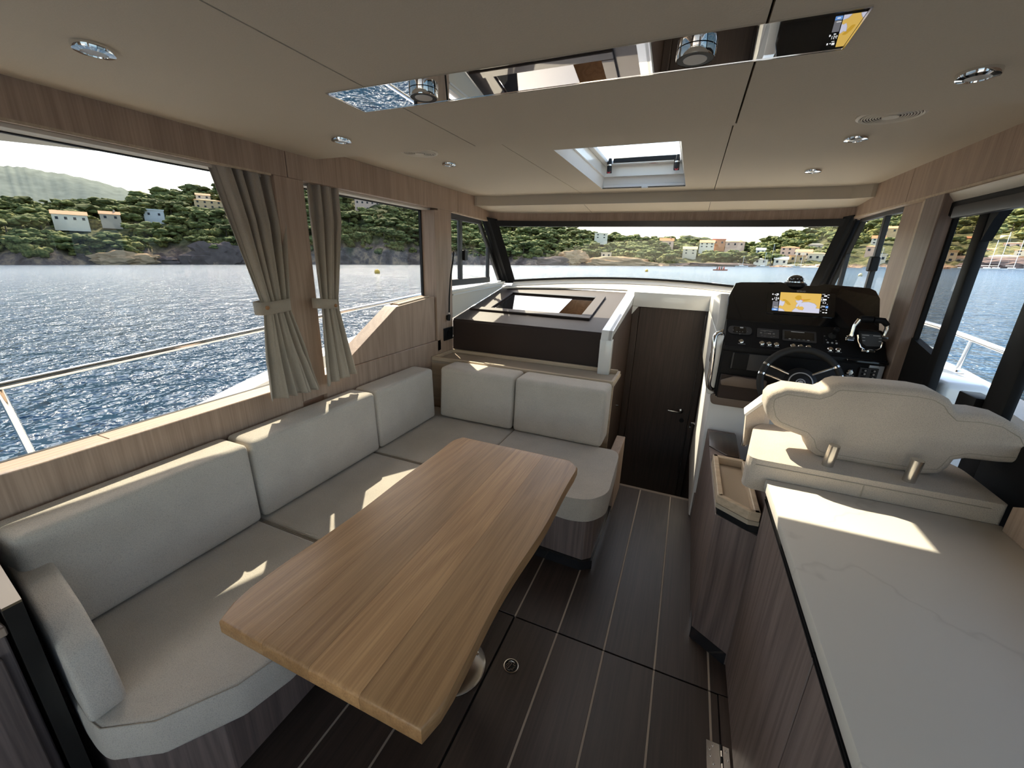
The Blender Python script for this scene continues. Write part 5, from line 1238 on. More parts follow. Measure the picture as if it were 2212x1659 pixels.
def mirrorlight(x, y, label):
    z = ZC - 0.003; r = 0.037
    t = thing('ceiling_light', label, 'light', (x, y, z - 0.02), GL_)
    m = Matrix.Translation((x, y, z)) @ Matrix.Diagonal((1, 1, -1, 1))
    lathe('rim', [(r, 0.0), (r, 0.010), (r * 0.97, 0.016), (r * 0.92, 0.016)], m, MT['chrome'], t, n=32)
    lathe('bezel', [(r * 0.92, 0.0155), (r * 0.62, 0.0155)], m, MT['black'], t, n=32)
    lathe('lens', [(r * 0.62, 0.0152), (r * 0.60, 0.0162), (0, 0.0162)], m, MT['lens'], t, n=24)
mirrorlight(-0.702, 1.033, 'chrome downlight on the left part of the ceiling mirror')
mirrorlight(-0.054, 1.030, 'chrome downlight on the right part of the ceiling mirror')
mi = thing('ceiling_mirror', 'long narrow mirror strip let into the ceiling', 'mirror', (-0.38, 1.04, ZC))
box('glass', (MX0 + 0.002, MY0 + 0.002, ZC - 0.002), (MX1 - 0.002, MY1 - 0.002, ZC + 0.02), MT['mirror'], mi, bev=0)
for i, (a, b, c, d) in enumerate(((MX0 - 0.001, MX1 + 0.001, MY0 - 0.001, MY0 + 0.002), (MX0 - 0.001, MX1 + 0.001, MY1 - 0.002, MY1 + 0.001), (MX0 - 0.001, MX0 + 0.002, MY0 + 0.002, MY1 - 0.002), (MX1 - 0.002, MX1 + 0.001, MY0 + 0.002, MY1 - 0.002))):
    box('edge_bead', (a, c, ZC - 0.003), (b, d, ZC + 0.01), MT['chrome'], mi, bev=0)
for x, lb in ((-1.240, 'round perforated ceiling speaker on the left'), (0.495, 'round perforated ceiling speaker on the right')):
    t = thing('ceiling_speaker', lb, 'speaker', (x, 1.79, ZF - 0.01), 'ceiling speakers')
    m = Matrix.Translation((x, 1.775, ZF)) @ Matrix.Diagonal((1, 1, -1, 1))
    lathe('rim', [(0.086, 0), (0.086, 0.005), (0.078, 0.009), (0.074, 0.006)], m, MT['cream'], t, n=40)
    for i in range(7):
        r = 0.072 - 0.007 * i
        lathe('grille_ring', [(r, 0.0075), (r - 0.002, 0.0095), (r - 0.0042, 0.0085)], m, MT['cream'], t, n=36)
    lathe('backing', [(0.075, 0.004), (0, 0.004)], m, MT['taupe'], t, n=32)
    lathe('centre_cap', [(0.022, 0.006), (0.021, 0.011), (0, 0.012)], m, MT['cream'], t, n=24)
# ---- skylight: white well, framed tilted glass, two latches
sk_ = thing('skylight', 'roof hatch in a white well with two black latches', 'hatch', ((HX0 + HX1) / 2, 2.45, ZF)); 
def well(name, pts, mat=MT['whitemat']): return mkd(name, pts, [tuple(range(len(pts)))], mat, sk_)
b0 = [(HX0, HY0), (HX1, HY0), (HX1, HY1), (HX0, HY1)]
GX0, GX1, GY0_, GY1_ = HX0 + 0.05, HX1 - 0.04, HY0 + 0.16, HY1 - 0.11
t0 = [(HX0 + 0.02, HY0 + 0.08), (HX1 - 0.02, HY0 + 0.08), (HX1 - 0.02, HY1 - 0.03), (HX0 + 0.02, HY1 - 0.03)]
zb_, zt2 = ZF - 0.001, 2.075
for k in range(4):
    k2 = (k + 1) % 4
    prism('well_side', [(*b0[k], zb_), (*b0[k2], zb_), (*t0[k2], zt2), (*t0[k], zt2)], (Vector((((b0[k][0] + b0[k2][0]) / 2 - (HX0 + HX1) / 2) * 0.02, ((b0[k][1] + b0[k2][1]) / 2 - (HY0 + HY1) / 2) * 0.02, 0.006))), MT['whitemat'], sk_, smooth=False)
for a, b in (((t0[0][0], t0[0][1]), (GX0, t0[2][1])), ((GX1, t0[0][1]), (t0[1][0], t0[2][1])), ((GX0, t0[0][1]), (GX1, GY0_)), ((GX0, GY1_), (GX1, t0[2][1]))):
    box('hatch_frame', (*a, zt2 - 0.004), (*b, zt2 + 0.02), MT['whitemat'], sk_, bev=0.004, seg=2)
box('hatch_seal', (GX0 + 0.03, GY1_ - 0.006, zt2 + 0.004), (GX1 - 0.03, GY1_ + 0.006, zt2 + 0.03), MT['black'], sk_, bev=0.002)
box('pane', (GX0, GY0_, zt2 + 0.022), (GX1, GY1_, zt2 + 0.030), MT['glass'], sk_, bev=0)
for x in (GX0 + 0.018, GX1 - 0.018):
    y = GY1_ - 0.05
    la = tube('latch', [(x, y + 0.005, zt2 + 0.02), (x, y, zt2 - 0.02), (x, y + 0.008, zt2 - 0.062)], [0.010, 0.014, 0.016], MT['black'], sk_, n=14)
    tube('latch_arm', [(x - 0.014, y + 0.02, zt2 + 0.008), (x - 0.012, y + 0.03, zt2 - 0.055)], 0.007, MT['black'], la, n=8)
    lathe('latch_mark', [(0.010, 0), (0.010, 0.002), (0, 0.002)], frame_of((x, y - 0.006, zt2 - 0.056), (1, 0, 0), (0, 0.3, 0.9)), MT['red'], la, n=12)
    lathe('latch_collar', [(0.0155, -0.022), (0.0155, -0.014)], Matrix.Translation((x, y, zt2)), MT['steel'], la, n=14)
[dash_mark('maker_mark', frame_of((-0.31, GY1_ + 0.028 - 0.012 * k, zt2 - 0.0043), (1, 0, 0), (0, -1, 0)), w, 0.006, MT['red'], sk_) for k, w in ((0, 0.055), (1, 0.028))]
box('blind_bar', (HX0 + 0.012, HY1 - 0.016, ZF + 0.002), (HX1 - 0.008, HY1 - 0.008, ZF + 0.018), MT['whitemat'], sk_, bev=0.002)
box('blind_slot', (HX0 + 0.004, HY1 - 0.010, ZF - 0.002), (HX1 - 0.002, HY1 + 0.004, ZF + 0.001), MT['black'], sk_, bev=0)
box('blind_pull', (-0.375, HY1 - 0.024, ZF - 0.008), (-0.335, HY1 - 0.004, ZF + 0.010), MT['whitemat'], sk_, bev=0.004)

# ================================================================== FLOOR FITTINGS
pr0 = at_z(1104, 1439, 0)
rp = thing('floor_ring_pull', 'round steel ring pull let into the dark floor hatch', 'ring pull', (pr0.x, pr0.y, 0))
m = Matrix.Translation((pr0.x, pr0.y, 0))
lathe('rim', [(0.029, 0.0), (0.029, 0.003), (0.0255, 0.0035), (0.0252, 0.0008)], m, MT['steel'], rp, n=36)
lathe('cup', [(0.0252, 0.0012), (0, 0.0012)], m, MT['black'], rp, n=28)
def wire(nm, pts, r=0.0009): return tube(nm, [(pr0.x + x, pr0.y + y, 0.0022) for x, y in pts], r, MT['steel'], rp, n=6)
wire('handle_outline', [(-0.014, 0.014), (-0.006, 0.019), (0.006, 0.018), (0.009, 0.013), (0.005, 0.008), (0.013, 0.004)])
wire('handle_outline', [(-0.014, 0.014), (-0.013, 0.004), (-0.020, -0.004), (-0.014, -0.015), (-0.004, -0.019), (0.001, -0.018), (0.004, -0.012), (0.012, -0.013)])
wire('handle_bar', [(-0.009, 0.012), (-0.001, 0.013), (-0.003, 0.001), (-0.008, -0.013), (-0.014, -0.007), (-0.009, 0.002), (-0.009, 0.012)])
wire('handle_mark', [(0.008, -0.009), (0.014, -0.006), (0.009, -0.003), (0.015, -0.001)], 0.0007); wire('handle_mark', [(0.012, 0.008), (0.016, 0.006), (0.014, 0.004)], 0.0007)
hg0 = at_z(1525, 1596, 0.002)

hx = 0.3085; hy1 = hg0.y; hy0 = hy1 - 0.115
hg = box('hatch_hinge', (hg0.x, hy0, 0.0002), (hx - 0.004, hy1, 0.0025), MT['steel'], fl, bev=0.0006, label='steel hatch hinge')
box('leaf', (hx + 0.004, hy0, 0.0002), (hx + 0.024, hy1, 0.0025), MT['steel'], hg, bev=0.0006)
for k in range(6): tube('knuckle', [(hx, hy1 - 0.001 - 0.019 * k, 0.003), (hx, hy1 - 0.0185 - 0.019 * k, 0.003)], 0.0038, MT['steel'] if k % 2 else MT['black'], hg, n=10)
for x, y in ((hg0.x + 0.020, hy1 - 0.013), (hg0.x + 0.011, hy1 - 0.027), (hg0.x + 0.012, hy1 - 0.046), (hg0.x + 0.02, hy1 - 0.066), (hx + 0.014, hy1 - 0.014), (hx + 0.017, hy1 - 0.04)):
    lathe('screw', [(0.0042, 0.0024), (0.0036, 0.0038), (0, 0.0045)], Matrix.Translation((x, y, 0)), MT['chrome'], hg, n=12)
# ================================================================== OUTSIDE: DECK
TILT = 0.0262                     # the boat lies over 1.5 degrees, so the sea rises to starboard
Z0 = -1.10
def sea_z(x, y): return Z0 + TILT * x - 0.0007 * y
_cap = [(-6, 0.35), (0.5, 0.545), (0.97, 0.645), (1.6, 0.785), (2.5, 0.895), (3.24, 0.945), (10, 1.0)]
def cap_z(y):
    for p, q in zip(_cap, _cap[1:]):
        if p[0] <= y <= q[0]: return p[1] + (q[1] - p[1]) * (y - p[0]) / (q[0] - p[0])
    return _cap[-1][1]
hull = thing('side_deck', 'white bulwarks and side decks of the boat', 'deck', (-0.4, 2, 0.4))
def strip(name, fa, fb, th, mat, parent, n=16): return ribbon(name, fa, fb, th, mat, parent, n=n, smooth=30)
def bx(y, s):                      # bulwark line, narrowing to the bow
    t = max(0.0, (y - 3.0) / 6.0); w = 1.87 * (1 - t ** 2.2)
    return -0.38 + s * w
for s in (-1, 1):
    f_y = lambda t: -2.5 + 11.3 * t
    strip('bulwark_cap', lambda t: (bx(f_y(t), s) + s * 0.07, f_y(t), cap_z(f_y(t))), lambda t: (bx(f_y(t), s) - s * 0.07, f_y(t), cap_z(f_y(t))), (0, 0, -0.03), MT['white'], hull, n=40)
    strip('bulwark_inner', lambda t: (bx(f_y(t), s) - s * 0.06, f_y(t), cap_z(f_y(t)) - 0.031), lambda t: (bx(f_y(t), s) - s * 0.06, f_y(t), cap_z(f_y(t)) - 0.5), (s * 0.02, 0, 0), MT['white'], hull, n=40)
    strip('hull_side', lambda t: (bx(f_y(t), s) + s * 0.06, f_y(t), cap_z(f_y(t)) - 0.031), lambda t: (bx(f_y(t), s) - s * 0.05, f_y(t), -1.3), (-s * 0.02, 0, 0), MT['white'], hull, n=40)
    strip('walkway', lambda t: (bx(f_y(t), s) - s * 0.06, f_y(t), cap_z(f_y(t)) - 0.42), lambda t: (-0.38 + s * min(1.36, abs(bx(f_y(t), s) + 0.38) - 0.05), f_y(t), cap_z(f_y(t)) - 0.42), (0, 0, -0.04), MT['white'], hull, n=40)
strip('foredeck', lambda t: (-0.38 + (bx(4.0 + 4.6 * t, 1) + 0.38) * 0.97, 4.0 + 4.6 * t, 0.93), lambda t: (-0.38 - (bx(4.0 + 4.6 * t, 1) + 0.38) * 0.97, 4.0 + 4.6 * t, 0.93), (0, 0, -0.05), MT['white'], hull, n=24)
strip('coachroof', lambda t: (-0.38 + 1.30 * (1 - t ** 3), 3.86 + 2.9 * t, 1.185 - 0.04 * t), lambda t: (-0.38 - 1.30 * (1 - t ** 3), 3.86 + 2.9 * t, 1.185 - 0.04 * t), (0, 0, -0.12), MT['white'], hull, n=24)
box('cabin_side', (-1.86, YB, -0.1), (-1.81, 4.0, 0.82), MT['white'], hull, bev=0)
box('cabin_side', (1.02, YB, -0.1), (1.06, 2.3, 0.34), MT['white'], hull, bev=0)
box('cabin_side', (1.0, 2.34, 0.2), (1.06, 4.0, 1.16), MT['white'], hull, bev=0)
box('door_coaming', (1.03, 2.20, 0.3), (1.20, 2.55, 1.05), MT['white'], hull, bev=0.03, seg=3)
box('cockpit_bounce_sole', (-2.1, -5.2, -0.10), (1.35, -1.5, -0.03), MT['cream'], hull, bev=0)  # unseen deck, added to bounce sunlight up to the ceiling
box('cockpit_coaming', (-2.1, -5.2, -0.1), (1.35, -4.9, 0.75), MT['white'], hull, bev=0)
def rail(label, s):
    t = thing('guard_rail', label, 'rail', (-0.38 + s * 1.87, 2, cap_z(2)))
    ys = [-2.2 + 0.4 * i for i in range(26)]
    rz = lambda y: 0.965 + 0.055 * min(y, 3.5) + 0.0 * y
    tube('top_rail', [(bx(y, s), y, rz(y)) for y in ys], 0.0155, MT['chrome'], t, n=12)
    for y in ((-1.2, 0.595, 4.0, 5.6) if s < 0 else (-1.0, 1.0, 3.09, 5.4)):
        st = tube('stanchion', [(bx(y, s), y, cap_z(y)), (bx(y, s), y - 0.035, rz(y - 0.035) - 0.012)], 0.0125, MT['chrome'], t, n=12)
        lathe('foot', [(0.032, 0), (0.032, 0.006), (0.02, 0.010), (0.013, 0.016)], Matrix.Translation((bx(y, s), y, cap_z(y) + 0.0005)), MT['chrome'], st, n=18)
    return t
rail('stainless guard rail outside the left windows', -1)
rail('stainless guard rail outside the right side door', 1)

# ================================================================== SEA
def sea_mat():
    m, nt, b = new_mat('sea_water'); L = nt.links.new
    geo = N(nt, 'ShaderNodeNewGeometry')
    mp = N(nt, 'ShaderNodeMapping'); mp.inputs['Scale'].default_value = (1, 1, 1); mp.inputs['Rotation'].default_value = (0, 0, 0.5)
    L(geo.outputs['Position'], mp.inputs['Vector'])
    st = N(nt, 'ShaderNodeMapping'); st.inputs['Scale'].default_value = (0.75, 1.0, 1); L(mp.outputs[0], st.inputs['Vector'])
    def nz(scale, detail, rough=0.55):
        n = N(nt, 'ShaderNodeTexNoise'); n.inputs['Scale'].default_value = scale; n.inputs['Detail'].default_value = detail; n.inputs['Roughness'].default_value = rough
        n.inputs['Distortion'].default_value = 0.25
        L(st.outputs[0], n.inputs['Vector']); return n
    a, c = nz(0.75, 4.0, 0.6), nz(3.6, 2.0)
    ad = N(nt, 'ShaderNodeMath', operation='MULTIPLY_ADD'); ad.inputs[1].default_value = 0.28; L(c.outputs['Fac'], ad.inputs[0]); L(a.outputs['Fac'], ad.inputs[2])
    bp = N(nt, 'ShaderNodeBump'); bp.inputs['Strength'].default_value = 1.0; bp.inputs['Distance'].default_value = 0.75
    L(ad.outputs[0], bp.inputs['Height']); L(bp.outputs[0], b.inputs['Normal'])
    b.inputs['Base Color'].default_value = (0.011, 0.046, 0.092, 1)
    ln = N(nt, 'ShaderNodeVectorMath', operation='LENGTH'); L(geo.outputs['Position'], ln.inputs[0])       # rougher farther out, to spread the sun glitter into a sheen
    rg_ = N(nt, 'ShaderNodeMapRange'); rg_.inputs[1].default_value = 20; rg_.inputs[2].default_value = 140; rg_.inputs[3].default_value = 0.13; rg_.inputs[4].default_value = 0.22
    L(ln.outputs['Value'], rg_.inputs[0]); L(rg_.outputs[0], b.inputs['Roughness'])
    b.inputs['IOR'].default_value = 1.33
    return m
MT['sea'] = sea_mat()
vs, fs = [], []
rr_ = [3.2, 8, 20, 50, 120, 250, 400, 900, 3000]; na = 72
for r in rr_:
    for k in range(na):
        a = 2 * PI * k / na; x, y = r * math.sin(a), r * math.cos(a) + 2
        vs.append((x, y, sea_z(x, y)))
for i in range(len(rr_) - 1):
    for k in range(na):
        k2 = (k + 1) % na; fs.append((i * na + k, (i + 1) * na + k, (i + 1) * na + k2, i * na + k2))
mkd('sea', vs, fs, MT['sea'], None, label='blue rippled sea glittering in the sun all round the boat', cat='sea', kind='stuff')

# ================================================================== COAST
def az_of(u, v=565): r = ray(u, v); return math.atan2(r.x, r.y)
D0 = 285.0
# (pixel column, skyline pixel row incl. trees, cliff share, depth to the ridge)
prof = [(-2600, 430, .24, 110), (-900, 430, .24, 110), (-300, 428, .24, 110), (0, 432, .24, 115), (60, 438, .24, 115), (150, 440, .24, 115), (250, 436, .24, 115), (310, 428, .24, 110), (380, 412, .24, 105), (450, 408, .24, 100), (560, 400, .24, 100), (700, 392, .24, 95), (800, 395, .24, 95), (905, 410, .24, 95), (985, 440, .24, 95), (1080, 474, .24, 85), (1200, 486, .24, 80), (1265, 498, .26, 80),
        (1330, 508, .16, 75), (1420, 518, .10, 75), (1500, 519, .08, 90), (1580, 528, .07, 90), (1640, 528, .06, 120), (1690, 510, .05, 180), (1760, 492, .05, 220), (1830, 482, .05, 230), (1930, 466, .06, 230), (2050, 462, .06, 230), (2130, 458, .06, 230), (2250, 448, .06, 230), (2500, 440, .08, 230), (3400, 440, .1, 230)]
tabl = []
for u, v, cl, dp in prof:
    r = ray(u, v); a = math.atan2(r.x, r.y)
    h = (1.5 + r.z / math.hypot(r.x, r.y) * (D0 + dp)) - sea_z((D0 + dp) * math.sin(a), (D0 + dp) * math.cos(a))
    tabl.append((a, h, cl, dp))
tabl.sort()
def coast(a):
    if a <= tabl[0][0]: return tabl[0][1:]
    for p, q in zip(tabl, tabl[1:]):
        if p[0] <= a <= q[0]:
            t = (a - p[0]) / (q[0] - p[0]); return tuple(p[i] * (1 - t) + q[i] * t for i in (1, 2, 3))
    return tabl[-1][1:]
def shore(a):
    w = (1 if a < rad(-8) else max(0, 1 - (a - rad(-8)) / rad(8)))
    return D0 + (5.0 * math.sin(23 * a + 1) + 3.5 * math.sin(57 * a)) * (0.35 + 0.65 * w)
def ground(a, d):
    """height above the sea of the land at azimuth a, d metres behind the shore line"""
    H, cl, dp = coast(a); H = max(H - 6.5, 3.0)
    n = noise.noise(Vector((a * 60, d * 0.03, 0.3)))
    n2 = noise.noise(Vector((a * 190, d * 0.10, 4.3)))
    cw = 10 + 4 * n
    hc_ = H * cl
    if d < 0: return -1.5
    if d < cw: h = hc_ * (d / cw) ** 0.7
    elif d < dp: t = (d - cw) / (dp - cw); h = hc_ + (H - hc_) * (1 - (1 - t) ** 1.5)
    else: h = H - (d - dp) * 0.10
    return max(h + (n * 1.8 + n2 * 0.9) * min(1, d / 12), 0.25 + 0.01 * d if d > 1 else 0.0)
A0, A1, NA = rad(-100), rad(62), 520
ds = [-6, 0, 1.2, 2.6, 4.5, 7, 10, 13, 17, 22, 28, 36, 46, 58, 72, 88, 106, 128, 155, 190, 230, 280, 340]
vs, fs = [], []
for i in range(NA + 1):
    a = A0 + (A1 - A0) * i / NA; s0 = shore(a)
    for d in ds:
        r = s0 + d + (1.6 * noise.noise(Vector((a * 160, d, 1.1))) if 0 <= d < 20 else 0)
        x, y = r * math.sin(a), r * math.cos(a)
        vs.append((x, y, sea_z(x, y) + ground(a, d) + (1.5 * noise.noise(Vector((x * 0.25, y * 0.25, d * 0.3))) if 1 < d < 14 else 0)))
nd = len(ds)
for i in range(NA):
    for j in range(nd - 1): fs.append((i * nd + j, (i + 1) * nd + j, (i + 1) * nd + j + 1, i * nd + j + 1))
def land_mat():
    m, nt, b = new_mat('coast_land'); L = nt.links.new
    geo = N(nt, 'ShaderNodeNewGeometry')
    n1 = N(nt, 'ShaderNodeTexNoise'); n1.inputs['Scale'].default_value = 0.16; n1.inputs['Detail'].default_value = 6; n1.inputs['Roughness'].default_value = 0.65
    L(geo.outputs['Position'], n1.inputs['Vector'])
    rock = N(nt, 'ShaderNodeValToRGB'); e = rock.color_ramp.elements
    e[0].position = 0.36; e[0].color = (0.10, 0.07, 0.055, 1); e[1].position = 0.66; e[1].color = (0.50, 0.34, 0.21, 1)
    x = rock.color_ramp.elements.new(0.5); x.color = (0.20, 0.145, 0.12, 1)
    L(n1.outputs['Fac'], rock.inputs[0])
    n2 = N(nt, 'ShaderNodeTexNoise'); n2.inputs['Scale'].default_value = 0.30; n2.inputs['Detail'].default_value = 5; L(geo.outputs['Position'], n2.inputs['Vector'])
    gr = N(nt, 'ShaderNodeValToRGB'); e = gr.color_ramp.elements
    e[0].position = 0.35; e[0].color = (0.045, 0.055, 0.022, 1); e[1].position = 0.65; e[1].color = (0.17, 0.16, 0.075, 1)
    L(n2.outputs['Fac'], gr.inputs[0])
    # rock low down near the water, scrub above
    at_ = N(nt, 'ShaderNodeAttribute'); at_.attribute_name = 'rock'
    mx = N(nt, 'ShaderNodeMixRGB'); L(at_.outputs['Fac'], mx.inputs[0]); L(gr.outputs[0], mx.inputs[1]); L(rock.outputs[0], mx.inputs[2])
    L(mx.outputs[0], b.inputs['Base Color']); b.inputs['Roughness'].default_value = 0.95; b.inputs['Specular IOR Level'].default_value = 0.1
    bp = N(nt, 'ShaderNodeBump'); bp.inputs['Strength'].default_value = 0.9; bp.inputs['Distance'].default_value = 2.5; L(n1.outputs['Fac'], bp.inputs['Height']); L(bp.outputs[0], b.inputs['Normal'])
    return m
MT['land'] = land_mat()
me = bpy.data.meshes.new('coast'); me.from_pydata(vs, [], fs)
at_ = me.attributes.new('rock', 'FLOAT', 'POINT')
vals = []
for i in range(NA + 1):
    a = A0 + (A1 - A0) * i / NA; H, cl, dp = coast(a)
    for d in ds:
        lim = 7 + cl * 26 + 9 * noise.noise(Vector((a * 45, 2.0, 0)))
        vals.append(max(0.0, min(1.0, (lim - d) / 7.0)))
at_.data.foreach_set('value', vals)
finish(me, MT['land'], 60)
link(bpy.data.objects.new('coast_land', me), None, kind='structure', label='rocky wooded shore of the bay', cat='shore')
# distant hazy ridge behind the left window
ridge = [(-2400, 380), (-900, 352), (-400, 350), (-120, 352), (0, 358), (40, 360), (90, 368), (160, 380), (220, 394), (280, 412), (315, 428), (350, 450), (420, 470)]
vs, fs = [], []
for (u, v), (u2, v2) in zip(ridge, ridge[1:]):
    pass
RD = 1500.0
cols = []
for i in range(len(ridge) - 1):
    for k in range(10):
        t = k / 10; cols.append((ridge[i][0] * (1 - t) + ridge[i + 1][0] * t, ridge[i][1] * (1 - t) + ridge[i + 1][1] * t))
cols.append(ridge[-1])
for j, (u, v) in enumerate(cols):
    top = at_r(u, v + 3.5 * noise.noise(Vector((j * 0.35, 0, 0))), RD)
    for f_, dd in ((0.0, -420.0), (0.2, -360), (0.38, -290), (0.55, -215), (0.7, -150), (0.84, -80), (1.0, 0.0), (0.8, 160)):
        q = Vector((top.x, top.y, 0)) * ((RD + dd) / RD); zs_ = sea_z(q.x, q.y)
        q.z = zs_ + (top.z - sea_z(top.x, top.y)) * f_ + (14 * noise.noise(Vector((q.x * 0.012, q.y * 0.012, 0))) if 0 < f_ < 1 else 0)
        vs.append(q)
for j in range(len(cols) - 1):
    for k in range(7): fs.append((j * 8 + k, (j + 1) * 8 + k, (j + 1) * 8 + k + 1, j * 8 + k + 1))
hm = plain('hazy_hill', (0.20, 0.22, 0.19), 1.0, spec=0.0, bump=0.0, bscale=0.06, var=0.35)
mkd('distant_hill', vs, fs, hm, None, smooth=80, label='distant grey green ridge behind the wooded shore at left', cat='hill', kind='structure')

# ================================================================== TREES
def leaf_mat(name, c1, c2):
    m, nt, b = new_mat(name); L = nt.links.new
    geo = N(nt, 'ShaderNodeNewGeometry'); n1 = N(nt, 'ShaderNodeTexNoise'); n1.inputs['Scale'].default_value = 0.9; n1.inputs['Detail'].default_value = 4
    L(geo.outputs['Position'], n1.inputs['Vector'])
    oi = N(nt, 'ShaderNodeObjectInfo')
    cr = N(nt, 'ShaderNodeValToRGB'); e = cr.color_ramp.elements; e[0].position = 0.34; e[1].position = 0.66
    e[0].color = (*c1, 1); e[1].color = (*c2, 1); L(n1.outputs['Fac'], cr.inputs[0])
    hs_ = N(nt, 'ShaderNodeHueSaturation'); mr = N(nt, 'ShaderNodeMapRange'); mr.inputs[3].default_value = 0.7; mr.inputs[4].default_value = 1.35
    L(oi.outputs['Random'], mr.inputs[0]); L(mr.outputs[0], hs_.inputs['Value']); L(cr.outputs[0], hs_.inputs['Color']); L(hs_.outputs[0], b.inputs['Base Color'])
    b.inputs['Roughness'].default_value = 0.9; b.inputs['Specular IOR Level'].default_value = 0.15
    return m
MT['pine'] = leaf_mat('pine_leaves', (0.045, 0.060, 0.022), (0.165, 0.175, 0.060))
MT['bush'] = leaf_mat('bush_leaves', (0.065, 0.080, 0.026), (0.25, 0.235, 0.075))
MT['trunk'] = plain('trunk_bark', (0.10, 0.07, 0.05), 0.9)
def clump_arrays(rnd, kind):
    """unit crown about 1 m radius built from leafy lumps"""
    V, F = [], []
    if kind == 'pine': lumps = [(rnd.uniform(-0.75, 0.75), rnd.uniform(-0.75, 0.75), rnd.uniform(-0.12, 0.28), rnd.uniform(0.32, 0.52), 0.45) for _ in range(9)]
    elif kind == 'round': lumps = [(rnd.uniform(-0.5, 0.5), rnd.uniform(-0.5, 0.5), rnd.uniform(-0.45, 0.5), rnd.uniform(0.40, 0.6), 0.85) for _ in range(7)]
    elif kind == 'tall': lumps = [(rnd.uniform(-0.3, 0.3), rnd.uniform(-0.3, 0.3), -0.9 + 0.3 * i, 0.5 * (1 - 0.09 * i), 0.9) for i in range(7)]
    else: lumps = [(rnd.uniform(-0.6, 0.6), rnd.uniform(-0.6, 0.6), rnd.uniform(-0.2, 0.15), rnd.uniform(0.35, 0.55), 0.7) for _ in range(4)]
    for x, y, z, r, sq in lumps:
        bm = bmesh.new(); bmesh.ops.create_icosphere(bm, subdivisions=2, radius=1)
        off = rnd.uniform(0, 50)
        for v in bm.verts:
            d = 1 + 0.55 * noise.noise(v.co * 1.7 + Vector((off, 0, 0))) + 0.45 * noise.noise(v.co * 4.5 + Vector((off, 3, 0)))
            v.co = Vector((x + v.co.x * r * d, y + v.co.y * r * d, z + v.co.z * r * d * sq))
        b0_ = len(V); bm.verts.index_update()
        V += [tuple(v.co) for v in bm.verts]; F += [tuple(b0_ + v.index for v in f.verts) for f in bm.faces]
        bm.free()
    return np.array(V), np.array(F)
rnd = random.Random(11)
KINDS = {'pine': [clump_arrays(rnd, 'pine') for _ in range(5)], 'round': [clump_arrays(rnd, 'round') for _ in range(4)], 'tall': [clump_arrays(rnd, 'tall') for _ in range(2)], 'bush': [clump_arrays(rnd, 'bush') for _ in range(4)]}
def proto(name, V, F, mat, th):
    """crown mesh and trunk mesh with origin at the foot, crown radius 1"""
    cr = bpy.data.meshes.new(name); cr.from_pydata([(x, y, z + th) for x, y, z in V], [], [tuple(f) for f in F]); finish(cr, mat, 80)
    bm = bmesh.new(); add_tube(bm, [(0, 0, -0.4), (0.04, 0.02, th * 0.5), (0.0, 0.05, th)], [0.07, 0.05, 0.03], 6)
    tr = bpy.data.meshes.new('trunk'); bm.to_mesh(tr); bm.free(); finish(tr, MT['trunk'], 60)
    return cr, tr
TH = {'pine': 1.25, 'round': 0.75, 'tall': 1.2, 'bush': 0.3}
PROTO = {k: [proto('crown', V, F, MT['pine' if k in ('pine', 'tall') else 'bush'], TH[k]) for V, F in KINDS[k]] for k in KINDS}
def land_point(a, d):
    s0 = shore(a); r = s0 + d; x, y = r * math.sin(a), r * math.cos(a)
    return Vector((x, y, sea_z(x, y) + ground(a, d)))
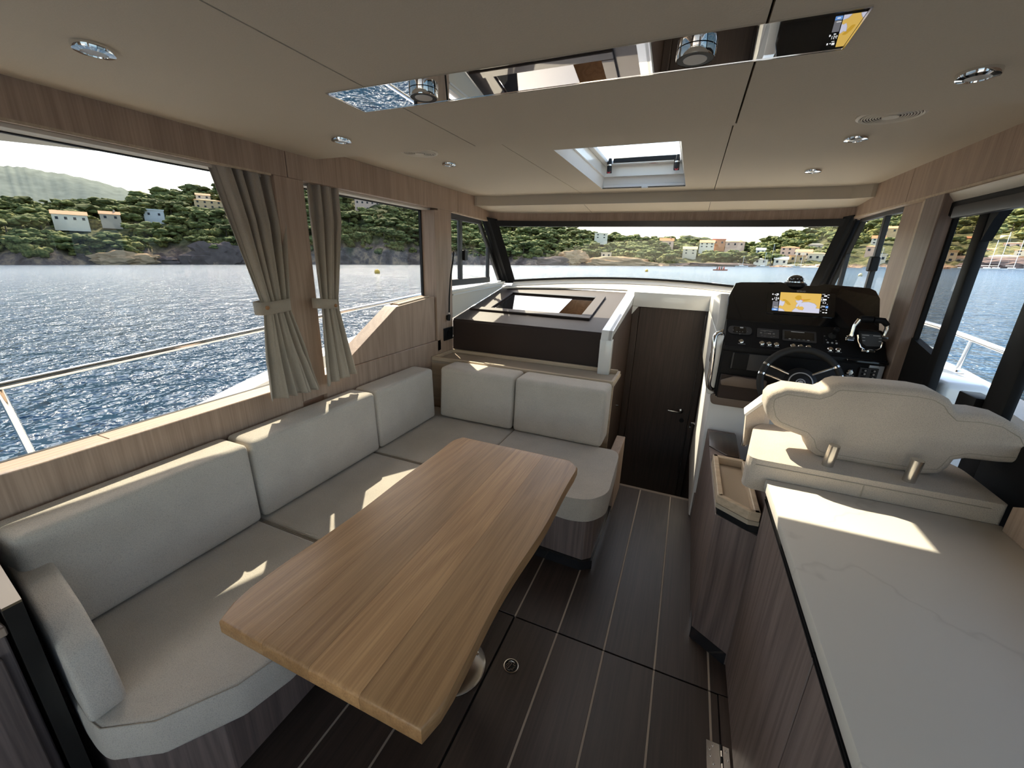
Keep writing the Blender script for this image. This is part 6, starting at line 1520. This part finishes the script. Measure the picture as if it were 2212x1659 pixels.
# houses are placed first so that trees keep clear of them
HOUSES = []
def house(u0, u1, v0, v1, dback, wallc, roofc, label, roof='gable', floors=1, chim=False):
    """pixel box of the house; it stands on the slope `dback` metres behind the shore"""
    um = (u0 + u1) / 2; a = az_of(um, v1); dist = shore(a) + dback
    p0, p1 = at_r(u0, v1, dist), at_r(u1, v1, dist); top = at_r(um, v0, dist)
    w = (p1 - p0).length; zb_ = (p0.z + p1.z) / 2; h = top.z - zb_
    c = (p0 + p1) / 2
    ex = Vector((p1.x - p0.x, p1.y - p0.y, 0)).normalized(); ey = Vector((-ex.y, ex.x, 0))
    if ey.dot(Vector((c.x, c.y, 0))) < 0: ey = -ey
    dep = max(6.0, w * 0.6)
    M_ = Matrix(((ex.x, ey.x, 0, c.x), (ex.y, ey.y, 0, c.y), (0, 0, 1, zb_), (0, 0, 0, 1)))
    t = thing('house', label, 'house', (c.x, c.y, zb_ - 3), 'houses along the shore')
    hw = h * (0.66 if roof == 'gable' else 0.86)
    def part(nm, a_, b_, mat, par=t):
        bm = bmesh.new(); add_box(bm, a_, b_); bm.transform(M_); return mk(nm, bm, mat, par, smooth=False)
    wall = part('walls', (-w / 2, 0, -4.0), (w / 2, dep, hw), HM(wallc))
    if roof == 'gable':
        bm = bmesh.new(); o_ = 0.35
        add_prism(bm, [(-w / 2 - o_, -o_, hw), (-w / 2 - o_, dep / 2, h), (-w / 2 - o_, dep + o_, hw)], (w + 2 * o_, 0, 0)); bm.transform(M_); mk('roof', bm, HM(roofc), t, smooth=False)
    elif roof == 'hip':
        bm = bmesh.new(); o_ = 0.4
        b4 = [bm.verts.new(p) for p in ((-w / 2 - o_, -o_, hw), (w / 2 + o_, -o_, hw), (w / 2 + o_, dep + o_, hw), (-w / 2 - o_, dep + o_, hw))]
        r2_ = [bm.verts.new(p) for p in ((-w * 0.22, dep / 2, h), (w * 0.22, dep / 2, h))]
        for q in ((b4[0], b4[1], r2_[1], r2_[0]), (b4[1], b4[2], r2_[1]), (b4[2], b4[3], r2_[0], r2_[1]), (b4[3], b4[0], r2_[0]), (b4[3], b4[2], b4[1], b4[0])): bm.faces.new(q)
        bm.transform(M_); mk('roof', bm, HM(roofc), t, smooth=False)
    else: part('roof', (-w / 2 - 0.3, -0.3, hw + 0.01), (w / 2 + 0.3, dep + 0.3, h), HM(roofc))
    nw = max(2, int(w / 3.2)); fh = hw / floors
    for fl_ in range(floors):
        for k in range(nw):
            x = -w / 2 + w * (k + 0.5) / nw; z = fl_ * fh + fh * 0.36
            part('window', (x - 0.55, -0.06, z), (x + 0.55, 0.0, z + min(1.3, fh * 0.42)), HM((0.05, 0.055, 0.065)))
    if chim: part('chimney', (w * 0.2, dep * 0.45, hw), (w * 0.2 + 0.8, dep * 0.45 + 0.8, h + 0.9), HM(wallc))
    HOUSES.append((a, dback, w / dist * 0.5 + 0.006, dep))
    return t
_hm = {}
def HM(c):
    if c not in _hm: _hm[c] = plain('house_paint', c, 0.85, spec=0.2, var=0.06, bscale=0.8)
    return _hm[c]
WHT, CRM, OCH, PNK, STN = (0.90, 0.80, 0.64), (0.80, 0.68, 0.50), (0.72, 0.50, 0.28), (0.75, 0.52, 0.40), (0.55, 0.46, 0.36)
TER, TE2, GRY = (0.55, 0.25, 0.12), (0.62, 0.36, 0.20), (0.75, 0.74, 0.72)
house(115, 192, 455, 481, 40, WHT, TE2, 'white house with orange tiled roof left of the smaller stone house', 'gable')
house(218, 262, 456, 477, 42, STN, TE2, 'small stone house with orange roof beside the white house', 'gable', chim=True)
house(312, 356, 452, 471, 46, GRY, GRY, 'pale flat-roofed house behind a pine trunk at left', 'flat')
house(422, 482, 430, 452, 60, OCH, TE2, 'ochre villa with tiled roof by the first curtain', 'hip', 2)
house(424, 455, 417, 431, 74, CRM, TE2, 'small house with tiled roof high above the ochre villa', 'gable')
house(768, 842, 428, 458, 52, PNK, TE2, 'pink house with broad eaves seen in the second window', 'hip', 2)
house(1284, 1312, 503, 516, 40, WHT, WHT, 'white terraced house among pines, centre left of the windscreen', 'flat', 2)
house(1298, 1320, 545, 557, 6, CRM, CRM, 'low cream boathouse above the rocks', 'flat')
house(1424, 1454, 514, 532, 50, PNK, TER, 'pink house with terracotta gable behind the pines', 'gable', chim=True)
house(1474, 1504, 532, 550, 26, CRM, (0.62, 0.52, 0.28), 'cream house with yellow roof in mid slope', 'gable', 2)
house(1510, 1542, 518, 536, 52, WHT, TE2, 'long white house with tiled roof left of the red villa', 'gable', 2)
house(1538, 1566, 516, 530, 60, TER, (0.5, 0.12, 0.08), 'red walled villa on the skyline', 'flat')
house(1566, 1608, 520, 534, 64, PNK, (0.66, 0.46, 0.18), 'pale house with yellow hipped roof on the skyline', 'hip')
house(1632, 1652, 535, 549, 36, GRY, GRY, 'small white house with grey roof right of the big pine', 'gable')
house(1627, 1657, 558, 571, 5, WHT, CRM, 'low white beach house with awning at the waterline', 'hip')
house(1684, 1724, 532, 551, 44, PNK, TER, 'large pink house with terracotta roof behind the beach', 'hip', 2)
house(1716, 1752, 538, 556, 30, WHT, TE2, 'white gabled house with terracotta roof behind the beach', 'gable')
house(1670, 1700, 554, 572, 8, WHT, WHT, 'white house with arched front on the beach', 'gable')
house(1702, 1738, 551, 566, 16, (0.6, 0.42, 0.22), TE2, 'orange house beside the white arched house', 'flat')
house(1742, 1786, 545, 564, 20, CRM, TE2, 'cream house with wide tiled roof at the right of the beach', 'hip')
house(1744, 1776, 526, 541, 70, STN, STN, 'grey stone villa above the beach houses', 'hip')
house(1880, 1908, 508, 528, 60, WHT, TER, 'white two-storey house seen in the right quarter window', 'gable', 2)
house(1868, 1898, 530, 548, 30, PNK, TE2, 'pink house low in the right quarter window', 'hip')
house(1884, 1912, 548, 566, 10, CRM, CRM, 'cream flat house near the water in the right quarter window', 'flat')
house(1905, 1940, 488, 504, 85, OCH, TE2, 'ochre house high up in the right quarter window', 'gable')
house(2016, 2062, 540, 568, 14, OCH, (0.60, 0.36, 0.16), 'orange apartment block behind the tinted side light', 'flat', 2)
house(2062, 2088, 552, 570, 16, STN, TE2, 'brown house right of the orange block', 'gable')
house(2076, 2104, 510, 522, 70, TER, TER, 'house with bright terracotta roof behind the tinted side light', 'gable')
house(2102, 2140, 498, 507, 95, OCH, TE2, 'long ochre house high on the slope in the open doorway', 'gable')
house(2158, 2176, 508, 524, 80, WHT, WHT, 'white tower house high on the slope in the open doorway', 'gable', 2)
house(2128, 2192, 550, 576, 8, WHT, CRM, 'white boat club with big windows at the waterline', 'hip', 2)
house(2164, 2206, 523, 538, 50, PNK, TE2, 'pink house with orange roof above the boat club', 'hip')
house(2100, 2122, 536, 560, 22, WHT, GRY, 'white house behind the door post', 'flat', 2)
house(2188, 2235, 538, 553, 28, CRM, TER, 'white house with terracotta roof right of the boat club', 'hip', 2)
house(2190, 2240, 554, 573, 9, PNK, TE2, 'pink house at the water, right edge of the doorway', 'flat', 2)
house(2130, 2160, 535, 548, 42, CRM, TER, 'cream house with terracotta roof left above the boat club', 'gable')
def blocked(a, d, w=0.0):
    for ha, hd, hw_, dep in HOUSES:
        if abs(a - ha) < hw_ + w and hd - 16 < d < hd + dep + 2: return True
    return False
# scatter
rnd = random.Random(5)
cand = []
for i in range(6000):
    a = rnd.uniform(rad(-88), rad(40)); H, cl, dp = coast(a)
    lo = 4 if cl > 0.2 else (8 if cl > .09 else 16)
    d = rnd.uniform(lo, dp * 1.06)
    if blocked(a, d, 0.004): continue
    if cl > 0.25 and d < 9 and rnd.random() < 0.5: continue
    if cl < 0.09 and d < 34 and rnd.random() < 0.65: continue
    town = a > rad(11) and d < 110
    if town and rnd.random() < 0.35: continue
    big = (d > dp * 0.7)
    k = rnd.choices(['pine', 'round', 'bush', 'tall'], [0.50 if big else 0.32, 0.30, 0.20 if big else 0.40, 0.03])[0]
    sz = {'pine': rnd.uniform(3.2, 5.4), 'round': rnd.uniform(2.2, 3.6), 'bush': rnd.uniform(1.6, 2.8), 'tall': rnd.uniform(2.4, 3.2)}[k]
    if cl < 0.09 and d < 60: sz *= 0.8
    cand.append((a, d, k, sz, rnd.randrange(100), rnd.uniform(0, 6.28)))
HL = ['umbrella pine with bare trunk alone against the sky, left of the ochre villa', 'widest umbrella pine on the skyline left of the first curtain', 'umbrella pine on the skyline touching the first curtain', 'umbrella pine above the small stone house', 'umbrella pine above the white house at left', 'umbrella pine between pink house and long white house on the skyline', 'broad flat pine on the skyline above the cream house', 'umbrella pine left of the pink gabled house', 'umbrella pine second left of the pink gabled house', 'umbrella pine right of the white terraced house', 'big dark pine at the water below the red villa', 'big dark pine at the water left of the beach house', 'pine close behind the low beach house', 'round pine at the water behind a tall mast', 'small umbrella pine before the pink house in the second window', 'pine above the orange block behind the tinted side light', 'dark pine below the ochre villa']
# hand placed pines that stand out in the picture: (column, crown row, width px, depth behind shore)
for u, v, wpx_, dback in ((316, 418, 36, 95), (375, 408, 54, 98), (425, 404, 40, 100), (230, 432, 50, 100), (170, 446, 44, 80), (1460, 517, 40, 70), (1500, 512, 46, 88), (1420, 520, 34, 60), (1380, 512, 36, 66), (1340, 512, 30, 66), (1550, 548, 46, 14), (1602, 545, 42, 14), (1625, 552, 34, 10), (1668, 548, 36, 12), (790, 450, 26, 42), (2080, 535, 24, 30), (395, 455, 40, 50)):
    a = az_of(u, v); dist = shore(a) + dback; sz = wpx_ / FPX * dist * 0.52
    top = at_r(u, v, dist)
    cand.append((a, dback, 'pine', sz, rnd.randrange(100), rnd.uniform(0, 6.28), top.z, HL.pop(0)))
inview = lambda a: True
hero = sorted([c for c in cand if len(c) > 6 or c[3] > 2.0], key=lambda c: -(c[3] + (50 if len(c) > 6 else 0)))[:290]
hs_set = set(id(c) for c in hero)
LBL = {('pine', 0): 'umbrella pine in the wood behind the left windows', ('round', 0): 'broad green tree in the wood behind the left windows', ('tall', 0): 'slender conifer in the wood behind the left windows', ('bush', 0): 'big shrub in the wood behind the left windows',
       ('pine', 1): 'umbrella pine on the shore ahead, through the windscreen', ('round', 1): 'broad green tree on the shore ahead, through the windscreen', ('tall', 1): 'slender conifer on the shore ahead, through the windscreen', ('bush', 1): 'big shrub on the shore ahead, through the windscreen',
       ('pine', 2): 'umbrella pine among the houses on the right-hand slope', ('round', 2): 'broad green tree among the houses on the right-hand slope', ('tall', 2): 'slender conifer among the houses on the right-hand slope', ('bush', 2): 'big shrub among the houses on the right-hand slope'}
for c in hero:
    a, d, k, sz, vi, rot = c[:6]
    p = land_point(a, d); cr, tr = PROTO[k][vi % len(PROTO[k])]
    sec = 0 if a < rad(-27) else (1 if a < rad(15.5) else 2)
    z = p.z
    if len(c) > 6: z = c[6] - sz * (TH[k] + 0.35)
    t = bpy.data.objects.new({'pine': 'pine_tree', 'round': 'leafy_tree', 'tall': 'conifer_tree', 'bush': 'shrub'}[k], None)
    t.location = (p.x, p.y, z); t.scale = (sz, sz, sz); t.rotation_euler = (0, 0, rot)
    link(t, None, c[7] if len(c) > 7 else LBL[(k, sec)], 'tree', LBL[(k, sec)] + ' group')
    for nm, mesh in (('crown', cr), ('trunk', tr)):
        o = bpy.data.objects.new(nm, mesh); COL.objects.link(o); o.parent = t
allV, allF, off = {'pine': [], 'bush': []}, {'pine': [], 'bush': []}, {'pine': 0, 'bush': 0}
for c in cand:
    if id(c) in hs_set: continue
    a, d, k, sz, vi, rot = c[:6]; p = land_point(a, d); V, F = KINDS[k][vi % len(KINDS[k])]
    if k != 'bush' : pass
    cs_, sn_ = math.cos(rot), math.sin(rot)
    W = np.empty_like(V); W[:, 0] = (V[:, 0] * cs_ - V[:, 1] * sn_) * sz + p.x; W[:, 1] = (V[:, 0] * sn_ + V[:, 1] * cs_) * sz + p.y; W[:, 2] = (V[:, 2] + TH[k] * 0.7) * sz + p.z
    g_ = 'pine' if k in ('pine', 'tall') else 'bush'
    allV[g_].append(W); allF[g_].append(F + off[g_]); off[g_] += len(W)
for g_, nm, lb in (('pine', 'pine_wood', 'dense pine wood covering the coastal slopes'), ('bush', 'coastal_scrub', 'lighter green scrub covering the coastal slopes')):
    V = np.concatenate(allV[g_]); F = np.concatenate(allF[g_])
    me = bpy.data.meshes.new(nm); me.vertices.add(len(V)); me.vertices.foreach_set('co', V.ravel())
    me.loops.add(len(F) * 3); me.loops.foreach_set('vertex_index', F.ravel()); me.polygons.add(len(F)); me.polygons.foreach_set('loop_start', np.arange(0, len(F) * 3, 3))
    me.update(calc_edges=True); me.validate()
    finish(me, MT[g_], False); me.polygons.foreach_set('use_smooth', [True] * len(me.polygons))
    link(bpy.data.objects.new(nm, me), None, label=lb, cat='trees', kind='stuff')
# orange rock outcrops at the waterline
rm = plain('ochre_rock', (0.45, 0.30, 0.17), 0.95, spec=0.1, var=0.35, bscale=0.5)
rm2 = plain('dark_rock', (0.16, 0.12, 0.105), 0.95, spec=0.1, var=0.4, bscale=0.5)
def rock(u, v, wpx_, hpx, dback, mat, label, seed):
    a = az_of(u, v); dist = shore(a) + dback; p = at_r(u, v, dist); sx_ = wpx_ / FPX * dist * 0.5; sz_ = hpx / FPX * dist * 0.6
    bm = bmesh.new(); bmesh.ops.create_icosphere(bm, subdivisions=4, radius=1)
    for q in bm.verts:
        d = 1 + 0.35 * noise.noise(q.co * 1.3 + Vector((seed, 0, 0))) + 0.25 * noise.noise(q.co * 3.5 + Vector((seed, 0, 0))) + 0.12 * noise.noise(q.co * 9 + Vector((seed, 0, 0)))
        q.co = q.co * d
        q.co.z += 0.10 * round(q.co.z * 5) - 0.1 * q.co.z * 5 * 0.5
    ex = Vector((math.cos(a), -math.sin(a), 0)); ey = Vector((math.sin(a), math.cos(a), 0))
    for q in bm.verts: q.co = p + ex * q.co.x * sx_ + ey * q.co.y * min(sx_ * 0.5, 4) + Vector((0, 0, q.co.z * sz_))
    return mk('shore_rock', bm, mat, None, smooth=25, label=label, cat='rock', group='shore rocks')
rock(268, 560, 76, 15, 1, rm, 'ochre boulder pile at the waterline in the left window', 1)
rock(470, 560, 90, 40, 4, rm2, 'steep dark rock headland by the first curtain', 2)
rock(330, 565, 60, 14, 0, rm2, 'low dark rocks right of the ochre boulders', 9)
rock(1240, 555, 60, 18, 3, rm, 'orange slanted rock slab seen through the windscreen', 3)
rock(1235, 566, 34, 14, 0, rm, 'small ochre rock ledge below the slanted slab', 4)
rock(1180, 568, 110, 16, 0, rm2, 'long dark rock ledge at the waterline, left in the windscreen', 5)
rock(1340, 567, 130, 14, 0, rm, 'long flat ochre rock ledge, middle of the windscreen', 6)
rock(1560, 574, 150, 6, 0, rm2, 'low rocky waterline right of the windscreen centre', 7)
rock(2180, 574, 90, 12, 0, rm2, 'rock breakwater in the open side doorway', 8)
# a pale beach
be_ = [at_r(u, v, D0 - 1 + dd) for u, v, dd in ((1690, 577, 0), (1800, 577, 0), (1800, 573, 8), (1690, 574, 8))]
for p in be_[:2]: p.z = sea_z(p.x, p.y) + 0.05
for p in be_[2:]: p.z = sea_z(p.x, p.y) + 1.6
prism('beach', be_, (0, 0, -0.5), plain('sand', (0.62, 0.50, 0.33), 0.95, var=0.08, bscale=0.4), None, smooth=False, label='narrow strip of pale sand below the beach houses', cat='beach')
# ================================================================== BUOYS, BOATS
def buoy(u, v, dist, r, mat, label):
    p = at_r(u, v, dist); z = sea_z(p.x, p.y)
    t = thing('buoy', label, 'buoy', (p.x, p.y, z), 'mooring buoys')
    lathe('float', [(0, -r * 0.4)] + [(r * math.cos(b), r * 0.55 + r * math.sin(b)) for b in [(-0.9 + 0.225 * i) for i in range(9)]] + [(r * 0.3, r * 1.6), (0, r * 1.62)], Matrix.Translation((p.x, p.y, z)), mat, t, n=18)
    lathe('ring', [(r * 0.12, r * 1.6), (r * 0.12, r * 1.85), (0, r * 1.87)], Matrix.Translation((p.x, p.y, z)), MT['steel'], t, n=8)
yb_ = plain('yellow_buoy', (0.75, 0.45, 0.05), 0.5)
def dist_of(u, v):
    r = ray(u, v); t = 0
    # intersection with the sea plane
    k = (Z0 - 1.5) / (r.z - TILT * r.x + 0.0007 * r.y); return k * math.hypot(r.x, r.y)
buoy(815, 590, min(170, max(60, dist_of(815, 591))), 0.55, yb_, 'yellow mooring buoy seen in the second window')
buoy(1396, 592, 120, 0.40, yb_, 'pale yellow buoy seen through the windscreen')
buoy(1859, 593, 110, 0.36, plain('cream_buoy', (0.75, 0.62, 0.35), 0.5), 'cream buoy seen in the right quarter window')
def boat(u, dist, L_, label, mast=0, people=0, hullm=None, base_v=None):
    a = az_of(u); x, y = dist * math.sin(a), dist * math.cos(a); z = sea_z(x, y)
    t = thing('boat', label, 'boat', (x, y, z), 'boats in the bay')
    ex = Vector((math.cos(a), -math.sin(a), 0)); ey = Vector((math.sin(a), math.cos(a), 0)); M_ = Matrix(((ex.x, ey.x, 0, x), (ex.y, ey.y, 0, y), (0, 0, 1, z), (0, 0, 0, 1)))
    bm = bmesh.new(); rows = []
    for i in range(9):
        s = i / 8; w = L_ * 0.13 * math.sin(PI * min(1, 0.12 + s * 0.95)) ** 0.6 + 0.02; xx = -L_ / 2 + L_ * s; h = L_ * 0.07 + L_ * 0.03 * s
        rows.append([bm.verts.new(M_ @ Vector(p)) for p in ((xx, -w, h), (xx, -w * 0.6, -0.1), (xx, w * 0.6, -0.1), (xx, w, h))])
    for r0, r1 in zip(rows, rows[1:]):
        for k in range(4): bm.faces.new((r0[k], r0[(k + 1) % 4], r1[(k + 1) % 4], r1[k]))
    bm.faces.new(rows[0]); bm.faces.new(rows[-1][::-1])
    mk('hull', bm, hullm or MT['white'], t, smooth=30)
    if mast:
        tube('mast', [M_ @ Vector((L_ * 0.05, 0, L_ * 0.08)), M_ @ Vector((L_ * 0.05, 0, mast))], 0.09, MT['whitemat'], t, n=6)
        tube('boom', [M_ @ Vector((L_ * 0.05, 0, L_ * 0.25)), M_ @ Vector((-L_ * 0.32, 0, L_ * 0.24))], 0.12, MT['cream'], t, n=6)
        bm = bmesh.new(); add_box(bm, (-L_ * 0.2, -L_ * 0.07, L_ * 0.08), (L_ * 0.15, L_ * 0.07, L_ * 0.14), 0.1, 2); bm.transform(M_); mk('cabin', bm, MT['white'], t)
        tube('stay', [M_ @ Vector((L_ * 0.48, 0, L_ * 0.1)), M_ @ Vector((L_ * 0.05, 0, mast))], 0.03, MT['steel'], t, n=4)
    for k in range(people):
        xx = -L_ * 0.3 + L_ * 0.6 * (k + 0.5) / max(people, 1)
        bm = bmesh.new(); add_lathe(bm, [(0, 0.1), (0.20, 0.12), (0.24, 0.45), (0.22, 0.75), (0.08, 0.84), (0.075, 0.88), (0.11, 0.95), (0.115, 1.03), (0.07, 1.12), (0, 1.14)], M_ @ Matrix.Translation((xx, 0, L_ * 0.04)), 10)
        pm = [plain('dark_shirt', (0.05, 0.03, 0.03), 0.8), plain('red_vest', (0.45, 0.06, 0.03), 0.8)][k % 2]
        pe = mk('person', bm, pm, None, smooth=60, label=['person in dark top sitting at the left end of the rowing boat', 'person in red vest sitting second from left in the rowing boat', 'person in dark top sitting third from left in the rowing boat', 'person in red vest sitting at the right end of the rowing boat'][k % 4], cat='person', group='rowers')
    return t
boat(1559, 150, 4.2, 'low red rowing boat with four people', people=4, hullm=plain('red_hull', (0.4, 0.08, 0.05), 0.5))
for u, d_, m_, lb in ((1650, 276, 8, 'white sailing dinghy with bare mast off the beach'), (1664, 292, 13, 'sailing boat with tall mast in front of the pine by the beach'), (1604, 274, 6, 'small sailing boat near the rocks'), (2082, 268, 15, 'moored yacht with tall mast behind the tinted side light'), (2158, 272, 15, 'moored yacht in front of the white boat club'), (2138, 274, 12, 'moored yacht left of the boat club'), (2192, 274, 13, 'moored yacht right of the boat club'), (1886, 275, 12, 'moored yacht seen in the right quarter window'), (1899, 282, 10, 'second moored yacht seen in the right quarter window'), (1716, 284, 9, 'small yacht with mast on the beach'), (1730, 286, 8, 'small yacht right of the beach yacht')):
    boat(u, d_, 6.5, lb, mast=m_)
